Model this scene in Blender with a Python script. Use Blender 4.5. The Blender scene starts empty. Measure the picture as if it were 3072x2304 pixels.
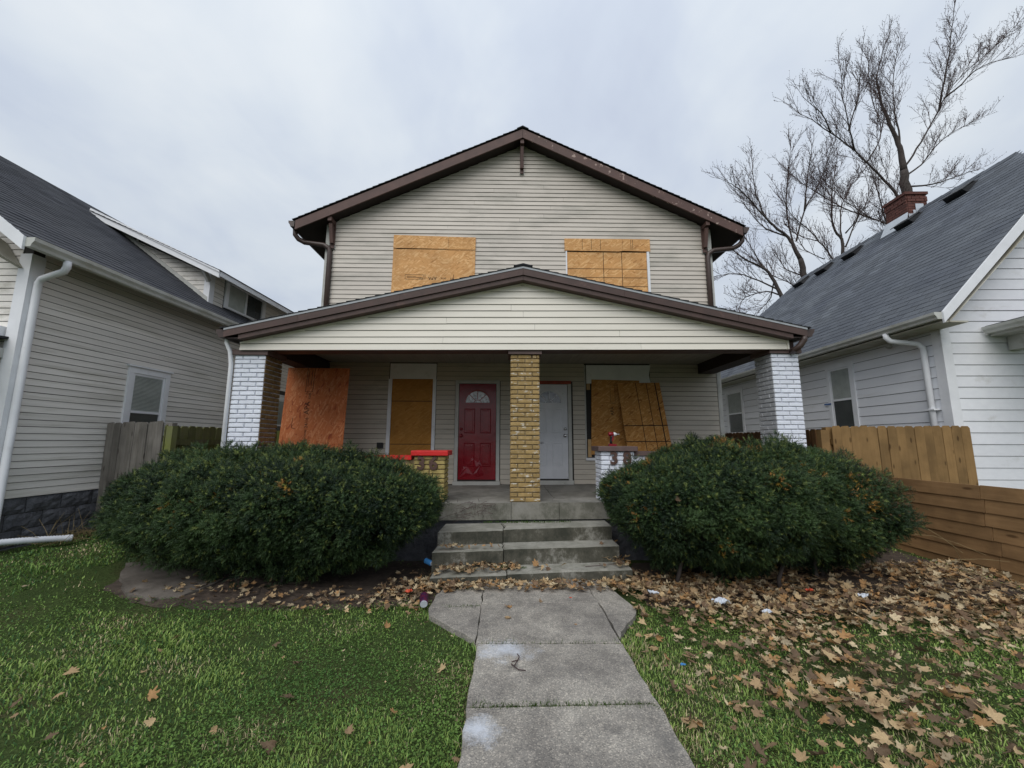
import bpy, bmesh, math, random
import numpy as np
from mathutils import Vector, Matrix, noise as mnoise

random.seed(7)
rng = np.random.default_rng(11)
SC = bpy.context.scene
COL = SC.collection
R = math.radians

# ------------------------------------------------------------------ camera
cam_d = bpy.data.cameras.new('camera')
cam_d.sensor_width = 36.0
cam_d.lens = 36.0 * 1200.0 / 3072.0
cam_d.clip_start = 0.05
cam_d.clip_end = 1500.0
cam = bpy.data.objects.new('camera', cam_d)
COL.objects.link(cam)
EYE = 1.6
cam.matrix_world = (Matrix.Translation((0, 0, EYE)) @ Matrix.Rotation(R(1.15), 4, 'Z')
                    @ Matrix.Rotation(R(90 + 8.25), 4, 'X') @ Matrix.Rotation(R(0.2), 4, 'Z'))
SC.camera = cam

# ------------------------------------------------------------------ light
SUN_EL, SUN_AZ = 47.0, 195.0        # high and behind the camera, seen through cloud
W = bpy.data.worlds.new('World')
SC.world = W
W.use_nodes = True
wn, wl = W.node_tree.nodes, W.node_tree.links
wn.clear()


def N(nodes, t, **k):
    n = nodes.new(t)
    for a, b in k.items():
        if a.startswith('i_'):
            key = a[2:]
            n.inputs[int(key) if key.isdigit() else key].default_value = b
        else:
            setattr(n, a, b)
    return n


def ramp(nodes, stops, interp='LINEAR'):
    n = nodes.new('ShaderNodeValToRGB')
    n.color_ramp.interpolation = interp
    e = n.color_ramp.elements
    while len(e) > 1:
        e.remove(e[-1])
    e[0].position = stops[0][0]
    e[0].color = tuple(stops[0][1]) + ((1,) if len(stops[0][1]) == 3 else ())
    for p, c in stops[1:]:
        x = e.new(p)
        x.color = tuple(c) + ((1,) if len(c) == 3 else ())
    return n


sky = N(wn, 'ShaderNodeTexSky', sky_type='NISHITA', sun_disc=False,
        sun_elevation=R(SUN_EL), sun_rotation=R(SUN_AZ), air_density=1.0, dust_density=2.0)
tc = N(wn, 'ShaderNodeTexCoord')
sep = N(wn, 'ShaderNodeSeparateXYZ')
wl.new(tc.outputs['Generated'], sep.inputs[0])
zc = N(wn, 'ShaderNodeMath', operation='MAXIMUM', i_1=0.0)
wl.new(sep.outputs['Z'], zc.inputs[0])
zd = N(wn, 'ShaderNodeMath', operation='ADD', i_1=0.42)
wl.new(zc.outputs[0], zd.inputs[0])
dv = N(wn, 'ShaderNodeVectorMath', operation='DIVIDE')
cmb = N(wn, 'ShaderNodeCombineXYZ')
for i in range(3):
    wl.new(zd.outputs[0], cmb.inputs[i])
wl.new(tc.outputs['Generated'], dv.inputs[0])
wl.new(cmb.outputs[0], dv.inputs[1])
mp = N(wn, 'ShaderNodeMapping')
mp.inputs['Rotation'].default_value = (0, 0, R(28))
mp.inputs['Scale'].default_value = (1.0, 0.72, 0.8)
mp.inputs['Location'].default_value = (0.35, 0.9, 0)
wl.new(dv.outputs[0], mp.inputs[0])
n1 = N(wn, 'ShaderNodeTexNoise', i_Scale=1.7, i_Detail=6.0, i_Roughness=0.52, i_Distortion=0.5)
wl.new(mp.outputs[0], n1.inputs['Vector'])
n2 = N(wn, 'ShaderNodeTexNoise', i_Scale=4.2, i_Detail=4.0, i_Roughness=0.55, i_Distortion=0.4)
wl.new(mp.outputs[0], n2.inputs['Vector'])
mxn = N(wn, 'ShaderNodeMix', data_type='FLOAT')
mxn.inputs[0].default_value = 0.36
wl.new(n1.outputs['Fac'], mxn.inputs[2])
wl.new(n2.outputs['Fac'], mxn.inputs[3])
# cloud layer colour (times 10, the background strength is 0.1)
cr = ramp(wn, [(0.33, (5.6, 6.2, 7.4)), (0.45, (6.3, 6.95, 8.0)), (0.55, (7.2, 7.8, 8.5)), (0.70, (8.4, 8.8, 9.1))])
wl.new(mxn.outputs[0], cr.inputs['Fac'])
# overcast skies grow brighter towards the zenith: L = a + b sin(elevation)
gr = N(wn, 'ShaderNodeMath', operation='MULTIPLY_ADD', i_1=0.40, i_2=0.73)
wl.new(zc.outputs[0], gr.inputs[0])
vm = N(wn, 'ShaderNodeVectorMath', operation='SCALE')
wl.new(cr.outputs['Color'], vm.inputs[0])
wl.new(gr.outputs[0], vm.inputs['Scale'])
mx = N(wn, 'ShaderNodeMix', data_type='RGBA')
mx.inputs[0].default_value = 0.88
wl.new(sky.outputs['Color'], mx.inputs[6])
wl.new(vm.outputs[0], mx.inputs[7])
bg = N(wn, 'ShaderNodeBackground', i_Strength=0.1)
wl.new(mx.outputs[2], bg.inputs['Color'])
wo = N(wn, 'ShaderNodeOutputWorld')
wl.new(bg.outputs[0], wo.inputs['Surface'])

sun_d = bpy.data.lights.new('sun', 'SUN')
sun_d.energy = 1.5
sun_d.angle = R(50)
sun_d.color = (1.0, 0.975, 0.94)
sun = bpy.data.objects.new('sun', sun_d)
COL.objects.link(sun)
az = R(SUN_AZ)
sdir = Vector((math.sin(az) * math.cos(R(SUN_EL)), math.cos(az) * math.cos(R(SUN_EL)), math.sin(R(SUN_EL))))
sun.rotation_euler = sdir.to_track_quat('Z', 'Y').to_euler()
sun.location = sdir * 60

SC.view_settings.view_transform = 'Standard'
SC.view_settings.look = 'None'
SC.view_settings.exposure = 0.16
SC.view_settings.gamma = 1.0
SC.view_settings.use_curve_mapping = False
SC.render.engine = 'CYCLES'

# ------------------------------------------------------------------ materials
def newmat(name):
    m = bpy.data.materials.new(name)
    m.use_nodes = True
    nt = m.node_tree
    nt.nodes.clear()
    out = nt.nodes.new('ShaderNodeOutputMaterial')
    b = nt.nodes.new('ShaderNodeBsdfPrincipled')
    nt.links.new(b.outputs[0], out.inputs['Surface'])
    return m, nt.nodes, nt.links, b


def mixc(nodes, links, fac, a, b, mode='MIX'):
    n = nodes.new('ShaderNodeMix')
    n.data_type = 'RGBA'
    n.blend_type = mode
    for s, v in ((0, fac), (6, a), (7, b)):
        if hasattr(v, 'default_value') or hasattr(v, 'is_linked'):
            links.new(v, n.inputs[s])
        elif s == 0:
            n.inputs[0].default_value = v
        else:
            n.inputs[s].default_value = tuple(v) + (1,)
    return n.outputs[2]


def coords(nodes, links, scale=(1, 1, 1), rot=(0, 0, 0), loc=(0, 0, 0), kind='Object'):
    t = nodes.new('ShaderNodeTexCoord')
    m = nodes.new('ShaderNodeMapping')
    m.inputs['Scale'].default_value = scale
    m.inputs['Rotation'].default_value = rot
    m.inputs['Location'].default_value = loc
    links.new(t.outputs[kind], m.inputs[0])
    return m.outputs[0]


def noise(nodes, links, vec, scale, detail=4, rough=0.55, dist=0.0):
    n = N(nodes, 'ShaderNodeTexNoise', i_Scale=scale, i_Detail=detail, i_Roughness=rough, i_Distortion=dist)
    links.new(vec, n.inputs['Vector'])
    return n.outputs['Fac']


def bumpn(nodes, links, bsdf, h, strength=0.3, dist=0.01):
    b = nodes.new('ShaderNodeBump')
    b.inputs['Strength'].default_value = strength
    b.inputs['Distance'].default_value = dist
    links.new(h, b.inputs['Height'])
    links.new(b.outputs[0], bsdf.inputs['Normal'])


def sm(name, c1, c2=None, scale=6, rough=0.6, bump=0.2, bscale=40, stretch=(1, 1, 1), rnd=0.0, dirt=None, dscale=2.2, dlo=0.5, dhi=0.75, spec=0.4, bd=0.01, metal=0.0):
    """painted or weathered surface: two tones, a blotchy dirt layer, per-object tone shift, fine relief"""
    m, nd, lk, b = newmat(name)
    c2 = c2 or tuple(x * 0.8 for x in c1)
    v = coords(nd, lk, stretch)
    f = noise(nd, lk, v, scale)
    rp = ramp(nd, [(0.32, c1), (0.68, c2)])
    lk.new(f, rp.inputs['Fac'])
    col = rp.outputs['Color']
    if dirt:
        f2 = noise(nd, lk, v, dscale, 6, 0.65)
        r2 = ramp(nd, [(dlo, (0, 0, 0)), (dhi, (1, 1, 1))])
        lk.new(f2, r2.inputs['Fac'])
        col = mixc(nd, lk, r2.outputs['Color'], col, dirt)
    if rnd:
        oi = nd.new('ShaderNodeObjectInfo')
        mr = N(nd, 'ShaderNodeMapRange')
        mr.inputs['To Min'].default_value = 1 - rnd
        mr.inputs['To Max'].default_value = 1 + rnd
        lk.new(oi.outputs['Random'], mr.inputs['Value'])
        vs = N(nd, 'ShaderNodeVectorMath', operation='SCALE')
        lk.new(col, vs.inputs[0])
        lk.new(mr.outputs[0], vs.inputs['Scale'])
        col = vs.outputs[0]
    lk.new(col, b.inputs['Base Color'])
    b.inputs['Roughness'].default_value = rough
    b.inputs['Specular IOR Level'].default_value = spec
    b.inputs['Metallic'].default_value = metal
    if bump:
        bumpn(nd, lk, b, noise(nd, lk, v, bscale, 5, 0.6), bump, bd)
    return m


def osb(name, base, dark, light, axis='v', seed=0.0, sc=1.0, angs=(75, 110, 50, 88, 128)):
    """oriented strand board: three layers of flakes lying in different directions"""
    m, nd, lk, b = newmat(name)
    col = None
    for i, (ang, so) in enumerate(zip(angs, (0.0, 7.3, 13.1, 21.0, 29.7))):
        v = coords(nd, lk, (1, 1, 1), (0, R(ang), 0), (seed + so, 0, seed * 0.7))
        mm = nd.new('ShaderNodeMapping')
        mm.inputs['Scale'].default_value = (42 * sc, 20 * sc, 9 * sc)
        lk.new(v, mm.inputs[0])
        vo = N(nd, 'ShaderNodeTexVoronoi', i_Scale=1.0, i_Randomness=1.0)
        lk.new(mm.outputs[0], vo.inputs['Vector'])
        sx = nd.new('ShaderNodeSeparateXYZ')
        lk.new(vo.outputs['Color'], sx.inputs[0])
        rp = ramp(nd, [(0.0, dark), (0.13, base), (0.66, base), (0.86, light), (1.0, light)])
        lk.new(sx.outputs[0], rp.inputs['Fac'])
        if col is None:
            col = rp.outputs['Color']
        else:
            th = ramp(nd, [(0.5, (0, 0, 0)), (0.56, (1, 1, 1))])
            lk.new(sx.outputs[1], th.inputs['Fac'])
            col = mixc(nd, lk, th.outputs['Color'], col, rp.outputs['Color'])
    v = coords(nd, lk, (1, 1, 1), (0, 0, 0), (seed, 0, 0))
    f = noise(nd, lk, v, 2.0, 4)
    rp = ramp(nd, [(0.3, (0.82, 0.8, 0.78)), (0.7, (1.08, 1.05, 1.0))])
    lk.new(f, rp.inputs['Fac'])
    col = mixc(nd, lk, 1.0, col, rp.outputs['Color'], 'MULTIPLY')
    lk.new(col, b.inputs['Base Color'])
    b.inputs['Roughness'].default_value = 0.75
    b.inputs['Specular IOR Level'].default_value = 0.25
    bumpn(nd, lk, b, f, 0.1, 0.004)
    return m


def wood(name, c1, c2, along='Z', rnd=0.12, moss=None, knots=True, rough=0.8):
    m, nd, lk, b = newmat(name)
    st = {'Z': (30, 30, 1.6), 'Y': (30, 1.2, 30), 'X': (1.2, 30, 30)}[along]
    oi = nd.new('ShaderNodeObjectInfo')
    t = nd.new('ShaderNodeTexCoord')
    ad = N(nd, 'ShaderNodeVectorMath', operation='ADD')
    sc = N(nd, 'ShaderNodeVectorMath', operation='SCALE')
    cb = nd.new('ShaderNodeCombineXYZ')
    for i in range(3):
        lk.new(oi.outputs['Random'], cb.inputs[i])
    lk.new(cb.outputs[0], sc.inputs[0])
    sc.inputs['Scale'].default_value = 17.0
    lk.new(t.outputs['Object'], ad.inputs[0])
    lk.new(sc.outputs[0], ad.inputs[1])
    mp = nd.new('ShaderNodeMapping')
    mp.inputs['Scale'].default_value = st
    lk.new(ad.outputs[0], mp.inputs[0])
    f = noise(nd, lk, mp.outputs[0], 1.0, 6, 0.65, 0.3)
    rp = ramp(nd, [(0.3, c1), (0.7, c2)])
    lk.new(f, rp.inputs['Fac'])
    col = rp.outputs['Color']
    f2 = noise(nd, lk, ad.outputs[0], 2.3, 5)
    r2 = ramp(nd, [(0.35, (0.7, 0.7, 0.7)), (0.65, (1.12, 1.12, 1.12))])
    lk.new(f2, r2.inputs['Fac'])
    col = mixc(nd, lk, 1.0, col, r2.outputs['Color'], 'MULTIPLY')
    if moss:
        f3 = noise(nd, lk, coords(nd, lk, (1, 1, 1)), 1.7, 5)
        r3 = ramp(nd, [(0.35, (0, 0, 0)), (0.6, (1, 1, 1))])
        lk.new(f3, r3.inputs['Fac'])
        col = mixc(nd, lk, r3.outputs['Color'], col, moss)
    if knots:
        km = nd.new('ShaderNodeMapping')
        km.inputs['Scale'].default_value = {'Z': (9, 9, 3.4), 'Y': (9, 2.6, 9), 'X': (2.6, 9, 9)}[along]
        lk.new(ad.outputs[0], km.inputs[0])
        vo = N(nd, 'ShaderNodeTexVoronoi', i_Scale=1.0)
        lk.new(km.outputs[0], vo.inputs['Vector'])
        kr = ramp(nd, [(0.10, (0.45, 0.42, 0.4)), (0.19, (1, 1, 1))])
        lk.new(vo.outputs['Distance'], kr.inputs['Fac'])
        col = mixc(nd, lk, 1.0, col, kr.outputs['Color'], 'MULTIPLY')
    mr = N(nd, 'ShaderNodeMapRange')
    mr.inputs['To Min'].default_value = 1 - rnd
    mr.inputs['To Max'].default_value = 1 + rnd
    lk.new(oi.outputs['Random'], mr.inputs['Value'])
    vs = N(nd, 'ShaderNodeVectorMath', operation='SCALE')
    lk.new(col, vs.inputs[0])
    lk.new(mr.outputs[0], vs.inputs['Scale'])
    lk.new(vs.outputs[0], b.inputs['Base Color'])
    b.inputs['Roughness'].default_value = rough
    b.inputs['Specular IOR Level'].default_value = 0.25
    bumpn(nd, lk, b, f, 0.35, 0.006)
    return m


def brickmat(name, c1, c2, fleck=None, famount=0.6, rnd=0.12, drip=None):
    m, nd, lk, b = newmat(name)
    oi = nd.new('ShaderNodeObjectInfo')
    v = coords(nd, lk, (1, 1, 1), kind='Object')
    g = nd.new('ShaderNodeNewGeometry')
    f = noise(nd, lk, g.outputs['Position'], 14, 5, 0.65)
    rp = ramp(nd, [(0.3, c1), (0.7, c2)])
    lk.new(f, rp.inputs['Fac'])
    col = rp.outputs['Color']
    if fleck:
        mm = nd.new('ShaderNodeMapping')
        mm.inputs['Scale'].default_value = (.7, .7, 1.9)
        lk.new(g.outputs['Position'], mm.inputs[0])
        f2 = noise(nd, lk, mm.outputs[0], 11.0, 7, 0.72)
        r2 = ramp(nd, [(famount, (0, 0, 0)), (famount + 0.05, (1, 1, 1))])
        lk.new(f2, r2.inputs['Fac'])
        col = mixc(nd, lk, r2.outputs['Color'], col, fleck)
    mr = N(nd, 'ShaderNodeMapRange')
    mr.inputs['To Min'].default_value = 1 - rnd
    mr.inputs['To Max'].default_value = 1 + rnd
    lk.new(oi.outputs['Random'], mr.inputs['Value'])
    vs = N(nd, 'ShaderNodeVectorMath', operation='SCALE')
    lk.new(col, vs.inputs[0])
    lk.new(mr.outputs[0], vs.inputs['Scale'])
    lk.new(vs.outputs[0], b.inputs['Base Color'])
    b.inputs['Roughness'].default_value = 0.75
    b.inputs['Specular IOR Level'].default_value = 0.3
    bumpn(nd, lk, b, noise(nd, lk, g.outputs['Position'], 55, 6, 0.7), 0.5, 0.008)
    return m


def colmat(name, rough=0.8, spec=0.2, trans=0.0, attr='Col', nscale=30):
    """colour from the mesh's own colour attribute (each leaf or blade its own tone)"""
    m, nd, lk, b = newmat(name)
    a = N(nd, 'ShaderNodeAttribute', attribute_name=attr)
    v = coords(nd, lk)
    f = noise(nd, lk, v, nscale, 3)
    rp = ramp(nd, [(0.3, (0.8, 0.8, 0.8)), (0.7, (1.15, 1.15, 1.15))])
    lk.new(f, rp.inputs['Fac'])
    c = mixc(nd, lk, 1.0, a.outputs['Color'], rp.outputs['Color'], 'MULTIPLY')
    lk.new(c, b.inputs['Base Color'])
    b.inputs['Roughness'].default_value = rough
    b.inputs['Specular IOR Level'].default_value = spec
    if trans:
        out = [n for n in nd if n.type == 'OUTPUT_MATERIAL'][0]
        tr = nd.new('ShaderNodeBsdfTranslucent')
        lk.new(c, tr.inputs['Color'])
        ms = nd.new('ShaderNodeMixShader')
        ms.inputs[0].default_value = trans
        lk.new(b.outputs[0], ms.inputs[1])
        lk.new(tr.outputs[0], ms.inputs[2])
        lk.new(ms.outputs[0], out.inputs['Surface'])
    return m


def shinglemat(name, c1, c2, rnd=0.18):
    m, nd, lk, b = newmat(name)
    g = nd.new('ShaderNodeNewGeometry')
    f = noise(nd, lk, g.outputs['Position'], 90, 3, 0.7)
    rp = ramp(nd, [(0.3, c1), (0.72, c2)])
    lk.new(f, rp.inputs['Fac'])
    f2 = noise(nd, lk, g.outputs['Position'], 0.9, 5, 0.6)
    r2 = ramp(nd, [(0.3, (0.75, 0.76, 0.8)), (0.7, (1.15, 1.14, 1.1))])
    lk.new(f2, r2.inputs['Fac'])
    col = mixc(nd, lk, 1.0, rp.outputs['Color'], r2.outputs['Color'], 'MULTIPLY')
    mr = N(nd, 'ShaderNodeMapRange')
    mr.inputs['To Min'].default_value = 1 - rnd
    mr.inputs['To Max'].default_value = 1 + rnd
    lk.new(g.outputs['Random Per Island'], mr.inputs['Value'])
    oi = nd.new('ShaderNodeObjectInfo')
    m2 = N(nd, 'ShaderNodeMath', operation='MULTIPLY_ADD', i_1=rnd, i_2=1 - rnd * 0.5)
    lk.new(oi.outputs['Random'], m2.inputs[0])
    m3 = N(nd, 'ShaderNodeMath', operation='MULTIPLY')
    lk.new(mr.outputs[0], m3.inputs[0])
    lk.new(m2.outputs[0], m3.inputs[1])
    vs = N(nd, 'ShaderNodeVectorMath', operation='SCALE')
    lk.new(col, vs.inputs[0])
    lk.new(m3.outputs[0], vs.inputs['Scale'])
    lk.new(vs.outputs[0], b.inputs['Base Color'])
    b.inputs['Roughness'].default_value = 0.85
    b.inputs['Specular IOR Level'].default_value = 0.25
    bumpn(nd, lk, b, f, 0.5, 0.003)
    return m


def concrete(name, base, dark, speck=True, stains=(), moss=None, riser=None):
    m, nd, lk, b = newmat(name)
    v = coords(nd, lk, kind='Object')
    f = noise(nd, lk, v, 1.9, 8, 0.68, 0.3)
    rp = ramp(nd, [(0.38, dark), (0.60, base)])
    lk.new(f, rp.inputs['Fac'])
    col = rp.outputs['Color']
    f3 = noise(nd, lk, v, 9, 5, 0.6)
    r3 = ramp(nd, [(0.3, (0.82, 0.82, 0.82)), (0.7, (1.12, 1.12, 1.12))])
    lk.new(f3, r3.inputs['Fac'])
    col = mixc(nd, lk, 1.0, col, r3.outputs['Color'], 'MULTIPLY')
    if speck:
        vo = N(nd, 'ShaderNodeTexVoronoi', i_Scale=150.0)
        lk.new(v, vo.inputs['Vector'])
        sx = nd.new('ShaderNodeSeparateXYZ')
        lk.new(vo.outputs['Color'], sx.inputs[0])
        r4 = ramp(nd, [(0.0, (0.6, 0.6, 0.6)), (0.3, (0.9, 0.9, 0.88)), (0.8, (1.05, 1.02, 0.98)), (0.95, (1.6, 1.55, 1.45))])
        lk.new(sx.outputs[0], r4.inputs['Fac'])
        col = mixc(nd, lk, 1.0, col, r4.outputs['Color'], 'MULTIPLY')
    if moss:
        f5 = noise(nd, lk, v, 3.5, 6, 0.7)
        r5 = ramp(nd, [(0.52, (0, 0, 0)), (0.68, (1, 1, 1))])
        lk.new(f5, r5.inputs['Fac'])
        col = mixc(nd, lk, r5.outputs['Color'], col, moss)
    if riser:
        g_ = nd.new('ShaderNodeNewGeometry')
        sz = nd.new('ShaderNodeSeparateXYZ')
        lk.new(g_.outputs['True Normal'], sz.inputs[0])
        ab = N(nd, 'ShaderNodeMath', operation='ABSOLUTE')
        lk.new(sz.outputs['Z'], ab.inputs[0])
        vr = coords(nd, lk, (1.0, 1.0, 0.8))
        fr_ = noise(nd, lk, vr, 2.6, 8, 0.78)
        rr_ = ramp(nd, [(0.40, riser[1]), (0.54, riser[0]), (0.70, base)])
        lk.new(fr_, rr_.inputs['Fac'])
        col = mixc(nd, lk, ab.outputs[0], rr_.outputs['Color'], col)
    for (cx, cy, rx, ry, c) in stains:          # overspray of white paint, dark spots
        mp2 = nd.new('ShaderNodeMapping')
        mp2.vector_type = 'POINT'
        mp2.inputs['Location'].default_value = (-cx / rx, -cy / ry, 0)
        mp2.inputs['Scale'].default_value = (1 / rx, 1 / ry, 0)
        t = nd.new('ShaderNodeTexCoord')
        lk.new(t.outputs['Object'], mp2.inputs[0])
        ln = N(nd, 'ShaderNodeVectorMath', operation='LENGTH')
        lk.new(mp2.outputs[0], ln.inputs[0])
        fn = noise(nd, lk, v, 7, 7, 0.75)
        ad = N(nd, 'ShaderNodeMath', operation='MULTIPLY_ADD', i_1=2.0)
        lk.new(fn, ad.inputs[0])
        lk.new(ln.outputs['Value'], ad.inputs[2])
        fn2 = noise(nd, lk, v, 120, 2, 0.6)
        ad2 = N(nd, 'ShaderNodeMath', operation='MULTIPLY_ADD', i_1=0.6)
        lk.new(fn2, ad2.inputs[0])
        lk.new(ad.outputs[0], ad2.inputs[2])
        rr = ramp(nd, [(0.0, (1, 1, 1)), (0.62, (0.62, 0.62, 0.62)), (0.80, (0.35, 0.35, 0.35)), (0.98, (0, 0, 0))])
        dvv = N(nd, 'ShaderNodeMath', operation='MULTIPLY', i_1=0.5)
        lk.new(ad2.outputs[0], dvv.inputs[0])
        lk.new(dvv.outputs[0], rr.inputs['Fac'])
        col = mixc(nd, lk, rr.outputs['Color'], col, c)
    lk.new(col, b.inputs['Base Color'])
    b.inputs['Roughness'].default_value = 0.88
    b.inputs['Specular IOR Level'].default_value = 0.25
    bumpn(nd, lk, b, noise(nd, lk, v, 85, 4, 0.7), 0.5, 0.004)
    return m


M = {}
M['siding'] = sm('beige_vinyl_siding', (0.60, 0.545, 0.475), (0.545, 0.495, 0.43), 3, 0.5, 0.06, 60, (0.5, 0.5, 2), 0.06, (0.34, 0.32, 0.27), 1.3, 0.48, 0.74)
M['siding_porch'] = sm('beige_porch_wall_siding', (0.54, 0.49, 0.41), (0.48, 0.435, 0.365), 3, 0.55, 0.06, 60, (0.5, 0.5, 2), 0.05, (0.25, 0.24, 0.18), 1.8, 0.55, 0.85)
M['siding_gable'] = sm('cream_vinyl_siding', (0.79, 0.745, 0.65), (0.74, 0.70, 0.605), 3, 0.45, 0.05, 60, (0.5, 0.5, 2), 0.03, (0.55, 0.52, 0.44), 1.3, 0.62, 0.85)
M['siding_left'] = sm('grey_wood_siding', (0.79, 0.755, 0.70), (0.71, 0.68, 0.63), 4, 0.65, 0.25, 30, (2, .35, 5), 0.07, (0.42, 0.40, 0.33), 1.6, 0.5, 0.8)
M['siding_right'] = sm('white_lap_siding', (0.82, 0.83, 0.855), (0.77, 0.78, 0.81), 4, 0.55, 0.1, 40, (2, .5, 3), 0.03, (0.50, 0.48, 0.43), 1.1, 0.58, 0.9)
M['sheath'] = sm('wall_sheathing', (0.06, 0.055, 0.05), rough=0.9)
M['trim_brown'] = sm('brown_painted_wood', (0.115, 0.062, 0.05), (0.085, 0.047, 0.039), 5, 0.6, 0.25, 40, (1, 1, 1), 0.05)
M['trim_brown_peel'] = sm('peeling_brown_paint', (0.118, 0.064, 0.052), (0.088, 0.049, 0.041), 5, 0.6, 0.25, 40, (1, 1, 1), 0.05, (0.38, 0.28, 0.24), 6.5, 0.60, 0.615)
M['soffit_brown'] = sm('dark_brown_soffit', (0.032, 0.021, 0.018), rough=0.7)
M['white_trim'] = sm('white_painted_trim', (0.82, 0.83, 0.85), (0.74, 0.75, 0.77), 4, 0.5, 0.15, 40, dirt=(0.42, 0.41, 0.37), dscale=2.5, dlo=0.6, dhi=0.85)
M['white_dirty'] = sm('weathered_white_trim', (0.52, 0.52, 0.49), (0.42, 0.42, 0.39), 4, 0.6, 0.15, 40, dirt=(0.26, 0.25, 0.2), dscale=3.0, dlo=0.52, dhi=0.8)
M['gutter_white'] = sm('white_gutter_metal', (0.62, 0.63, 0.61), (0.5, 0.5, 0.46), 3, 0.4, 0.05, 30, dirt=(0.33, 0.33, 0.25), dscale=1.8, dlo=0.5, dhi=0.8)
M['trim_porch'] = sm('dark_brown_porch_trim', (0.088, 0.053, 0.045), (0.065, 0.041, 0.035), 5, 0.6, 0.25, 40, (1, 1, 1), 0.05, (0.14, 0.08, 0.065), 3.0, 0.6, 0.7)
M['gutter_brown'] = sm('brown_gutter_metal', (0.075, 0.05, 0.042), rough=0.35, bump=0.05)
M['drip'] = sm('grey_drip_edge', (0.42, 0.44, 0.46), rough=0.4, bump=0.05)
M['brick_yellow'] = brickmat('yellow_painted_brick', (0.40, 0.275, 0.115), (0.25, 0.17, 0.065), (0.60, 0.57, 0.50), 0.565)
M['brick_ochre'] = brickmat('ochre_painted_brick', (0.43, 0.34, 0.13), (0.30, 0.23, 0.08), None)
M['brick_olive'] = brickmat('bare_brown_brick', (0.25, 0.165, 0.06), (0.13, 0.085, 0.035), (0.38, 0.32, 0.16), 0.66)
M['brick_white'] = brickmat('white_painted_brick', (0.80, 0.83, 0.90), (0.70, 0.73, 0.80), (0.5, 0.46, 0.46), 0.74, 0.04)
M['brick_whitegrey'] = brickmat('grey_white_brick', (0.48, 0.49, 0.50), (0.40, 0.41, 0.42), (0.3, 0.28, 0.26), 0.72, 0.05)
M['mortar_yellow'] = sm('mortar_in_yellow_brickwork', (0.13, 0.085, 0.035), (0.30, 0.24, 0.15), 30, 0.9, 0.4)
M['mortar_white'] = sm('mortar_in_white_brickwork', (0.60, 0.61, 0.65), (0.42, 0.42, 0.45), 30, 0.9, 0.4)
M['mortar_olive'] = sm('mortar_in_brown_brickwork', (0.12, 0.09, 0.04), (0.2, 0.17, 0.09), 30, 0.9, 0.4)
M['brick_red'] = brickmat('red_chimney_brick', (0.135, 0.05, 0.037), (0.085, 0.036, 0.028), None, rnd=0.2)
M['mortar_red'] = sm('chimney_mortar', (0.10, 0.065, 0.055), rough=0.9)
M['cap_brown'] = sm('brown_stone_cap', (0.13, 0.085, 0.075), (0.10, 0.065, 0.058), 8, 0.6, 0.2)
M['cap_red'] = sm('red_painted_cap', (0.62, 0.022, 0.018), (0.50, 0.016, 0.014), 8, 0.45, 0.4, 25, dirt=(0.5, 0.42, 0.35), dscale=5, dlo=0.72, dhi=0.74)
M['osb_up'] = osb('osb_upper_left', (0.66, 0.36, 0.145), (0.47, 0.23, 0.08), (0.80, 0.50, 0.24), seed=1.0)
M['osb_up2'] = osb('osb_upper_right', (0.64, 0.345, 0.135), (0.45, 0.215, 0.075), (0.78, 0.48, 0.22), seed=4.2)
M['osb_red'] = osb('osb_reddish', (0.55, 0.175, 0.065), (0.32, 0.07, 0.03), (0.66, 0.28, 0.13), seed=9.0, sc=1.15, angs=(20, -50, 70, 5, -25))
M['osb_left'] = osb('osb_door_left', (0.43, 0.205, 0.045), (0.37, 0.165, 0.035), (0.48, 0.24, 0.06), seed=12.0)
M['osb_right'] = osb('osb_right', (0.47, 0.225, 0.062), (0.27, 0.11, 0.03), (0.60, 0.34, 0.12), seed=15.0)
M['osb_line'] = sm('dark_guide_line', (0.07, 0.035, 0.015), rough=0.9, bump=0)
M['ink'] = sm('stamp_ink', (0.035, 0.018, 0.012), rough=0.9, bump=0)
M['door_red'] = sm('dented_red_door_paint', (0.25, 0.004, 0.013), (0.17, 0.003, 0.009), 2.5, 0.24, 0.35, 3.0, bd=0.02, spec=0.5)
M['door_white'] = sm('scuffed_white_door_paint', (0.68, 0.69, 0.72), (0.58, 0.59, 0.62), 3, 0.45, 0.15, 8, dirt=(0.25, 0.25, 0.26), dscale=5.5, dlo=0.62, dhi=0.72)
M['frame_white'] = sm('door_frame_paint', (0.50, 0.50, 0.47), (0.42, 0.42, 0.39), 6, 0.6, 0.2, 40, dirt=(0.2, 0.18, 0.15), dscale=6, dlo=0.66, dhi=0.72)
M['frame_red'] = sm('red_brown_header', (0.38, 0.06, 0.03), (0.22, 0.04, 0.02), 6, 0.6, 0.2)
M['dark'] = sm('dark_interior', (0.03, 0.028, 0.027), rough=0.8, bump=0)
M['black'] = sm('black_plastic', (0.012, 0.012, 0.013), rough=0.5, bump=0.1)
M['chrome'] = sm('brushed_metal', (0.6, 0.6, 0.6), rough=0.22, bump=0, metal=1.0)
M['pine'] = wood('raw_pine', (0.55, 0.38, 0.2), (0.45, 0.29, 0.13), 'Z')
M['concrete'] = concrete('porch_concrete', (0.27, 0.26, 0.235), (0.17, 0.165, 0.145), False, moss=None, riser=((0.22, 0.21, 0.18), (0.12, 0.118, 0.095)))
M['concrete_floor'] = concrete('porch_floor_concrete', (0.20, 0.19, 0.18), (0.13, 0.125, 0.12), False)
M['concrete_step'] = concrete('step_concrete', (0.36, 0.35, 0.31), (0.24, 0.235, 0.20), False, moss=(0.20, 0.195, 0.16), riser=((0.095, 0.09, 0.07), (0.045, 0.046, 0.035)))
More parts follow.
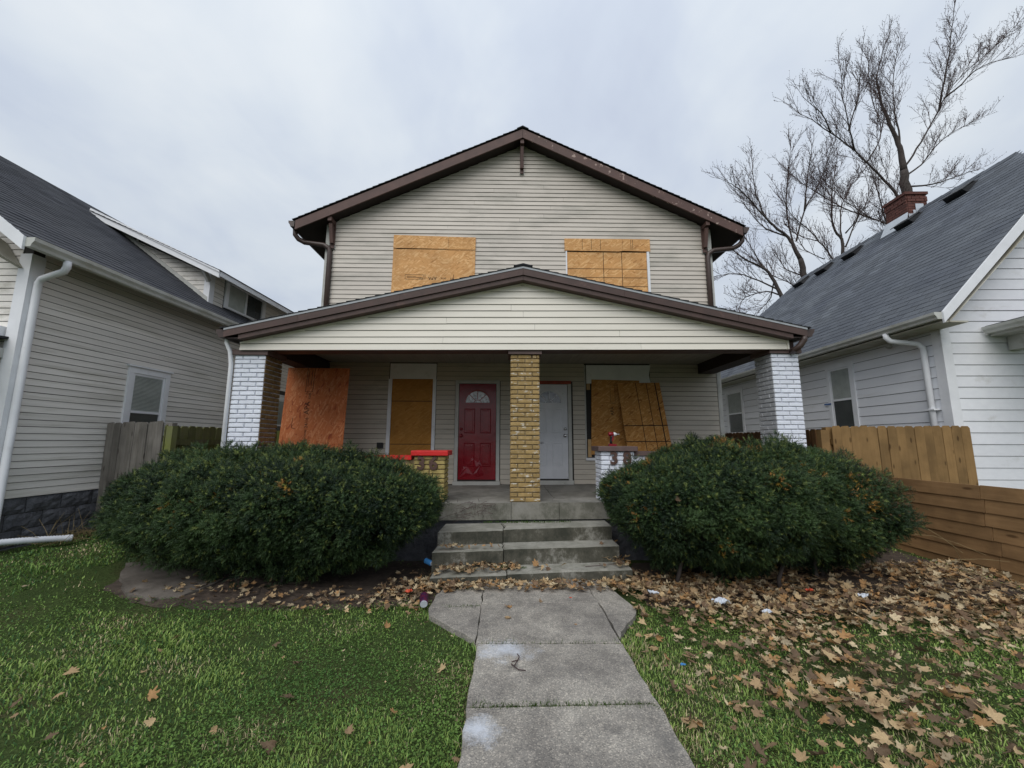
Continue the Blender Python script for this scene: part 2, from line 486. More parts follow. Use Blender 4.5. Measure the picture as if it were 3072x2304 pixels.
M['concrete_path'] = concrete('path_concrete', (0.34, 0.32, 0.29), (0.20, 0.188, 0.175), True,
                              ((0.0, 3.33, 0.38, 0.26, (0.66, 0.71, 0.80)), (-0.14, 2.47, 0.22, 0.19, (0.66, 0.71, 0.80)),
                               (0.42, 2.50, 0.09, 0.07, (0.11, 0.105, 0.10)), (0.62, 2.46, 0.11, 0.08, (0.11, 0.105, 0.10)), (0.60, 3.72, 0.16, 0.05, (0.14, 0.135, 0.13)), (0.86, 2.36, 0.12, 0.2, (0.12, 0.115, 0.11))))
M['earth'] = sm('dark_earth', (0.042, 0.031, 0.024), (0.085, 0.063, 0.048), 12, 0.95, 0.8, 30)
M['block'] = sm('dark_foundation_block', (0.125, 0.128, 0.14), (0.075, 0.077, 0.086), 9, 0.85, 1.0, 16, bd=0.03)
M['shingle_left'] = shinglemat('dark_shingle', (0.042, 0.045, 0.053), (0.075, 0.078, 0.09))
M['shingle_right'] = shinglemat('grey_shingle', (0.082, 0.092, 0.108), (0.13, 0.142, 0.163), 0.22)
M['shingle_black'] = shinglemat('black_shingle', (0.018, 0.019, 0.022), (0.034, 0.036, 0.04))
M['fence_grey'] = wood('grey_weathered_picket', (0.22, 0.205, 0.185), (0.115, 0.105, 0.09), 'Z', 0.25)
M['fence_green'] = wood('mossy_picket', (0.17, 0.165, 0.10), (0.10, 0.095, 0.06), 'Z', 0.2, (0.125, 0.14, 0.035))
M['fence_tan'] = wood('tan_stained_picket', (0.275, 0.168, 0.07), (0.23, 0.138, 0.055), 'Z', 0.07)
M['fence_dark'] = wood('dark_brown_picket', (0.115, 0.058, 0.022), (0.07, 0.036, 0.015), 'Z', 0.15)
M['fence_board'] = wood('brown_stained_board', (0.33, 0.195, 0.09), (0.265, 0.152, 0.068), 'Y', 0.09)
M['bark'] = sm('grey_bark', (0.075, 0.062, 0.055), (0.045, 0.037, 0.034), 6, 0.95, 0.6, 20)
M['twig'] = sm('reddish_twig', (0.075, 0.045, 0.042), (0.05, 0.032, 0.032), 6, 0.9, 0)
M['yew'] = colmat('yew_needles', 0.55, 0.35, 0.12)
M['grass'] = colmat('grass_blades', 0.6, 0.25, 0.25)
M['leaf'] = colmat('dead_leaf', 0.75, 0.2, 0.18, nscale=45)
M['glass'] = sm('window_glass', (0.045, 0.055, 0.055), (0.03, 0.035, 0.035), 2, 0.04, 0.02, 2, spec=0.9)
M['fanglass_dark'] = sm('grey_fan_glass', (0.20, 0.22, 0.24), (0.06, 0.065, 0.075), 9, 0.1, 0.2, 18, spec=0.8)
M['fanglass'] = sm('fan_glass_painted_reflection', (0.75, 0.80, 0.86), (0.20, 0.21, 0.23), 22, 0.12, 0.3, 18, spec=0.8)  # pale mottled base colour stands in for bright sky reflected in the panes
M['blind'] = sm('pale_window_blind', (0.46, 0.49, 0.46), (0.36, 0.39, 0.36), 5, 0.6, 0.1)
M['soffit_light'] = sm('vinyl_porch_ceiling', (0.30, 0.285, 0.24), (0.25, 0.235, 0.20), 4, 0.6, 0.05, rnd=0.05)
M['soffit_white'] = sm('stained_white_soffit', (0.55, 0.54, 0.48), (0.36, 0.33, 0.25), 2.5, 0.7, 0.1)
M['eave_under'] = sm('stained_eave_underside', (0.16, 0.15, 0.125), (0.10, 0.095, 0.08), 4, 0.8, 0.2)
M['flash'] = sm('galvanised_flashing', (0.62, 0.66, 0.70), (0.5, 0.53, 0.56), 5, 0.35, 0.1, metal=0.3)
M['number'] = sm('brown_house_number', (0.10, 0.055, 0.042), rough=0.5, bump=0.1)
M['drill_red'] = sm('red_tool_plastic', (0.22, 0.005, 0.012), rough=0.35, bump=0)
M['drill_silver'] = sm('silver_tool_nose', (0.75, 0.75, 0.75), rough=0.3, bump=0)
M['litter_white'] = sm('white_paper_litter', (0.62, 0.66, 0.72), rough=0.6, bump=0.2)
M['litter_blue'] = sm('blue_plastic_litter', (0.05, 0.22, 0.5), rough=0.4, bump=0.2)
M['litter_orange'] = sm('orange_red_litter', (0.6, 0.08, 0.03), rough=0.5, bump=0.2)
M['can_blue'] = sm('dark_blue_can_print', (0.025, 0.02, 0.07), (0.14, 0.02, 0.05), 30, 0.3, 0, metal=0.4)
M['straw'] = sm('dry_straw', (0.36, 0.28, 0.14), (0.22, 0.16, 0.08), 20, 0.9, 0)
M['pipe_white'] = sm('white_corrugated_pipe', (0.72, 0.74, 0.78), rough=0.5, bump=0)
M['tape_blue'] = sm('blue_masking_tape', (0.03, 0.12, 0.35), rough=0.6, bump=0)

# ground: soil with worn and green patches
def groundmat():
    m, nd, lk, b = newmat('lawn_soil')
    v = coords(nd, lk)
    f = noise(nd, lk, v, 1.3, 6, 0.65)
    rp = ramp(nd, [(0.32, (0.048, 0.075, 0.022)), (0.5, (0.062, 0.092, 0.028)), (0.62, (0.080, 0.085, 0.036)), (0.72, (0.115, 0.095, 0.055))])
    lk.new(f, rp.inputs['Fac'])
    f2 = noise(nd, lk, v, 45, 5, 0.7)
    r2 = ramp(nd, [(0.3, (0.45, 0.45, 0.45)), (0.7, (1.3, 1.3, 1.3))])
    lk.new(f2, r2.inputs['Fac'])
    lk.new(mixc(nd, lk, 1.0, rp.outputs['Color'], r2.outputs['Color'], 'MULTIPLY'), b.inputs['Base Color'])
    b.inputs['Roughness'].default_value = 0.95
    b.inputs['Specular IOR Level'].default_value = 0.1
    bumpn(nd, lk, b, f2, 0.9, 0.03)
    return m
M['ground'] = groundmat()

# ------------------------------------------------------------------ mesh helpers
class MB:
    def __init__(s):
        s.v, s.f = [], []

    def poly(s, pts, faces):
        b = len(s.v)
        s.v += [tuple(p) for p in pts]
        s.f += [tuple(b + i for i in f) for f in faces]

    def hexa(s, p):      # 8 points: bottom 4 (ccw), top 4
        s.poly(p, [(3, 2, 1, 0), (4, 5, 6, 7), (0, 1, 5, 4), (1, 2, 6, 5), (2, 3, 7, 6), (3, 0, 4, 7)])

    def box(s, x0, y0, z0, x1, y1, z1):
        s.hexa([(x0, y0, z0), (x1, y0, z0), (x1, y1, z0), (x0, y1, z0), (x0, y0, z1), (x1, y0, z1), (x1, y1, z1), (x0, y1, z1)])

    def prism(s, a, b):  # two matching outlines
        n = len(a)
        s.poly(list(a) + list(b), [tuple(range(n - 1, -1, -1)), tuple(range(n, 2 * n))] + [(i, (i + 1) % n, n + (i + 1) % n, n + i) for i in range(n)])

    def bar(s, a, b, w, h, up=(0, 0, 1)):
        a, b = Vector(a), Vector(b)
        d = (b - a).normalized()
        sd = d.cross(Vector(up))
        if sd.length < 1e-4:
            sd = d.cross(Vector((0, 1, 0)))
        sd.normalize()
        u = sd.cross(d).normalized()
        q = [sd * (i * w / 2) + u * (j * h / 2) for i, j in ((-1, -1), (1, -1), (1, 1), (-1, 1))]
        s.hexa([a + x for x in q] + [b + x for x in q])

    def tube(s, pts, rad, n=6, cap=True):
        pts = [Vector(p) for p in pts]
        if not hasattr(rad, '__len__'):
            rad = [rad] * len(pts)
        b = len(s.v)
        ref = None
        for i, p in enumerate(pts):
            d = (pts[min(i + 1, len(pts) - 1)] - pts[max(i - 1, 0)]).normalized()
            if ref is None:
                ref = d.orthogonal().normalized()
            ref = (ref - d * ref.dot(d))
            ref = ref.normalized() if ref.length > 1e-5 else d.orthogonal().normalized()
            c = d.cross(ref)
            for k in range(n):
                t = 2 * math.pi * k / n
                s.v.append(tuple(p + (ref * math.cos(t) + c * math.sin(t)) * rad[i]))
        for i in range(len(pts) - 1):
            for k in range(n):
                k2 = (k + 1) % n
                s.f.append((b + i * n + k, b + i * n + k2, b + (i + 1) * n + k2, b + (i + 1) * n + k))
        if cap:
            s.f.append(tuple(b + k for k in range(n - 1, -1, -1)))
            e = b + (len(pts) - 1) * n
            s.f.append(tuple(e + k for k in range(n)))

    def lathe(s, prof, c=(0, 0, 0), axis='Z', n=16):
        b = len(s.v)
        for r, h in prof:
            for k in range(n):
                t = 2 * math.pi * k / n
                p = (r * math.cos(t), r * math.sin(t), h)
                if axis == 'Y':
                    p = (p[0], p[2], p[1])
                if axis == 'X':
                    p = (p[2], p[0], p[1])
                s.v.append((c[0] + p[0], c[1] + p[1], c[2] + p[2]))
        m = len(prof)
        for i in range(m - 1):
            for k in range(n):
                k2 = (k + 1) % n
                s.f.append((b + i * n + k, b + i * n + k2, b + (i + 1) * n + k2, b + (i + 1) * n + k))
        s.f.append(tuple(b + k for k in range(n)))
        s.f.append(tuple(b + (m - 1) * n + k for k in range(n)))


def mesh_of(name, mb, mat, off=(0, 0, 0), fn=None, smooth=False, cols=None):
    me = bpy.data.meshes.new(name)
    vs = mb.v
    if fn:
        vs = [fn(*p) for p in vs]
    vs = [(p[0] - off[0], p[1] - off[1], p[2] - off[2]) for p in vs]
    me.from_pydata(vs, [], mb.f)
    if mat:
        me.materials.append(mat)
    if len(mb.f) < 6000:
        bm = bmesh.new()
        bm.from_mesh(me)
        bmesh.ops.recalc_face_normals(bm, faces=bm.faces)
        bm.to_mesh(me)
        bm.free()
    if smooth:
        me.polygons.foreach_set('use_smooth', [True] * len(me.polygons))
    me.update()
    return me


PHI = R(2.0)
CP, SP = math.cos(PHI), math.sin(PHI)


def H2W(u, v, z=0.0):
    return (u * CP - v * SP, u * SP + v * CP, z)


class Thing:
    """an Empty at the thing's base; parts are given in frame coordinates (house frame if rot, else world)"""
    def __init__(s, name, label=None, cat=None, group=None, off=(0, 0, 0), rot=False, kind=None):
        s.off = off
        e = bpy.data.objects.new(name, None)
        e.empty_display_size = 0.2
        COL.objects.link(e)
        e.location = H2W(*off) if rot else off
        if rot:
            e.rotation_euler = (0, 0, PHI)
        s.o = e
        tag(e, label, cat, group, kind)

    def part(s, name, mb, mat, parent=None, smooth=False, kind=None, label=None, fn=None):
        me = mesh_of(name, mb, mat, s.off, fn, smooth)
        o = bpy.data.objects.new(name, me)
        COL.objects.link(o)
        o.parent = parent or s.o
        if kind:
            o['kind'] = kind
        if label:
            o['label'] = label
        return o

    def inst(s, name, me, loc, rot=(0, 0, 0), scale=(1, 1, 1), parent=None):
        o = bpy.data.objects.new(name, me)
        COL.objects.link(o)
        o.parent = parent or s.o
        o.location = (loc[0] - s.off[0], loc[1] - s.off[1], loc[2] - s.off[2])
        o.rotation_euler = rot
        o.scale = scale
        return o


def tag(o, label=None, cat=None, group=None, kind=None):
    if label:
        o['label'] = label
    if cat:
        o['category'] = cat
    if group:
        o['group'] = group
    if kind:
        o['kind'] = kind


def single(name, mb, mat, label=None, cat=None, group=None, off=(0, 0, 0), rot=False, kind=None, smooth=False):
    me = mesh_of(name, mb, mat, off, None, smooth)
    o = bpy.data.objects.new(name, me)
    COL.objects.link(o)
    o.location = H2W(*off) if rot else off
    if rot:
        o.rotation_euler = (0, 0, PHI)
    tag(o, label, cat, group, kind)
    return o


def tilt(u, v, z):       # the old porch sags a little to the left
    return (u, v, z + 0.0085 * (u - 0.24))


# lap siding ----------------------------------------------------------------
def siding(T, Mp, z0, z1, expo, clip, holes, mat, lip=0.017, jl=3.7, fn=None, name='siding_board', seed=1, gap=0.007):
    rd = random.Random(seed)
    n = int(math.ceil((z1 - z0) / expo - 1e-6))
    lastj = None
    for k in range(n):
        a = z0 + k * expo
        b = min(a + expo, z1)
        ca, cb_ = clip(a), clip(b)
        if ca is None:
            continue
        if cb_ is None:
            mid = (ca[0] + ca[1]) / 2
            cb_ = (mid - 0.01, mid + 0.01)
        segs = [(ca[0], ca[1], cb_[0], cb_[1])]
        zm = (a + b) / 2
        for (h0, h1, hz0, hz1) in holes:
            if hz0 < zm < hz1:
                ns = []
                for s0, s1, t0, t1 in segs:
                    if h1 <= s0 or h0 >= s1:
                        ns.append((s0, s1, t0, t1))
                        continue
                    if h0 > s0 + 0.02:
                        ns.append((s0, h0, t0, h0))
                    if h1 < s1 - 0.02:
                        ns.append((h1, s1, h1, t1))
                segs = ns
        out = []
        for s0, s1, t0, t1 in segs:
            if s1 - s0 > jl * 1.15:
                j = s0 + (s1 - s0) * rd.uniform(0.25, 0.75)
                if lastj and abs(j - lastj) < 0.5:
                    j = s0 + (s1 - s0) * rd.uniform(0.25, 0.75)
                lastj = j
                j = max(j, t0 + .05)
                j = min(j, t1 - .05)
                if s0 < j < s1 and t0 < j < t1:
                    out += [(s0, j - 0.0015, t0, j - 0.0015), (j + 0.0015, s1, j + 0.0015, t1)]
                    continue
            out.append((s0, s1, t0, t1))
        for s0, s1, t0, t1 in out:
            mb = MB()
            l0 = lip + rd.uniform(-0.002, 0.002)
            l1 = lip + rd.uniform(-0.002, 0.002)
            y0, y1 = rd.uniform(-0.0016, 0.0016), rd.uniform(-0.0016, 0.0016)
            pts = [Mp(s0, a + y0, 0.0), Mp(s1, a + y1, 0.0), Mp(s1, a + y1, l1), Mp(s0, a + y0, l0),
                   Mp(t0, b - gap, 0.0), Mp(t1, b - gap, 0.0), Mp(t1, b - gap, 0.005), Mp(t0, b - gap, 0.005)]
            mb.hexa(pts)
            T.part(name, mb, mat, fn=fn)


# shingled roof plane -------------------------------------------------------
def shingles(T, O, S, Uv, length, slope, expo, tab, mat, rng_at, nobj=0, thick=0.009, seed=5, near=None):
    """O eave corner, S unit vector along the eave, Uv unit vector up the slope; rng_at(t)->(s0,s1)"""
    rd = random.Random(seed)
    O, S, Uv = Vector(O), Vector(S).normalized(), Vector(Uv).normalized()
    Nn = S.cross(Uv)
    if Nn.z < 0:
        Nn = -Nn
    tabs = []
    n = int(slope / expo) + 1
    for k in range(n):
        t = k * expo
        rr = rng_at(min(t + expo * 0.3, slope))
        if not rr or t > slope:
            continue
        s = rr[0] - (tab * 0.5 if k % 2 else 0) - rd.uniform(0, 0.03)
        while s < rr[1]:
            a, b = max(s, rr[0]), min(s + tab - 0.011, rr[1])
            if b - a > 0.02:
                tabs.append((a, b, t, min(t + expo, slope), thick * rd.uniform(0.75, 1.35), rd.uniform(-.004, .004)))
            s += tab
    def add(mb, q, base=None):
        a, b, t0, t1, th, j = q
        ps = []
        for s_, t_, h in ((a, t0 + j, 0.001), (b, t0 + j, 0.001), (b, t1 + 0.02, 0.0005), (a, t1 + 0.02, 0.0005),
                          (a, t0 + j, th + 0.003), (b, t0 + j, th + 0.003), (b, t1 + 0.02, 0.0035), (a, t1 + 0.02, 0.0035)):
            ps.append(O + S * s_ + Uv * t_ + Nn * h)
        mb.hexa(ps)
    if nobj:
        key = lambda q: (O + S * q[0] + Uv * q[2] - Vector((0, 0, EYE))).length if near is None else near(O + S * ((q[0] + q[1]) / 2) + Uv * q[2])
        tabs.sort(key=key)
        for q in tabs[:nobj]:
            mb = MB()
            add(mb, q)
            T.part('shingle', mb, mat)
        tabs = tabs[nobj:]
    mb = MB()
    for q in tabs:
        add(mb, q)
    T.part('shingles', mb, mat, kind='stuff')


def gutter_profile(w=0.12, h=0.11):
    # K-style gutter section: (outward, up)
    return [(0, 0), (w * 0.62, 0), (w * 0.72, h * 0.3), (w * 0.95, h * 0.62), (w, h), (w * 0.93, h), (w * 0.88, h * 0.64), (w * 0.66, h * 0.34), (w * 0.58, 0.008), (0.006, 0.008), (0.006, h), (0, h)]


def text_mesh(body, size, extrude, mat, name='lettering', fat=0.0):
    cu = bpy.data.curves.new('t', 'FONT')
    cu.body = body
    cu.size = size
    cu.extrude = extrude
    cu.offset = fat
    cu.align_x = 'CENTER'
    cu.align_y = 'CENTER'
    cu.resolution_u = 3
    o = bpy.data.objects.new('t', cu)
    COL.objects.link(o)
    dg = bpy.context.evaluated_depsgraph_get()
    me = bpy.data.meshes.new_from_object(o.evaluated_get(dg))
    me.name = name
    me.materials.clear()
    me.materials.append(mat)
    bpy.data.objects.remove(o)
    bpy.data.curves.remove(cu)
    return me


# ------------------------------------------------------------------ ground
def sst(a, b, x):
    t = np.clip((x - a) / (b - a), 0, 1)
    return t * t * (3 - 2 * t)


def gz(x, y):
    x = np.asarray(x, float)
    y = np.asarray(y, float)
    h = 0.30 * sst(2.0, 6.0, -x) * sst(2.6, 5.2, y) + 0.12 * sst(2.6, 5.4, x) * sst(2.6, 5.0, y)
    away = np.clip(np.minimum(np.abs(x + 0.35 + 0.0) - 1.0, 4), 0, 1)
    h = h + 0.018 * away * (np.sin(x * 2.3 + y * 1.1) * np.sin(y * 1.9 - x * 0.7)) + 0.008 * away * np.sin(x * 7.1 + 1.3) * np.sin(y * 6.3)
    return h


def make_ground():
    xs = np.concatenate([np.linspace(-700, -30, 12), np.linspace(-26, -9.2, 12), np.linspace(-9, 9, 145), np.linspace(9.4, 26, 12), np.linspace(30, 700, 12)])
    ys = np.concatenate([np.linspace(-500, -20, 10), np.linspace(-16, -0.5, 12), np.linspace(0, 9, 76), np.linspace(9.5, 30, 14), np.linspace(40, 900, 12)])
    X, Y = np.meshgrid(xs, ys)
    Z = gz(X, Y) - 0.03
    nx, ny = len(xs), len(ys)
    v = np.stack([X.ravel(), Y.ravel(), Z.ravel()], 1)
    f = [(j * nx + i, j * nx + i + 1, (j + 1) * nx + i + 1, (j + 1) * nx + i) for j in range(ny - 1) for i in range(nx - 1)]
    me = bpy.data.meshes.new('ground')
    me.from_pydata(v.tolist(), [], f)
    me.materials.append(M['ground'])
    me.polygons.foreach_set('use_smooth', [True] * len(f))
    o = bpy.data.objects.new('ground', me)
    COL.objects.link(o)
    o['kind'] = 'structure'


make_ground()

# front path: slabs with open joints (house frame)
path = Thing('path', off=(0.35, 3.0, 0), rot=True, kind='structure')
SLABS = [
    [(-0.235, -1.3), (0.945, -1.3), (0.945, 0.2), (-0.235, 0.2)],
    [(-0.235, 0.212), (0.945, 0.212), (0.945, 1.43), (-0.232, 1.43)],
    [(-0.232, 1.44), (0.945, 1.44), (0.943, 2.68), (-0.223, 2.655)],
    [(-0.225, 2.672), (0.943, 2.697), (0.936, 3.425), (0.2, 3.437), (-0.215, 3.43)],
    [(-0.228, 3.44), (0.2, 3.446), (0.936, 3.434), (0.925, 4.262), (-0.228, 4.198)],
    [(-0.234, 3.49), (-0.234, 4.197), (-0.735, 4.118), (-0.70, 3.98), (-0.52, 3.78), (-0.36, 3.62)],
    [(0.945, 3.50), (0.985, 3.62), (1.07, 3.78), (1.2, 3.93), (1.255, 4.06), (0.934, 4.27)],
    [(-0.228, 4.207), (0.925, 4.271), (0.90, 4.9), (-0.228, 4.9)],
    [(-0.735, 4.128), (-0.238, 4.207), (-0.238, 4.9), (-0.6, 4.9), (-0.72, 4.45)],
    [(0.934, 4.279), (1.255, 4.07), (1.22, 4.32), (1.1, 4.9), (0.909, 4.9)],
]
concrete_mat_fix = M['concrete_path']
for i, q in enumerate(SLABS):
    mb = MB()
    h = 0.018 + (i * 37 % 5) * 0.0012
    c = (sum(p[0] for p in q) / len(q), sum(p[1] for p in q) / len(q))
    # ragged outline, a worn rounded edge
    out = []
    n = len(q)
    for a in range(n):
        p0, p1 = q[a], q[(a + 1) % n]
        seg = max(2, int(math.dist(p0, p1) / 0.09))
        for k in range(seg):
            t = k / seg
            x, y = p0[0] + (p1[0] - p0[0]) * t, p0[1] + (p1[1] - p0[1]) * t
            j = 0.004 if abs(p1[1] - p0[1]) < abs(p1[0] - p0[0]) else 0.009
            out.append((x + random.uniform(-j, j), y + random.uniform(-0.003, 0.003)))
    ins = [(x + (c[0] - x) * 0.006 / max(.1, abs(c[0] - x) + abs(c[1] - y)), y + (c[1] - y) * 0.006 / max(.1, abs(c[0] - x) + abs(c[1] - y))) for x, y in out]
    m_ = len(out)
    pts = [(x, y, -0.08) for x, y in out] + [(x, y, h - 0.004) for x, y in out] + [(x, y, h) for x, y in ins]
    fs = [(k, (k + 1) % m_, m_ + (k + 1) % m_, m_ + k) for k in range(m_)] + [(m_ + k, m_ + (k + 1) % m_, 2 * m_ + (k + 1) % m_, 2 * m_ + k) for k in range(m_)] + [tuple(2 * m_ + k for k in range(m_))]
    mb.poly(pts, fs)
    path.part('slab', mb, M['concrete_path'])

# stains in the path material are given in the path's own coordinates: shift them
for nd_ in M['concrete_path'].node_tree.nodes:
    if nd_.type == 'TEX_COORD':
        for l in list(nd_.outputs['Object'].links):
            to = l.to_node
            if to.type == 'MAPPING' and to.inputs['Scale'].default_value[2] == 0:
                sx, sy = to.inputs['Scale'].default_value[0], to.inputs['Scale'].default_value[1]
                lx, ly = to.inputs['Location'].default_value[0], to.inputs['Location'].default_value[1]
                to.inputs['Location'].default_value = (lx + 0.35 * sx, ly + 3.0 * sy, 0)

# bare soil under and in front of the bushes
def soil_bed(pts, name):
    xs_ = [p[0] for p in pts]; ys_ = [p[1] for p in pts]
    cx_b, cy_b = sum(xs_) / len(xs_), sum(ys_) / len(ys_)
    ring = []
    for i in range(len(pts)):
        a, b = pts[i], pts[(i + 1) % len(pts)]
        for t in range(8):
            ring.append((a[0] + (b[0] - a[0]) * t / 8 + random.uniform(-.05, .05), a[1] + (b[1] - a[1]) * t / 8 + random.uniform(-.05, .05)))
    mb = MB()
    nr = len(ring)
    K = 8
    for k in range(1, K + 1):
        for x, y in ring:
            px_, py_ = cx_b + (x - cx_b) * k / K, cy_b + (y - cy_b) * k / K
            e_ = .004 if k == K else random.uniform(.006, .022)
            mb.v.append((px_, py_, float(gz(px_, py_)) - .03 + e_))
    mb.v.append((cx_b, cy_b, float(gz(cx_b, cy_b)) - .01))
    for k in range(K - 1):
        for i in range(nr):
            j = (i + 1) % nr
            mb.f.append((k * nr + i, k * nr + j, (k + 1) * nr + j, (k + 1) * nr + i))
    for i in range(nr):
        mb.f.append((len(mb.v) - 1, (i + 1) % nr, i))
    single(name, mb, M['earth'], kind='structure')
soil_bed([(-4.5, 4.95), (-4.3, 4.35), (-3.7, 4.05), (-2.6, 4.08), (-1.5, 4.2), (-.8, 4.4), (-.95, 5.75), (-4.3, 5.9)], 'soil_bed')
soil_bed([(1.32, 4.35), (2.4, 4.15), (3.8, 4.2), (5.3, 4.3), (5.35, 6.2), (1.5, 5.75)], 'soil_bed')

# old slab of concrete under the left bush
mb = MB()
pl = [(-4.55, 4.78), (-4.32, 4.46), (-3.9, 4.2), (-3.62, 4.12), (-3.4, 4.2), (-3.3, 4.5), (-3.4, 5.2), (-4.2, 5.3)]
pp = []
for i in range(len(pl)):
    a, b = pl[i], pl[(i + 1) % len(pl)]
    for t in (0, .25, .5, .75):
        pp.append((a[0] + (b[0] - a[0]) * t + random.uniform(-.02, .02), a[1] + (b[1] - a[1]) * t + random.uniform(-.02, .02)))
zz_ = [float(gz(x, y)) for x, y in pp]
mb.prism([(x, y, z - 0.1) for (x, y), z in zip(pp, zz_)], [(x, y, z + 0.004) for (x, y), z in zip(pp, zz_)])
single('patio_slab', mb, concrete('old_slab_concrete', (0.17, 0.15, 0.13), (0.09, 0.078, 0.066), False), kind='structure', off=(-3.8, 4.5, 0))

# ------------------------------------------------------------------ the main house (house frame)
HB = (0.28, 8.25, 0.0)
house = Thing('house', 'two storey beige house with brown trim, boarded windows and a brick pillared porch', 'house', off=HB, rot=True)
WL, WR, VF = -3.94, 4.51, 8.25
AP_U, AP_Z = 0.336, 8.49
EL, EZL, ER, EZR = -4.50, 6.25, 5.085, 6.22      # eave points of the upper roof
VR = 7.95                                      # front rake plane


def topz(u):      # underside line of the upper roof at u
    if u < AP_U:
        return AP_Z - 0.09 - (AP_U - u) * (AP_Z - EZL) / (AP_U - EL)
    return AP_Z - 0.09 - (u - AP_U) * (AP_Z - EZR) / (ER - AP_U)


mb = MB()
outl = [(WL, 0.0), (WR, 0.0), (WR, topz(WR) - 0.1), (AP_U, AP_Z - 0.2), (WL, topz(WL) - 0.1)]
mb.prism([(u, VF + 0.004, z) for u, z in outl], [(u, 19.0, z) for u, z in outl])
house.part('wall', mb, M['sheath'])


def clip_up(z):
    zz = z + 0.12
    if zz <= topz(WL):
        return (WL + 0.16, WR - 0.16)
    if zz >= AP_Z - 0.12:
        return None
    a = AP_U - (AP_Z - 0.09 - zz) * (AP_U - EL) / (AP_Z - EZL)
    b = AP_U + (AP_Z - 0.09 - zz) * (ER - AP_U) / (AP_Z - EZR)
    return (max(a, WL + 0.16), min(b, WR - 0.16))


fr = lambda s, z, d: (s, VF - d, z)
siding(house, fr, 3.32, 8.3, 0.1, clip_up, [(-2.44, -0.70, 4.0, 6.0), (1.285, 3.12, 4.0, 6.0)], M['siding'], seed=3)
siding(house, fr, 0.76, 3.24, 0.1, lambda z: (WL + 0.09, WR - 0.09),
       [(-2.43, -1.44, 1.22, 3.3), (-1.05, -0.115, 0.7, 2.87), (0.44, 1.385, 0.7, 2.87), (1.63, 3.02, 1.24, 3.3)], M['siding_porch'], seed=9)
# corner posts
for (a, b) in ((WL, WL + 0.085), (WR - 0.085, WR)):
    mb = MB()
    mb.box(a, VF - 0.022, 0.76, b, VF + 0.1, topz((a + b) / 2) - 0.14)
    house.part('corner_board', mb, M['white_dirty'])
    mb = MB()
    s_ = -1 if a < 0 else 1
    xx = WL if a < 0 else WR
    mb.box(xx, VF + 0.1, 0.5, xx + s_ * 0.02, 19.0, 5.9)
    house.part('side_wall', mb, M['siding'])

# upper roof: deck, fascia, soffit
def roof_side(T, apex, eave, v0, v1, th, shm, nm='roof_deck', fn=None):
    mb = MB()
    (ua, za), (ue, ze) = apex, eave
    mb.hexa([(ue, v0, ze - th), (ua, v0, za - th), (ua, v1, za - th), (ue, v1, ze - th), (ue, v0, ze), (ua, v0, za), (ua, v1, za), (ue, v1, ze)])
    return T.part(nm, mb, shm, fn=fn)


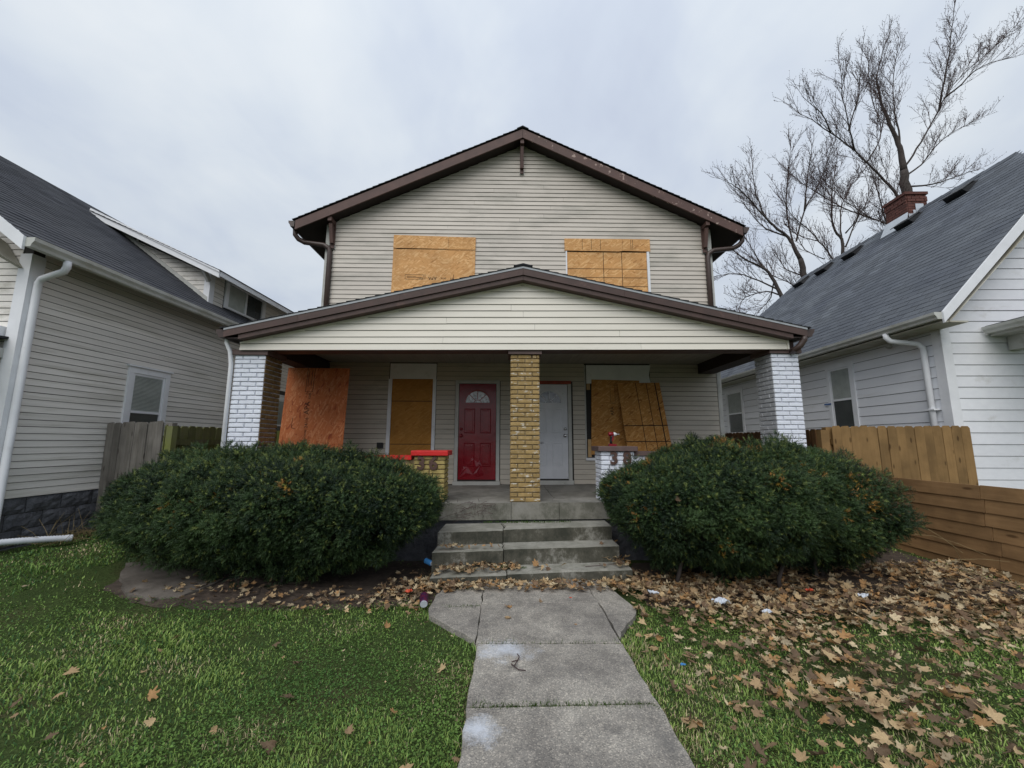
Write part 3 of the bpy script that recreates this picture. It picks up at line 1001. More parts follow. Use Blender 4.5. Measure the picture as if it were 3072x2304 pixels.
for (ue, ze, s_) in ((EL, EZL, -1), (ER, EZR, 1)):
    roof_side(house, (AP_U, AP_Z - 0.02), (ue, ze - 0.02), VR + 0.03, 19.2, 0.05, M['soffit_brown'])
    # shingle layer in courses so that the rake edge shows stepped butts
    sl = math.hypot(ue - AP_U, AP_Z - ze)
    Uv = Vector((AP_U - ue, 0, AP_Z - ze)) / sl
    shingles(house, (ue - s_ * -0.04, VR - 0.02, ze - 0.015), (0, 1, 0), Uv, 11.4, sl + 0.03, 0.14, 0.9, M['shingle_black'], lambda t: (0, 11.4), thick=0.015, seed=4)
    # fascia board on the rake, in two lengths
    p = lambda u, dz, v: (u, v, (AP_Z - (abs(u - AP_U)) * ((AP_Z - ze) / abs(ue - AP_U))) + dz)
    cuts = [AP_U + s_ * 0.003, AP_U + (ue - AP_U) * 0.55, ue - s_ * 0.02]
    for i in range(2):
        a, b = cuts[i], cuts[i + 1] - (s_ * 0.002 if i == 0 else 0)
        mb = MB()
        mb.hexa([p(a, -0.235, VR), p(b, -0.235, VR), p(b, -0.235, VR + 0.03), p(a, -0.235, VR + 0.03), p(a, -0.03, VR), p(b, -0.03, VR), p(b, -0.03, VR + 0.03), p(a, -0.03, VR + 0.03)])
        house.part('rake_board', mb, M['trim_brown_peel'] if s_ > 0 else M['trim_brown'])
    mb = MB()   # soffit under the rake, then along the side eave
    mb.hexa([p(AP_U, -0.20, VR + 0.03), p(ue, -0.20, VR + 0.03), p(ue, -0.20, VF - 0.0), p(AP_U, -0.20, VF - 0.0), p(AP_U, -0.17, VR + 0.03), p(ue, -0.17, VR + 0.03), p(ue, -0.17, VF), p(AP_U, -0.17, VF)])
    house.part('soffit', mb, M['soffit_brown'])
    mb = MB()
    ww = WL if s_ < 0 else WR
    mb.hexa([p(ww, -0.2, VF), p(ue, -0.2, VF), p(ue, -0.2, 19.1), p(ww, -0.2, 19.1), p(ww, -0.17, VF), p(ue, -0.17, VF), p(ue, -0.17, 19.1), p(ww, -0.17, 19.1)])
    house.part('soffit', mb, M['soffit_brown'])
    # gutter with its end cap
    pr = gutter_profile(0.13, 0.13)
    mb = MB()
    g0 = [(ue + s_ * a - s_ * 0.0, VR + 0.01, ze - 0.155 + b) for a, b in pr]
    mb.prism(g0, [(x, 19.1, z) for x, _, z in g0])
    cp = [(0, 0), (0.08, 0), (0.094, 0.04), (0.124, 0.08), (0.13, 0.13), (0, 0.13)]
    g1 = [(ue + s_ * a, VR + 0.008, ze - 0.155 + b) for a, b in cp]
    mb.prism(g1, [(x, VR + 0.014, z) for x, _, z in g1])
    house.part('gutter', mb, M['gutter_brown'])
    # downspout: outlet, elbow back to the wall, straight run down to the porch roof
    wu = WL + 0.125 if s_ < 0 else WR - 0.125
    pts = [(ue + s_ * 0.05, VR + 0.16, ze - 0.14), (ue + s_ * 0.05, VR + 0.17, ze - 0.26), (ue - s_ * 0.01, VR + 0.2, ze - 0.34), (ue - s_ * 0.12, VR + 0.25, ze - 0.39),
           (wu + s_ * 0.12, VF - 0.10, ze - 0.47), (wu + s_ * 0.02, VF - 0.075, ze - 0.53), (wu, VF - 0.07, ze - 0.63), (wu, VF - 0.07, 3.2)]
    mb = MB()
    mb.tube(pts, 0.052, 8)
    house.part('downspout', mb, M['gutter_brown'], smooth=True)
# ridge cap
mb = MB()
k_ = 0
v_ = VR - 0.03
while v_ < 19:
    for s_, sl_ in ((-1, (AP_Z - EZL) / (AP_U - EL)), (1, (AP_Z - EZR) / (ER - AP_U))):
        mb.hexa([(AP_U, v_, AP_Z + 0.012), (AP_U + s_ * 0.13, v_, AP_Z + 0.012 - 0.13 * sl_), (AP_U + s_ * 0.13, v_ + 0.3, AP_Z + 0.006 - 0.13 * sl_), (AP_U, v_ + 0.3, AP_Z + 0.006),
                 (AP_U, v_, AP_Z + 0.035), (AP_U + s_ * 0.13, v_, AP_Z + 0.03 - 0.13 * sl_), (AP_U + s_ * 0.13, v_ + 0.3, AP_Z + 0.022 - 0.13 * sl_), (AP_U, v_ + 0.3, AP_Z + 0.022)])
    v_ += 0.29
house.part('ridge_cap', mb, M['shingle_black'])
# brackets under the rake
for bu, bt, ln in ((AP_U - 0.01, AP_Z - 0.25, 0.68), (-3.78, topz(-3.78) - 0.14, 0.62), (4.34, topz(4.34) - 0.14, 0.62)):
    mb = MB()
    mb.box(bu - 0.04, VF - 0.06, bt - ln, bu + 0.04, VF - 0.015, bt)
    mb.box(bu - 0.0395, VR + 0.035, bt - 0.095, bu + 0.0395, VF - 0.061, bt - 0.005)
    mb.bar((bu, VF - 0.08, bt - ln + 0.10), (bu, VR + 0.12, bt - 0.12), 0.07, 0.07)
    house.part('bracket', mb, M['trim_brown'])
    mb = MB()
    mb.box(bu - 0.05, VF - 0.03, bt - ln - 0.012, bu + 0.05, VF - 0.014, bt - ln + 0.09)
    house.part('bracket_plate', mb, M['white_dirty'])

# doors -----------------------------------------------------------------
def make_door(u0, u1, z0, z1, mat, hinge, red):
    D = Thing.__new__(Thing)
    fm = M['frame_white']
    fo = 0.075
    mb = MB()
    mb.box(u0 - fo, VF - 0.045, 0.74, u0 - 0.006, VF, z1 + 0.006)
    mb.box(u1 + 0.006, VF - 0.045, 0.74, u1 + fo, VF, z1 + 0.006)
    fr_o = house.part('door_frame', mb, fm)
    mb = MB()
    mb.box(u0 - fo, VF - 0.047, z1 + 0.008, u1 + fo, VF, z1 + 0.072)
    house.part('lintel', mb, M['frame_red'] if red else fm, parent=fr_o)
    mb = MB()
    mb.box(u0 - 0.09, VF - 0.10, 0.735, u1 + 0.09, VF - 0.0455, z0 - 0.03)
    house.part('threshold', mb, fm, parent=fr_o)
    # slab: grid with recessed panels and the fan opening, panels as raised mouldings
    mb = MB()
    mb.box(u0, VF - 0.016, z0, u1, VF - 0.001, z1)
    d = house.part('door', mb, mat)
    w = u1 - u0
    h = z1 - z0
    for (a, b, c, e) in ((0.15, 0.435, 0.475, 0.735), (0.575, 0.865, 0.475, 0.735), (0.15, 0.435, 0.13, 0.375), (0.575, 0.865, 0.13, 0.375)):
        pu0, pu1, pz0, pz1 = u0 + a * w, u0 + b * w, z0 + c * h, z0 + e * h
        mb = MB()
        def ring(o, i, y0, y1):
            A = [(pu0 + o, pz0 + o), (pu1 - o, pz0 + o), (pu1 - o, pz1 - o), (pu0 + o, pz1 - o)]
            B = [(pu0 + i, pz0 + i), (pu1 - i, pz0 + i), (pu1 - i, pz1 - i), (pu0 + i, pz1 - i)]
            b_ = len(mb.v)
            mb.v += [(x, VF - y0, z) for x, z in A] + [(x, VF - y1, z) for x, z in B]
            mb.f += [(b_ + k, b_ + (k + 1) % 4, b_ + 4 + (k + 1) % 4, b_ + 4 + k) for k in range(4)]
        ring(0, 0.008, 0.016, 0.024)
        ring(0.008, 0.02, 0.024, 0.0172)
        ring(0.02, 0.04, 0.0172, 0.0172)
        ring(0.04, 0.052, 0.0172, 0.021)
        b_ = len(mb.v)
        mb.v += [(pu0 + .052, VF - .021, pz0 + .052), (pu1 - .052, VF - .021, pz0 + .052), (pu1 - .052, VF - .021, pz1 - .052), (pu0 + .052, VF - .021, pz1 - .052)]
        mb.f.append((b_, b_ + 1, b_ + 2, b_ + 3))
        house.part('door_panel', mb, mat, parent=d)
    # fan light
    cx, cz, rx, rz = (u0 + u1) / 2, z0 + 0.80 * h, 0.245, 0.235
    rim = MB()
    n = 20
    A = [(cx + (rx + 0.035) * math.cos(math.pi * k / n), cz + (rz + 0.035) * math.sin(math.pi * k / n)) for k in range(n + 1)]
    B = [(cx + rx * math.cos(math.pi * k / n), cz + rz * math.sin(math.pi * k / n)) for k in range(n + 1)]
    for k in range(n):
        rim.hexa([(A[k][0], VF - 0.017, A[k][1]), (A[k + 1][0], VF - 0.017, A[k + 1][1]), (B[k + 1][0], VF - 0.017, B[k + 1][1]), (B[k][0], VF - 0.017, B[k][1]),
                  (A[k][0], VF - 0.034, A[k][1]), (A[k + 1][0], VF - 0.034, A[k + 1][1]), (B[k + 1][0], VF - 0.03, B[k + 1][1]), (B[k][0], VF - 0.03, B[k][1])])
    rim.box(cx - rx - 0.035, VF - 0.034, cz - 0.035, cx + rx + 0.035, VF - 0.017, cz - 0.001)
    house.part('fan_frame', rim, mat, parent=d)
    bars = MB()
    for an in (45, 90, 135):
        c_, s2 = math.cos(R(an)), math.sin(R(an))
        bars.bar((cx + 0.07 * c_, VF - 0.027, cz + 0.07 * s2), (cx + rx * c_, VF - 0.027, cz + rz * s2), 0.014, 0.014, (0, 1, 0))
    pr_ = [(cx + 0.075 * math.cos(math.pi * k / 8), VF - 0.0265, cz + 0.055 * math.sin(math.pi * k / 8)) for k in range(9)]
    bars.tube(pr_, 0.008, 4)
    house.part('muntin', bars, mat, parent=d)
    g = [(cx, cz)] + B
    edges = [0, 5, 10, 15, 20]
    for q in range(4):
        ks = list(range(edges[q], edges[q + 1] + 1))
        mb = MB()
        pts = [(cx, VF - 0.0195, cz + 0.001)] + [(B[k][0], VF - 0.0195, B[k][1]) for k in ks]
        mb.poly(pts, [tuple(range(len(pts)))])
        house.part('pane', mb, M['fanglass_dark'] if red else M['fanglass'], parent=d)
    # knob and dead bolt
    ku = u1 - 0.06 if hinge == 'L' else u0 + 0.055
    km = mat if red is False and mat is M['door_red'] else M['chrome']
    for zz, r_ in ((z0 + 0.45 * h, 0.032), (z0 + 0.52 * h, 0.027)):
        mb = MB()
        mb.lathe([(r_ * 1.15, 0), (r_ * 1.1, -0.008), (0.014, -0.012), (0.014, -0.028), (r_, -0.036), (r_, -0.052), (r_ * 0.6, -0.062), (0.004, -0.063)], (ku, VF - 0.017, zz), 'Y', 14)
        house.part('door_knob' if r_ > 0.03 else 'deadbolt', mb, km, parent=d, smooth=True)
    return d


rdoor = make_door(-0.966, -0.204, 0.85, 2.79, M['door_red'], 'R', False)
rdoor['label'] = 'dented dark red panelled door with a fan light'
# dents at the foot of the red door: buckled sheet facets, proud by a few millimetres
mb = MB()
P_ = lambda a, b, d_: (-0.966 + 0.762 * a, VF - 0.0165 - d_, 0.85 + 1.94 * b)
dent = [((0.04, 0.02), (0.40, 0.05), (0.26, 0.13)), ((0.40, 0.05), (0.60, 0.15), (0.44, 0.20)), ((0.26, 0.13), (0.44, 0.20), (0.36, 0.24)), ((0.60, 0.15), (0.70, 0.05), (0.52, 0.02)), ((0.40, 0.05), (0.52, 0.02), (0.60, 0.15)), ((0.04, 0.02), (0.15, 0.14), (0.26, 0.13)), ((0.5, 0.15), (0.66, 0.12), (0.58, 0.20))]
for a, b, c in dent:
    m_ = ((a[0] + b[0] + c[0]) / 3, (a[1] + b[1] + c[1]) / 3)
    mb.poly([P_(*a, 0.0), P_(*b, 0.0), P_(*c, 0.0), P_(*m_, 0.012)], [(0, 1, 3), (1, 2, 3), (2, 0, 3)])
house.part('dented_skin', mb, M['door_red'], parent=rdoor)
wdoor = make_door(0.51, 1.272, 0.87, 2.79, M['door_white'], 'L', True)
wdoor['label'] = 'scuffed off-white panelled door with chrome knob and deadbolt'

# boarded windows -------------------------------------------------------
def board(T, pts, d, mat, th=0.014, name='plywood_board', parent=None, v=VF, fn=None):
    """pts: outline (u,z) counter-clockwise, d: distance of the back from the wall plane"""
    mb = MB()
    mb.prism([(u, v - d, z) for u, z in pts], [(u, v - d - th, z) for u, z in pts])
    return T.part(name, mb, mat, parent=parent, fn=fn)


def rect(a, b, c, d):
    return [(a, c), (b, c), (b, d), (a, d)]


w1 = board(house, rect(-2.40, -0.74, 4.2, 5.745), 0.014, M['osb_up'], name='boarded_window')
w1['label'] = 'window covered with new chipboard on the upper left'
board(house, [(-2.467, 5.765), (-1.283, 5.75), (-1.283, 6.036), (-2.467, 6.064)], 0.0285, M['osb_up'], parent=w1)
board(house, [(-1.278, 5.74), (-0.685, 5.74), (-0.682, 6.026), (-1.278, 6.035)], 0.026, M['osb_up2'], parent=w1)
board(house, [(-2.475, 4.2), (-2.402, 4.2), (-2.402, 5.76), (-2.466, 5.76)], 0.0143, M['osb_up'], parent=w1)
board(house, [(-0.738, 4.2), (-0.70, 4.2), (-0.685, 5.738), (-0.738, 5.738)], 0.0143, M['osb_up'], parent=w1)
w2 = board(house, [(1.318, 4.2), (3.055, 4.2), (3.06, 5.722), (1.318, 5.722)], 0.006, M['osb_up2'], name='boarded_window')
w2['label'] = 'window covered with ruled chipboard on the upper right'
board(house, [(1.261, 5.745), (2.46, 5.735), (2.535, 5.75), (2.535, 6.025), (1.261, 6.022)], 0.028, M['osb_up2'], parent=w2)
board(house, [(2.540, 5.752), (3.142, 5.742), (3.142, 6.028), (2.540, 6.026)], 0.026, M['osb_up2'], parent=w2)
for a, b in ((1.285, 1.314), (3.064, 3.118)):
    mb = MB()
    mb.box(a, VF - 0.034, 4.2, b, VF, 5.74)
    house.part('window_trim', mb, M['white_trim'], parent=w2)
def strip(T, a, b, w, vv, mat, parent, name='guide_line'):
    mb = MB()
    mb.bar((a[0], vv, a[1]), (b[0], vv, b[1]), w, 0.0016, (0, 1, 0))
    T.part(name, mb, mat, parent=parent)
vv = VF - 0.0212
for u_ in (2.109, 2.513):
    strip(house, (u_, 4.3), (u_, 5.72), 0.012, vv, M['osb_line'], w2)
for z_ in (5.338, 5.139, 4.94):
    strip(house, (1.32, z_), (3.055, z_), 0.009, vv - 0.0012, M['osb_line'], w2)
for u_ in (1.65, 1.85, 2.05, 2.72, 2.76):
    strip(house, (u_, 5.77 if u_ < 2.5 else 5.78), (u_, 6.01), 0.008, VF - 0.0435 if u_ < 2.5 else VF - 0.0415, M['osb_line'], w2)
# stamp on the upper left board, upside down as in the photo
def stamp(T, items, u, z, v, rot, parent, thing_rot=(R(90), 0, 0)):
    pass
for body, sz, du in (('APA', 0.10, 0.0), ('EXP 1', 0.045, -0.26), ('24/16', 0.05, 0.24), ('PS 2', 0.045, 0.42)):
    me = text_mesh(body, sz, 0.0008, M['ink'], 'stamp_text')
    house.inst('stamp_text', me, (-1.60 + du, VF - 0.0296, 5.085), (R(90), R(180), 0), parent=w1).scale = (1, 1, 1)
for (a, b, c, d_) in ((-2.19, -1.80, 5.055, 5.063), (-2.19, -1.80, 5.155, 5.163), (-2.19, -2.183, 5.055, 5.163), (-1.80, -1.793, 5.055, 5.163), (-1.765, -1.755, 5.05, 5.17), (-1.15, -1.14, 5.05, 5.17), (-2.15, -1.84, 5.095, 5.105), (-2.15, -1.95, 5.12, 5.128)):
    mb = MB()
    mb.box(a, VF - 0.0292, c, b, VF - 0.0281, d_)
    house.part('stamp_mark', mb, M['ink'], parent=w1)

# lower left window: white head panel and casings round three boards
lw = board(house, rect(-2.352, -1.522, 1.15, 1.543), 0.006, M['osb_left'], name='boarded_window')
lw['label'] = 'tall ground floor opening boarded with orange brown chipboard left of the red door'
board(house, rect(-2.352, -1.52, 1.555, 2.419), 0.006, M['osb_left'], parent=lw)
board(house, rect(-2.355, -1.518, 2.432, 2.884), 0.009, M['osb_left'], parent=lw)
board(house, rect(-2.41, -1.452, 2.888, 3.214), 0.008, M['white_trim'], name='head_panel', parent=lw)
for a, b in ((-2.432, -2.358), (-1.515, -1.448)):
    mb = MB()
    mb.box(a, VF - 0.03, 1.1, b, VF, 2.886)
    house.part('casing', mb, M['white_trim'], parent=lw)
mb = MB()
mb.box(-2.40, VF - 0.004, 1.1, -1.46, VF, 3.2)
house.part('backing', mb, M['dark'], parent=lw)
# lower right window: dark opening, studs, head panel, nailed sheet
rw = board(house, [(1.738, 1.355), (2.70, 1.355), (2.773, 2.875), (1.777, 2.893)], 0.035, M['osb_right'], name='boarded_window')
rw['label'] = 'ground floor window with loose chipboard, raw studs and a white head panel'
board(house, [(1.672, 2.812), (3.012, 2.825), (2.99, 3.0), (3.025, 3.206), (1.672, 3.2)], 0.018, M['white_trim'], name='head_panel', parent=rw)
mb = MB()
mb.box(1.65, VF - 0.004, 1.29, 2.95, VF + 0.0, 3.2)
house.part('opening', mb, M['dark'], parent=rw)
for a, b in ((2.68, 2.81), (1.30, 1.66)):
    mb = MB()
    mb.box(1.675, VF - 0.03, a, 1.745, VF - 0.005, b)
    house.part('stud', mb, M['pine'], parent=rw)
mb = MB()
mb.box(1.63, VF - 0.05, 1.235, 3.0, VF, 1.288)
house.part('sill', mb, M['white_trim'], parent=rw)
mb = MB()
mb.box(1.63, VF - 0.025, 1.289, 1.655, VF, 3.2)
house.part('casing', mb, M['white_dirty'], parent=rw)
me = text_mesh('APA', 0.10, 0.0008, M['ink'], 'stamp_text')
house.inst('stamp_text', me, (2.19, VF - 0.0505, 2.24), (R(90), R(-90), 0), parent=rw)
for (a, b, c, d_) in ((2.155, 2.16, 2.42, 2.78), (2.255, 2.26, 2.42, 2.78), (2.16, 2.255, 2.42, 2.425), (2.16, 2.255, 2.775, 2.78), (2.15, 2.26, 2.39, 2.396)):
    mb = MB()
    mb.box(a, VF - 0.0505, c, b, VF - 0.0492, d_)
    house.part('stamp_mark', mb, M['ink'], parent=rw)
# socket box on the wall
mb = MB()
mb.box(-2.60, VF - 0.06, 1.47, -2.48, VF - 0.012, 1.58)
house.part('socket_box', mb, M['black'])

# porch -----------------------------------------------------------------
FZ = 0.757
VP = 5.78
def jag(u, v0, v1, n, a, rd):
    return [(u + rd.uniform(-a, a), v0 + (v1 - v0) * i / n) for i in range(n + 1)]
rdj = random.Random(2)
c1 = [(0.08, VP), (0.08, 8.25)]
c2 = jag(0.72, VP, 6.5, 6, 0.035, rdj) + [(0.74, 8.25)]
def slabp(left, right, z0, z1, name, mat, fn=None, gap=0.003):
    mb = MB()
    ol = [(u + gap, v) for u, v in left] + [(u - gap, v) for u, v in reversed(right)]
    ol = ol[::-1]
    mb.prism([(u, v, z0) for u, v in ol], [(u, v, z1) for u, v in ol])
    return house.part(name, mb, mat, fn=fn)
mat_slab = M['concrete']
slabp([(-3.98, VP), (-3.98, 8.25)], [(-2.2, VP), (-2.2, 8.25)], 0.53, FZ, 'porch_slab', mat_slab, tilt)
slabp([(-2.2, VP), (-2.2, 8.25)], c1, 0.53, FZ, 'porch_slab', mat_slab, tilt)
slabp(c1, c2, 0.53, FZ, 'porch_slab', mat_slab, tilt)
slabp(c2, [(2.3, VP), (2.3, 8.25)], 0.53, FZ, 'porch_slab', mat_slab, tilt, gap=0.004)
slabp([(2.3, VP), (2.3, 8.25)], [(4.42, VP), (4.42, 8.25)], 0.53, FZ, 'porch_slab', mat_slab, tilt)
mb = MB()
mb.box(-3.9, VP + 0.06, -0.1, 4.35, 8.24, 0.528)
house.part('porch_foundation', mb, M['block'])

# pillars ------------------------------------------------------------------
def brick_mesh(L, Hh, D, mat, seed):
    rd = random.Random(seed)
    mb = MB()
    e = 0.005
    def q(y, ins, j):
        return [(x + rd.uniform(-j, j), y + rd.uniform(-j, j) * 0.6, z + rd.uniform(-j, j)) for x, z in ((-L / 2 + ins, -Hh / 2 + ins), (L / 2 - ins, -Hh / 2 + ins), (L / 2 - ins, Hh / 2 - ins), (-L / 2 + ins, Hh / 2 - ins))]
    A, B, C_ = q(D, 0, 0), q(0.006, 0, 0.0012), q(0, e, 0.0018)
    mb.v = A + B + C_
    mb.f = [(0, 1, 2, 3)] + [(i, (i + 1) % 4, 4 + (i + 1) % 4, 4 + i) for i in range(4)] + [(4 + i, 4 + (i + 1) % 4, 8 + (i + 1) % 4, 8 + i) for i in range(4)] + [(8, 9, 10, 11)]
    return mesh_of('brick', mb, mat)


_bm = {}
def get_brick(L, Hh, mat):
    k = (round(L, 3), mat.name)
    if k not in _bm:
        _bm[k] = [brick_mesh(L, Hh, 0.05, mat, s) for s in range(4)]
    return random.choice(_bm[k])


def brick_face(T, parent, u0, u1, v, z0, n, ch, mat, axis='F', zmin=-1, tl=None, stuff=None, odd=0):
    """bricks on one face; axis F: faces the street (v const), R/L: faces +u/-u (u const = v arg, u0..u1 are v's)"""
    w = u1 - u0
    L = w / 2
    for k in range(n):
        zc_ = z0 + (k + 0.5) * ch
        if (k + odd) % 2 == 0:
            cells = [(u0, u0 + L), (u0 + L, u1)]
        else:
            cells = [(u0, u0 + L / 2), (u0 + L / 2, u1 - L / 2), (u1 - L / 2, u1)]
        for a, b in cells:
            ln = b - a - 0.013
            jz = random.uniform(-0.0015, 0.0015)
            hh = ch - 0.0135
            if zc_ < zmin and stuff is not None:
                if axis == 'F':
                    stuff.box(a + .005, v + random.uniform(-.002, .002), zc_ - hh / 2, b - .005, v + 0.03, zc_ + hh / 2)
                else:
                    s_ = -1 if axis == 'R' else 1
                    x0_, x1_ = sorted((v, v + s_ * 0.03))
                    stuff.box(x0_, a + .005, zc_ - hh / 2, x1_, b - .005, zc_ + hh / 2)
                continue
            me = get_brick(ln, hh, mat)
            jj = random.uniform(-0.003, 0.003)
            if axis == 'F':
                p = ((a + b) / 2, v + jj, zc_ + jz)
                rz = 0
            elif axis == 'R':
                p = (v + jj, (a + b) / 2, zc_ + jz)
                rz = R(90)
            else:
                p = (v + jj, (a + b) / 2, zc_ + jz)
                rz = R(-90)
            if tl:
                p = tl(*p)
            loc = (p[0], p[1], p[2])
            T.inst('brick', me, loc, (0, random.uniform(-.004, .004), rz), parent=parent)


CH = 0.0668
def pillar(u0, u1, mf, ms, mo, side, capz, lbl, zmin, n=32, odd=0):
    v0, v1 = VP + 0.06, VP + 0.06 + (u1 - u0)
    dz = 0.0085 * ((u0 + u1) / 2 - 0.24)
    core = MB()
    core.box(u0 + 0.017, v0 + 0.017, FZ + dz - 0.002, u1 - 0.017, v1 - 0.017, capz)
    p = house.part('brick_pillar', core, mo, label=lbl)
    st = MB()
    z0 = FZ + dz
    ch = (capz - z0) / n
    brick_face(house, p, u0, u1, v0, z0, n, ch, mf, 'F', zmin, None, st, odd)
    if side == 'R':
        brick_face(house, p, v0 + 0.002, v1, u1, z0, n, ch, ms, 'R', zmin, None, st, odd + 1)
        brick_face(house, p, v0 + 0.002, v1, u0, z0, n, ch, mf, 'L', 99, None, st, odd + 1)
    elif side == 'L':
        brick_face(house, p, v0 + 0.002, v1, u0, z0, n, ch, ms, 'L', zmin, None, st, odd + 1)
        brick_face(house, p, v0 + 0.002, v1, u1, z0, n, ch, mf, 'R', 99, None, st, odd + 1)
    else:
        brick_face(house, p, v0 + 0.002, v1, u1, z0, n, ch, mf, 'R', 99, None, st, odd + 1)
        brick_face(house, p, v0 + 0.002, v1, u0, z0, n, ch, mf, 'L', 99, None, st, odd + 1)
    house.part('brickwork', st, mf, parent=p, kind='stuff')
    mb = MB()
    mb.box(u0 - 0.035, v0 - 0.03, capz, u1 + 0.035, v1 + 0.03, capz + 0.075)
    house.part('pillar_cap', mb, M['cap_brown'], parent=p)
    return p


pillar(-3.995, -3.545, M['brick_white'], M['brick_olive'], M['mortar_white'], 'R', 2.857, 'white painted brick pillar with a bare brown inner side, left end of the porch', 1.30)
cp_ = pillar(0.066, 0.492, M['brick_yellow'], M['brick_yellow'], M['mortar_yellow'], 'C', 2.895, 'yellow painted brick pillar between the two doors', 0)
pillar(3.985, 4.40, M['brick_white'], M['brick_whitegrey'], M['mortar_white'], 'L', 2.937, 'white painted brick pillar at the right end of the porch', 1.38)
for ch_, du in (('R', 0.38), ('S', 0.455)):
    me = text_mesh(ch_, 0.055, 0.001, M['ink'], 'scrawled_letter')
    house.inst('scrawled_letter', me, (du, VP + 0.056, 2.862), (R(90), 0, 0), parent=cp_)

# beams, gable, porch roof (all with the sag)
GB = 2.972
mb = MB(); mb.box(-3.95, 5.86, GB - 0.01, 4.36, 6.12, 3.235); house.part('porch_beam', mb, M['trim_brown'], fn=tilt)
for a, b in ((-3.95, -3.66), (4.03, 4.36)):
    mb = MB(); mb.box(a, 6.122, 2.995, b, 8.22, 3.24); house.part('porch_beam', mb, M['soffit_brown'], fn=tilt)
k_ = 0
u_ = -3.64
mS = MB(); mS.box(0.002, 6.13, 3.236, 0.098, 8.24, 3.25); mS.box(0.0, 6.13, 3.241, 0.002, 8.24, 3.25)
mSm = mesh_of('ceiling_panel', mS, M['soffit_light'])
while u_ < 4.0:
    house.inst('ceiling_panel', mSm, (u_, 0, random.uniform(-0.0012, 0.0012)), (0, 0, 0))
    u_ += 0.1
mb = MB(); mb.box(-3.66, 6.13, 3.252, 4.03, 8.24, 3.27); house.part('ceiling_backing', mb, M['sheath'])
PAU, PAZ = 0.243, 4.196
PEL, PER, PEZ = -4.05, 4.41, 3.254
VPR = 5.62
def pz(u):
    return PAZ - abs(u - PAU) * ((PAZ - PEZ) / (PAU - PEL if u < PAU else PER - PAU))
def clip_g(z):
    zz = z + 0.165
    a, b = -3.905, 4.20
    if zz > pz(a):
        a = PAU - (PAZ - zz) * (PAU - PEL) / (PAZ - PEZ)
    if zz > pz(b):
        b = PAU + (PAZ - zz) * (PER - PAU) / (PAZ - PEZ)
    if b - a < 0.05:
        return None
    return (a, b)
VG = 5.79
siding(house, lambda s, z, d: (s, VG - d, z), GB - 0.02, 4.0, 0.1, clip_g, [], M['siding_gable'], seed=22, jl=3.4, fn=tilt)
mb = MB(); mb.prism([(u, VG + 0.003, z) for u, z in ((-3.9, GB - .015), (4.19, GB - .015), (4.19, pz(4.19) - .15), (PAU, PAZ - .15), (-3.9, pz(-3.9) - .15))], [(u, VG + 0.05, z) for u, z in ((-3.9, GB - .015), (4.19, GB - .015), (4.19, pz(4.19) - .15), (PAU, PAZ - .15), (-3.9, pz(-3.9) - .15))])
house.part('gable_wall', mb, M['sheath'], fn=tilt)
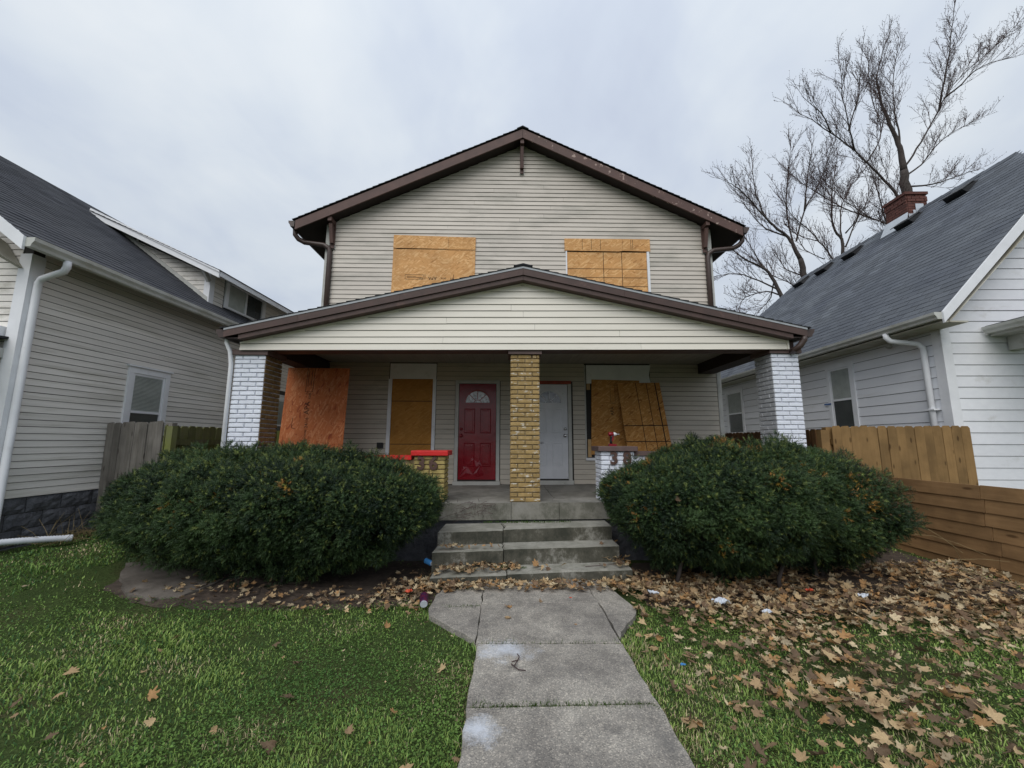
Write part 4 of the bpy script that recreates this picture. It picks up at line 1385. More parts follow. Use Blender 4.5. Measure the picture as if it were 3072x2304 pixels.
for s_, ue in ((-1, PEL), (1, PER)):
    p = lambda u, dz, v: (u, v, pz(u) + dz)
    mb = MB()
    mb.hexa([p(ue, -.07, VPR + .03), p(PAU, -.07, VPR + .03), p(PAU, -.07, 8.24), p(ue, -.07, 8.24), p(ue, -.022, VPR + .03), p(PAU, -.022, VPR + .03), p(PAU, -.022, 8.24), p(ue, -.022, 8.24)])
    house.part('roof_deck', mb, M['soffit_brown'], fn=tilt)
    sl = math.hypot(ue - PAU, PAZ - PEZ)
    Uv = Vector((PAU - ue, 0, PAZ - PEZ)) / sl
    dzt = 0.0085 * (ue - PAU)
    Uv = Vector((PAU - ue, 0, PAZ - PEZ - dzt)).normalized()
    shingles(house, (ue + s_ * 0.05, VPR - 0.015, PEZ - 0.016 + dzt - 0.008), (0, 1, 0), Uv, 2.74, sl + 0.06, 0.14, 0.9, M['shingle_black'], lambda t: (0, 2.74), thick=0.013, seed=14)
    mb = MB()
    mb.hexa([p(PAU, -.045, VPR - .006), p(ue, -.045, VPR - .006), p(ue, -.045, VPR + .0), p(PAU, -.045, VPR + .0), p(PAU, -.014, VPR - .006), p(ue, -.014, VPR - .006), p(ue, -.014, VPR + .0), p(PAU, -.014, VPR + .0)])
    house.part('drip_edge', mb, M['drip'], fn=tilt)
    cuts = [PAU + s_ * .002, PAU + (ue - PAU) * (0.36 if s_ > 0 else .42), PAU + (ue - PAU) * .76, ue]
    for i in range(3):
        a, b = cuts[i], cuts[i + 1] - s_ * .003
        mb = MB()
        mb.hexa([p(a, -.145, VPR), p(b, -.145, VPR), p(b, -.145, VPR + .025), p(a, -.145, VPR + .025), p(a, -.046, VPR), p(b, -.046, VPR), p(b, -.046, VPR + .025), p(a, -.046, VPR + .025)])
        house.part('rake_board', mb, M['trim_porch'], fn=tilt)
    a, b = PAU + s_ * .002, ue - s_ * 0.2
    mb = MB()
    mb.hexa([p(a, -.215, VPR + .022), p(b, -.215, VPR + .022), p(b, -.215, VG - .02), p(a, -.215, VG - .02), p(a, -.147, VPR + .022), p(b, -.147, VPR + .022), p(b, -.147, VG - .02), p(a, -.147, VG - .02)])
    house.part('frieze_board', mb, M['trim_porch'], fn=tilt)
    mb = MB()
    b = -3.9 if s_ < 0 else 4.2
    mb.hexa([p(a, -.24, VG - .024), p(b, -.24, VG - .024), p(b, -.24, VG), p(a, -.24, VG), p(a, -.217, VG - .024), p(b, -.217, VG - .024), p(b, -.217, VG), p(a, -.217, VG)])
    house.part('channel_trim', mb, M['siding_gable'], fn=tilt)
    # eave gutter and outlet
    mb = MB()
    g0 = [(ue + s_ * (0.01 + a_), VPR + 0.04, PEZ - 0.14 + b_) for a_, b_ in gutter_profile(0.125, 0.115)]
    mb.prism(g0, [(x, 8.2, z) for x, _, z in g0])
    g1 = [(ue + s_ * (0.01 + a_), VPR + 0.036, PEZ - 0.14 + b_) for a_, b_ in [(0, 0), (0.08, 0), (0.09, 0.035), (0.12, 0.07), (0.125, 0.115), (0, 0.115)]]
    mb.prism(g1, [(x, VPR + 0.042, z) for x, _, z in g1])
    house.part('gutter', mb, M['gutter_brown'], fn=tilt)
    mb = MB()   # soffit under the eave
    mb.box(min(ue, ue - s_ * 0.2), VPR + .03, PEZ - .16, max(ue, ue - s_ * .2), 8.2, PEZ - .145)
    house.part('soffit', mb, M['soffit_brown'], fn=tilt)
mb = MB()
mb.tube([(4.38, 5.66, 3.16), (4.38, 5.67, 3.10), (4.33, 5.69, 3.02), (4.29, 5.72, 2.98), (4.28, 5.80, 2.95)], 0.045, 8)
house.part('downspout', mb, M['gutter_brown'], smooth=True)
mb = MB()
mb.tube([(-4.09, 5.76, 3.14), (-4.09, 5.77, 3.02), (-4.05, 5.80, 2.90), (-4.03, 5.82, 2.7), (-4.03, 5.84, 0.3)], 0.029, 8)
house.part('downspout', mb, M['white_trim'], smooth=True, label='white downspout against the left brick pillar')
mb = MB()
mb.box(4.2, VG - .026, GB - 0.02, 4.225, VG + .03, pz(4.2) - .217)
house.part('channel_trim', mb, M['siding_gable'], fn=tilt)
v_ = VPR - 0.02
mb = MB()
while v_ < 8.2:
    for s_ in (-1, 1):
        k_ = 0.222
        mb.hexa([(PAU, v_, PAZ + .004), (PAU + s_ * .14, v_, PAZ + .004 - .14 * k_), (PAU + s_ * .14, v_ + .3, PAZ - .002 - .14 * k_), (PAU, v_ + .3, PAZ - .002), (PAU, v_, PAZ + .026), (PAU + s_ * .14, v_, PAZ + .024 - .14 * k_), (PAU + s_ * .14, v_ + .3, PAZ + .014 - .14 * k_), (PAU, v_ + .3, PAZ + .014)])
    v_ += .29
house.part('ridge_cap', mb, M['shingle_black'])

# parapets with numbered piers -------------------------------------------
def parapet(u0, u1, mb_mat, mort, cap, capz, wall_u, label, digits, dz, zmin):
    T = Thing('porch_parapet', label, 'parapet wall', off=((u0 + u1) / 2, 6.05, FZ), rot=True)
    v0, v1 = VP + 0.05, VP + 0.05 + 0.40
    n = int(round((capz - FZ) / CH))
    ch = (capz - FZ) / n
    core = MB()
    core.box(u0 + .017, v0 + .017, FZ, u1 - .017, v1 - .017, capz)
    T.part('pier_core', core, mort)
    st = MB()
    brick_face(T, T.o, u0, u1, v0, FZ, n, ch, mb_mat, 'F', zmin, None, st)
    brick_face(T, T.o, v0 + .002, v1, u1, FZ, n, ch, mb_mat, 'R', zmin if u0 < 0 else 99, None, st, 1)
    brick_face(T, T.o, v0 + .002, v1, u0, FZ, n, ch, mb_mat, 'L', 99 if u0 < 0 else zmin, None, st, 1)
    # low wall running back to the corner pillar
    a, b = sorted((wall_u, u0 if u0 < 0 else u1))
    low = capz - 0.06
    nn = int((low - FZ) / CH)
    wcore = MB(); wcore.box(a, v0 + .06, FZ, b, v0 + .26, low); T.part('wall_core', wcore, mort)
    for k in range(nn):
        uu = a - (0.1 if k % 2 else 0)
        while uu < b:
            x0, x1 = max(uu, a), min(uu + .2, b)
            if x1 - x0 > .03:
                st.box(x0 + .004, v0 + .045, FZ + k * CH + .005, x1 - .004, v0 + .07, FZ + (k + 1) * CH - .005)
            uu += .21
    if st.v:
        T.part('brickwork', st, mb_mat, kind='stuff')
    mb = MB()
    mb.box(u0 - .045, v0 - .045, capz, u1 + .045, v1 + .045, capz + .072)
    o = T.part('pier_cap', mb, cap)
    bv = o.modifiers.new('b', 'BEVEL'); bv.width = 0.008; bv.segments = 2
    mb = MB()
    mb.box(a, v0 + .03, low, b - .0 if u0 > 0 else b - .05, v0 + .29, low + .06)
    T.part('coping', mb, cap)
    for ch_, du in digits:
        me = text_mesh(ch_, 0.25, 0.010, M['number'], 'house_number', .009)
        T.inst('house_number', me, (du, v0 - .014, capz + dz), (R(90), 0, 0), scale=(0.95, 1.0, 1))
    return T

parapet(-1.306, -0.868, M['brick_ochre'], M['mortar_yellow'], M['cap_red'], 1.402, -3.54,
        'low yellow brick porch wall with red cap and brown number 36 beside the red door', (('3', -1.205), ('6', -1.03)), -0.115, 0.0)
parapet(1.372, 1.852, M['brick_white'], M['mortar_white'], M['cap_brown'], 1.472, 3.98,
        'low white brick porch wall with brown cap and number 38, half behind the bush', (('3', 1.555), ('8', 1.745)), -0.105, 0.0)

# loose sheets on the porch ----------------------------------------------
T = Thing('chipboard_sheet', 'large reddish chipboard sheet standing on the left of the porch, printed APA', 'board', off=(-3.5, 7.3, FZ), rot=True)
lean = lambda u, z, d: (u, 7.2 + (z - FZ) * 0.10 + 0.0 - d, z)
mb = MB()
mb.prism([lean(u, z, 0) for u, z in ((-4.045, FZ - .03), (-2.90, FZ - .01), (-2.925, 2.952), (-4.06, 2.957))], [lean(u, z, .014) for u, z in ((-4.045, FZ - .03), (-2.90, FZ - .01), (-2.925, 2.952), (-4.06, 2.957))])
sheet = T.part('sheet', mb, M['osb_red'])
me = text_mesh('APA', 0.13, 0.0008, M['ink'], 'stamp_text')
T.inst('stamp_text', me, lean(-3.62, 2.20, .0160), tuple((Matrix.Rotation(R(-5.7), 3, 'X') @ Matrix.Rotation(R(-90), 3, 'Y') @ Matrix.Rotation(R(90), 3, 'X')).to_euler()), parent=sheet)
for body, sz, zq in (('24/16', 0.085, 1.93), ('EXPOSURE', 0.045, 1.70), ('PS 2-10', 0.05, 1.5), ('7/16', 0.07, 1.30), ('SIZED', 0.045, 2.42)):
    me = text_mesh(body, sz, 0.0008, M['ink'], 'stamp_text')
    T.inst('stamp_text', me, lean(-3.60, zq, .0160), tuple((Matrix.Rotation(R(-5.7), 3, 'X') @ Matrix.Rotation(R(-90), 3, 'Y') @ Matrix.Rotation(R(90), 3, 'X')).to_euler()), parent=sheet)
def lstrip(a, b, w, T_=T, par=sheet, dd=.0152, L=lean):
    m_ = MB()
    m_.bar(L(a[0], a[1], dd), L(b[0], b[1], dd), w, .0014, (0, 1, 0))
    T_.part('stamp_mark', m_, M['ink'], parent=par)
for a, b in (((-3.69, 2.50), (-3.69, 2.95)), ((-3.56, 2.50), (-3.56, 2.95)), ((-3.69, 2.50), (-3.56, 2.50)), ((-3.69, 2.46), (-3.56, 2.46)), ((-3.66, 2.60), (-3.66, 2.9)), ((-3.60, 2.62), (-3.60, 2.92)), ((-3.69, 1.62), (-3.55, 1.62)), ((-3.69, 1.4), (-3.55, 1.4)), ((-3.86, 2.02), (-3.86, 1.84)), ((-3.86, 1.84), (-3.79, 1.82))):
    lstrip(a, b, .008)

T = Thing('chipboard_sheet', 'crooked chipboard sheet with dark ruled lines leaning beside the right window', 'board', off=(2.9, 7.9, FZ), rot=True)
c0, c1_, c2_, c3_ = (2.292, 2.811), (3.169, 2.825), (3.372, 0.80), (2.477, 0.80)
ln2 = lambda u, z, d: (u, 7.93 + (z - .8) * 0.11 - d, z)
mb = MB()
ol = [c3_, c2_, c1_, c0]
mb.prism([ln2(u, z, 0) for u, z in ol], [ln2(u, z, .014) for u, z in ol])
s2 = T.part('sheet', mb, M['osb_right'])
lerp = lambda a, b, t: (a[0] + (b[0] - a[0]) * t, a[1] + (b[1] - a[1]) * t)
for t in (.43, .68, .885):
    lstrip(lerp(c3_, c2_, t), lerp(c0, c1_, t), .012 if t < .8 else .022, T, s2, .0152, ln2)
for t in (.475, .645, .83):
    lstrip(lerp(c0, c3_, t * .92), lerp(c1_, c2_, t * .92), .016, T, s2, .0166, ln2)

# cordless driver on the right pier ---------------------------------------
T = Thing('cordless_driver', 'small red and black cordless driver standing on the brown pier cap', 'power tool', off=(1.57, 5.98, 1.544), rot=True)
bz, bv_ = 1.545, 5.98
mb = MB()
mb.prism([(1.525, bv_ - .035, bz), (1.635, bv_ - .035, bz), (1.64, bv_ - .035, bz + .03), (1.53, bv_ - .035, bz + .036)], [(1.525, bv_ + .035, bz), (1.635, bv_ + .035, bz), (1.64, bv_ + .035, bz + .03), (1.53, bv_ + .035, bz + .036)])
T.part('battery', mb, M['drill_red'])
mb = MB()
mb.tube([(1.565, bv_, bz + .034), (1.562, bv_, bz + .07), (1.572, bv_, bz + .13), (1.578, bv_, bz + .155)], [.022, .019, .022, .026], 8)
T.part('grip', mb, M['black'], smooth=True)
mb = MB()
mb.bar((1.578, bv_ - .019, bz + .075), (1.594, bv_ - .019, bz + .145), .022, .012, (0, 1, 0))
T.part('grip_inlay', mb, M['drill_red'])
mb = MB()
mb.lathe([(.018, 1.525), (.031, 1.532), (.033, 1.56), (.031, 1.60)], (0, bv_, bz + .175), 'X', 12)
T.part('motor_housing', mb, M['drill_red'], smooth=True)
mb = MB()
mb.lathe([(.029, 1.601), (.028, 1.62), (.018, 1.645), (.012, 1.65)], (0, bv_, bz + .175), 'X', 12)
T.part('nose', mb, M['drill_silver'], smooth=True)
mb = MB()
mb.lathe([(.006, 1.651), (.005, 1.69)], (0, bv_, bz + .175), 'X', 6)
T.part('bit', mb, M['chrome'])

# steps --------------------------------------------------------------------
steps = Thing('porch_steps', 'three cracked and mossy concrete steps up to the porch between the bushes', 'steps', off=(0.25, 5.3, 0), rot=True)
rdj = random.Random(6)
def step(uL, uR, vfL, vfR, vb, zt_l, zt_r, zb, crack_u):
    pts = [vfL + (vfR - vfL) * ((crack_u - uL) / (uR - uL)), vb]
    n = 6
    cr_ = [(crack_u + (rdj.uniform(-.03, .03) if 0 < i < n else 0), pts[0] + (pts[1] - pts[0]) * i / n) for i in range(n + 1)]
    zt = lambda u: zt_l + (zt_r - zt_l) * (u - uL) / (uR - uL)
    def edge(a, b, n):
        return [(a[0] + (b[0] - a[0]) * i / n, a[1] + (b[1] - a[1]) * i / n + (rdj.uniform(-.007, .007) if 0 < i < n else 0)) for i in range(n + 1)]
    for side in (0, 1):
        if side == 0:
            ol = edge((uL, vfL), (cr_[0][0] - .006, cr_[0][1]), 8)[:-1] + [(u - .005, v) for u, v in cr_] + [(uL + .02, vb)]
        else:
            ol = [(u + .006, v) for u, v in cr_][::-1] + edge((cr_[0][0] + .006, cr_[0][1]), (uR, vfR), 10)[1:] + [(uR, vb)]
            # order: crack from back to front, front edge to the right, back right
        drop = 0.012 if side == 0 else 0.0
        mb = MB()
        n_ = len(ol)
        c = (sum(p[0] for p in ol) / n_, sum(p[1] for p in ol) / n_)
        ins = [(u + (0.014 if u < c[0] - .3 else (-0.014 if u > c[0] + .3 else 0)), v + (0.014 if v < c[1] else 0)) for u, v in ol]
        mb.v = [(u, v, zb) for u, v in ol] + [(u, v, zt(u) - drop - .014 - abs(rdj.uniform(0, .004))) for u, v in ol] + [(u, v, zt(u) - drop) for u, v in ins]
        mb.f = [(k, (k + 1) % n_, n_ + (k + 1) % n_, n_ + k) for k in range(n_)] + [(n_ + k, n_ + (k + 1) % n_, 2 * n_ + (k + 1) % n_, 2 * n_ + k) for k in range(n_)] + [tuple(2 * n_ + k for k in range(n_))]
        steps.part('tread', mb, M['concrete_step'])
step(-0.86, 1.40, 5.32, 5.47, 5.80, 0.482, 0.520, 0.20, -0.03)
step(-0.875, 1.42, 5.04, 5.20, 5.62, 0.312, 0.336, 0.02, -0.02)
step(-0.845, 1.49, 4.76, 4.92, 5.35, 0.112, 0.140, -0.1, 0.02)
mb = MB(); mb.box(-0.8, 5.5, -.1, 1.35, 5.86, .45); steps.part('step_core', mb, M['earth'])

# ------------------------------------------------------------------ left neighbour
LB = (-9.8, 9.0, 0)
lh = Thing('house', 'grey sided bungalow with dark roof and long dormer, at the left edge', 'house', off=LB)
LX, LY = -6.35, 4.80
LE_X, LE_Z = -5.98, 4.04
LS = 0.75
RXL = -9.8
lz = lambda x: LE_Z + LS * (LE_X - x)
mb = MB()
ol = [(LX, 0.05), (LX, lz(LX) - .06), (RXL, lz(RXL) - .08), (-13.2, lz(LX) - .06), (-13.2, 0.05)]
mb.prism([(x + (0.004 if x > -7 else 0) - .008 * (x > -7), LY + .004, z) for x, z in ol], [(x - .004 * (x > -7), 17.0, z) for x, z in ol])
lh.part('wall', mb, M['sheath'])
siding(lh, lambda s, z, d: (LX + d, s, z), 0.90, 4.17, 0.088, lambda z: (LY + 0.13, 16.9), [(6.25, 7.02, 1.3, 2.80), (9.9, 10.85, 1.3, 2.9), (11.2, 12.0, 1.3, 2.9)], M['siding_left'], lip=.013, jl=9, seed=31)
def clip_lf(z):
    zz = z + .15
    r = LX - .13
    if zz > lz(LX):
        r = LE_X - (zz - LE_Z) / LS
    if r < -12.4:
        return None
    return (-12.4, r)
siding(lh, lambda s, z, d: (s, LY - d, z), 0.90, 6.0, 0.088, clip_lf, [], M['siding_left'], lip=.013, jl=20, seed=33)
# rock faced foundation blocks
rdb = random.Random(8)
def rockblock(L, h, seed):
    rd = random.Random(seed)
    mb = MB()
    nx, nz = 6, 4
    for j in range(nz + 1):
        for i in range(nx + 1):
            e = (i in (0, nx)) or (j in (0, nz))
            mb.v.append((rd.uniform(.0, .008) if e else rd.uniform(.010, .032), L * i / nx, h * j / nz))
    for j in range(nz):
        for i in range(nx):
            a = j * (nx + 1) + i
            mb.f.append((a, a + 1, a + nx + 2, a + nx + 1))
    b = len(mb.v)
    mb.v += [(-.05, 0, 0), (-.05, L, 0), (-.05, L, h), (-.05, 0, h)]
    mb.f += [(0, b, b + 1, nx), ((nx + 1) * nz, (nx + 1) * nz + nx, b + 2, b + 3), (0, (nx + 1) * nz, b + 3, b), (nx, b + 1, b + 2, (nx + 1) * nz + nx)]
    return mesh_of('foundation_block', mb, M['block'])
rbm = [rockblock(.39, .192, s) for s in range(6)]
for k in range(4):
    yy = LY - .01 - (.2 if k % 2 else 0)
    while yy < 9.5:
        lh.inst('foundation_block', rdb.choice(rbm), (LX + .0, yy, .885 - (k + 1) * .2), (0, 0, 0))
        yy += .4
mb = MB()
mb.box(-13.1, LY + .02, -.2, LX - .02, 16.9, .89)
lh.part('foundation_core', mb, M['block'])
mb = MB()
mb.box(LX - .05, LY - .02, .885, LX + .022, 16.9, .905)
lh.part('water_table', mb, M['siding_left'])
# corner boards
mb = MB(); mb.box(LX - .13, LY - .028, .9, LX + .026, LY, 4.0); lh.part('corner_board', mb, M['white_trim'])
mb = MB(); mb.box(LX, LY + .001, .9, LX + .026, LY + .13, 4.0); lh.part('corner_board', mb, M['white_trim'])
# roof
sl = math.hypot(LE_X - RXL, lz(RXL) - LE_Z)
Uv = Vector((RXL - LE_X, 0, lz(RXL) - LE_Z)) / sl
LR0 = 4.42
mb = MB()
mb.hexa([(LE_X, LR0, LE_Z - .12), (RXL, LR0, lz(RXL) - .12), (RXL, 17.3, lz(RXL) - .12), (LE_X, 17.3, LE_Z - .12), (LE_X, LR0, LE_Z - .004), (RXL, LR0, lz(RXL) - .004), (RXL, 17.3, lz(RXL) - .004), (LE_X, 17.3, LE_Z - .004)])
lh.part('roof_deck', mb, M['eave_under'])
mb = MB()
mb.hexa([(-13.62, LR0, LE_Z - .12), (RXL - .002, LR0, lz(RXL) - .12), (RXL - .002, 17.3, lz(RXL) - .12), (-13.62, 17.3, LE_Z - .12), (-13.62, LR0, LE_Z), (RXL - .002, LR0, lz(RXL)), (RXL - .002, 17.3, lz(RXL)), (-13.62, 17.3, LE_Z)])
lh.part('roof_deck', mb, M['shingle_left'])
near_l = lambda P: (P - Vector((-5, 3, 2))).length
shingles(lh, (LE_X, LR0 - .02, LE_Z), (0, 1, 0), Uv, 12.9, sl, .135, .31, M['shingle_left'], lambda t: (0, 12.9), nobj=260, thick=.009, seed=41, near=near_l)
mb = MB(); mb.hexa([(LE_X + .01, LR0 - .03, LE_Z - .17), (RXL, LR0 - .03, lz(RXL) - .18), (RXL, LR0 - .002, lz(RXL) - .18), (LE_X + .01, LR0 - .002, LE_Z - .17), (LE_X + .01, LR0 - .03, LE_Z - .0), (RXL, LR0 - .03, lz(RXL) - .0), (RXL, LR0 - .002, lz(RXL) - .0), (LE_X + .01, LR0 - .002, LE_Z - .0)])
lh.part('rake_board', mb, M['white_trim'])
mb = MB()   # scalloped bracket where the rake meets the corner
mb.prism([(LX - .12, LY - .03, 3.80), (LX - .06, LY - .03, 3.80), (LX - .36, LY - .03, 4.16), (LX - .52, LY - .03, 4.27)], [(LX - .12, LR0 + .0, 3.80 + .1), (LX - .06, LR0, 3.80 + .1), (LX - .36, LR0, 4.16 + .02), (LX - .52, LR0, 4.27)])
lh.part('bracket', mb, M['soffit_white'])
mb = MB()
g0 = [(LE_X + .005 + a_, LR0 + .0, LE_Z - .125 + b_) for a_, b_ in gutter_profile(.12, .115)]
mb.prism(g0, [(x, 17.2, z) for x, _, z in g0])
g1 = [(LE_X + .005 + a_, LR0 - .004, LE_Z - .125 + b_) for a_, b_ in [(0, 0), (.075, 0), (.086, .035), (.115, .07), (.12, .115), (0, .115)]]
mb.prism(g1, [(x, LR0 + .003, z) for x, _, z in g1])
lh.part('gutter', mb, M['gutter_white'])
mb = MB()
mb.tube([(LE_X + .06, 4.84, LE_Z - .125), (LE_X + .06, 4.84, LE_Z - .2), (LE_X + .03, 4.84, LE_Z - .26), (LE_X - .06, 4.84, LE_Z - .29), (LX + .12, 4.84, LE_Z - .36), (LX + .075, 4.85, LE_Z - .42), (LX + .065, 4.855, LE_Z - .55), (LX + .065, 4.855, .5), (LX + .10, 4.84, .42), (LX + .14, 4.80, .40)], .040, 10)
lh.part('downspout', mb, M['white_trim'], smooth=True)
# side windows
def side_window(T, xw, s_, y0, y1, z0, z1, bottom_dark=True, head=True, trim=None, shade=.62):
    """s_=+1: wall faces +x"""
    trim = trim or M['white_trim']
    X = lambda d: xw + s_ * d
    def bx(d0, y0_, z0_, d1, y1_, z1_):
        m_ = MB()
        a, b = sorted((X(d0), X(d1)))
        m_.box(a, y0_, z0_, b, y1_, z1_)
        return m_
    o = T.part('window', bx(0, y0, z0, .008, y1, z1), M['glass'])
    cw = .09
    T.part('casing', bx(0, y0 - cw, z0 - .0, .035, y0, z1), trim, parent=o)
    T.part('casing', bx(0, y1, z0 - .0, .035, y1 + cw, z1), trim, parent=o)
    T.part('casing', bx(0, y0 - cw, z1 + .001, .036, y1 + cw, z1 + .1), trim, parent=o)
    if head:
        T.part('drip_cap', bx(0, y0 - cw - .03, z1 + .101, .06, y1 + cw + .03, z1 + .125), trim, parent=o)
    T.part('sill', bx(0, y0 - cw - .02, z0 - .045, .055, y1 + cw + .02, z0 - .001), trim, parent=o)
    zm = (z0 + z1) / 2 - .03
    for (a, b, c, d, dd) in ((y0 + .0005, y0 + .035, z0 + .001, z1 - .001, .022), (y1 - .035, y1 - .0005, z0 + .001, z1 - .001, .022), (y0 + .036, y1 - .036, zm - .02, zm + .02, .024), (y0 + .036, y1 - .036, z1 - .036, z1 - .001, .021), (y0 + .036, y1 - .036, z0 + .001, z0 + .03, .021)):
        T.part('sash', bx(.0085, a, c, dd, b, d), trim, parent=o)
    # blind behind the glass line, its slats as real ridges
    m_ = MB()
    zz = zm + .022
    while zz < z1 - .04:
        a, b = sorted((X(.0087), X(.0135)))
        m_.hexa([(a, y0 + .037, zz), (b, y0 + .037, zz + .004), (b, y1 - .037, zz + .004), (a, y1 - .037, zz), (a, y0 + .037, zz + .018), (b, y0 + .037, zz + .016), (b, y1 - .037, zz + .016), (a, y1 - .037, zz + .018)])
        zz += .022
    T.part('blind', m_, M['blind'], parent=o, kind='stuff')
    return o
side_window(lh, LX, 1, 6.34, 6.93, 1.50, 2.70)
side_window(lh, LX, 1, 9.98, 10.75, 1.4, 2.68)
side_window(lh, LX, 1, 11.3, 11.9, 1.4, 2.68)
# dormer
DX, DY0, DY1 = -6.62, 8.02, 11.6
dzr = lambda x: 5.10 + .46 * (-6.22 - x)
mb = MB()
ol = [(DX - .004, lz(DX) - .1), (DX - .004, dzr(DX) - .12), (-9.35, dzr(-9.35) - .12)]
mb.prism([(x, DY0 + .004, z) for x, z in ol], [(x, DY1, z) for x, z in ol])
dorm = lh.part('dormer', mb, M['sheath'])
def clip_ds(z):   # triangular side wall, runs along x
    x_roof = LE_X - (z - LE_Z) / LS           # roof surface at this height
    r = DX - .1
    lft = x_roof
    x_top = -6.22 - (z + .16 - 5.10) / .46
    rr = min(r, x_roof + 9)
    a = None
    # visible wall lies between the dormer roof underside (upper) and main roof (lower)
    lo = max(x_roof, -9.3)
    hi = r
    if z + .16 > dzr(DX):
        hi = x_top
    if lo >= hi - .05:
        return None
    return (lo, hi)
def clip_ds2(z):
    # at height z the wall spans from where it is under the dormer roof to the roof surface on the street side
    right = min(DX - .1, 99)
    xr = LE_X - (z - LE_Z) / LS               # main roof reaches z here; wall exists for x > xr? no: above roof for x > xr
    hi = right
    if z + .16 > dzr(DX):
        hi = -6.22 - (z + .16 - 5.10) / .46
    lo = xr + .1
    if hi - lo < .04:
        return None
    return (lo, hi)
siding(lh, lambda s, z, d: (s, DY0 - d, z), 4.5, 6.4, .1, clip_ds2, [], M['siding_left'], lip=.014, jl=9, seed=51)
siding(lh, lambda s, z, d: (DX + d, s, z), 4.5, dzr(DX) - .1, .1, lambda z: (DY0 + .1, DY1), [(8.42, 9.86, 4.4, 5.4)], M['siding_left'], lip=.014, jl=9, seed=52)
mb = MB(); mb.box(DX - .1, DY0 - .03, 4.45, DX + .028, DY0 + .1, dzr(DX) - .12); lh.part('corner_board', mb, M['white_trim'], parent=dorm)
mb = MB()   # trim along the roof line of the dormer's side
mb.hexa([(DX, DY0 - .04, lz(DX) - .05), (-9.2, DY0 - .04, lz(-9.2) - .05), (-9.2, DY0 - .0, lz(-9.2) - .05), (DX, DY0 - .0, lz(DX) - .05), (DX, DY0 - .04, lz(DX) + .10), (-9.2, DY0 - .04, lz(-9.2) + .10), (-9.2, DY0 - .0, lz(-9.2) + .10), (DX, DY0 - .0, lz(DX) + .10)])
lh.part('skirt_board', mb, M['white_dirty'], parent=dorm)
mb = MB()
mb.hexa([(-6.22, 7.74, dzr(-6.22) - .11), (-9.2, 7.74, dzr(-9.2) - .11), (-9.2, 11.9, dzr(-9.2) - .11), (-6.22, 11.9, dzr(-6.22) - .11), (-6.22, 7.74, dzr(-6.22) - .01), (-9.2, 7.74, dzr(-9.2) - .01), (-9.2, 11.9, dzr(-9.2) - .01), (-6.22, 11.9, dzr(-6.22) - .01)])
lh.part('dormer_roof', mb, M['soffit_white'], parent=dorm)
mb = MB()
mb.hexa([(-6.20, 7.71, dzr(-6.2) - .16), (-9.15, 7.71, dzr(-9.24) - .16), (-9.15, 7.738, dzr(-9.24) - .16), (-6.20, 7.738, dzr(-6.2) - .16), (-6.20, 7.71, dzr(-6.2) - .01), (-9.15, 7.71, dzr(-9.24) - .01), (-9.15, 7.738, dzr(-9.24) - .01), (-6.20, 7.738, dzr(-6.2) - .01)])
lh.part('rake_board', mb, M['white_trim'], parent=dorm)
mb = MB()
mb.hexa([(-6.19, 7.69, dzr(-6.2) - .05), (-9.12, 7.69, dzr(-9.24) - .05), (-9.12, 7.708, dzr(-9.24) - .05), (-6.19, 7.708, dzr(-6.2) - .05), (-6.19, 7.69, dzr(-6.2) + .0), (-9.12, 7.69, dzr(-9.24) + .0), (-9.12, 7.708, dzr(-9.24) + .0), (-6.19, 7.708, dzr(-6.2) + .0)])
lh.part('rake_moulding', mb, M['white_trim'], parent=dorm)
mb = MB(); mb.box(-6.218, 7.742, dzr(-6.22) - .13, -6.19, 11.9, dzr(-6.22) - .005); lh.part('fascia', mb, M['white_trim'], parent=dorm)
s2l = math.hypot(3.2, 3.2 * .46)
for k in range(24):
    t0 = k * .14
    if t0 > s2l:
        break
    x0, x1 = -6.18 - t0 / s2l * 3.1, -6.18 - min(1, (t0 + .14) / s2l) * 3.1
    mb = MB()
    mb.hexa([(x0, 7.69, dzr(x0) - .008), (x0, 11.9, dzr(x0) - .008), (x1, 11.9, dzr(x1) - .008), (x1, 7.69, dzr(x1) - .008), (x0, 7.69, dzr(x0) + .012), (x0, 11.9, dzr(x0) + .012), (x1, 11.9, dzr(x1) + .002), (x1, 7.69, dzr(x1) + .002)])
    lh.part('shingle_course', mb, M['shingle_left'], parent=dorm)
mb = MB(); mb.bar((DX + .02, DY0 - .06, 4.95), (DX + .02, 7.78, 5.16), .05, .09); lh.part('bracket', mb, M['white_dirty'], parent=dorm)
# dormer window, two lights
mb = MB(); mb.box(DX + .0, 8.55, 4.6, DX + .01, 9.72, 5.13); dw = lh.part('window', mb, M['glass'])
for (a, b, c, d) in ((8.45, 8.55, 4.55, 5.2), (9.72, 9.85, 4.55, 5.2), (9.105, 9.15, 4.6, 5.13), (8.551, 9.719, 5.131, 5.2), (8.551, 9.719, 4.55, 4.599)):
    m_ = MB(); m_.box(DX + .0, a, c, DX + (.04 if b - a != .045 else .03), b, d); lh.part('casing', m_, M['white_trim'], parent=dw)
m_ = MB(); m_.box(DX + .0105, 8.56, 4.61, DX + .014, 9.10, 5.12); lh.part('blind', m_, M['blind'], parent=dw)
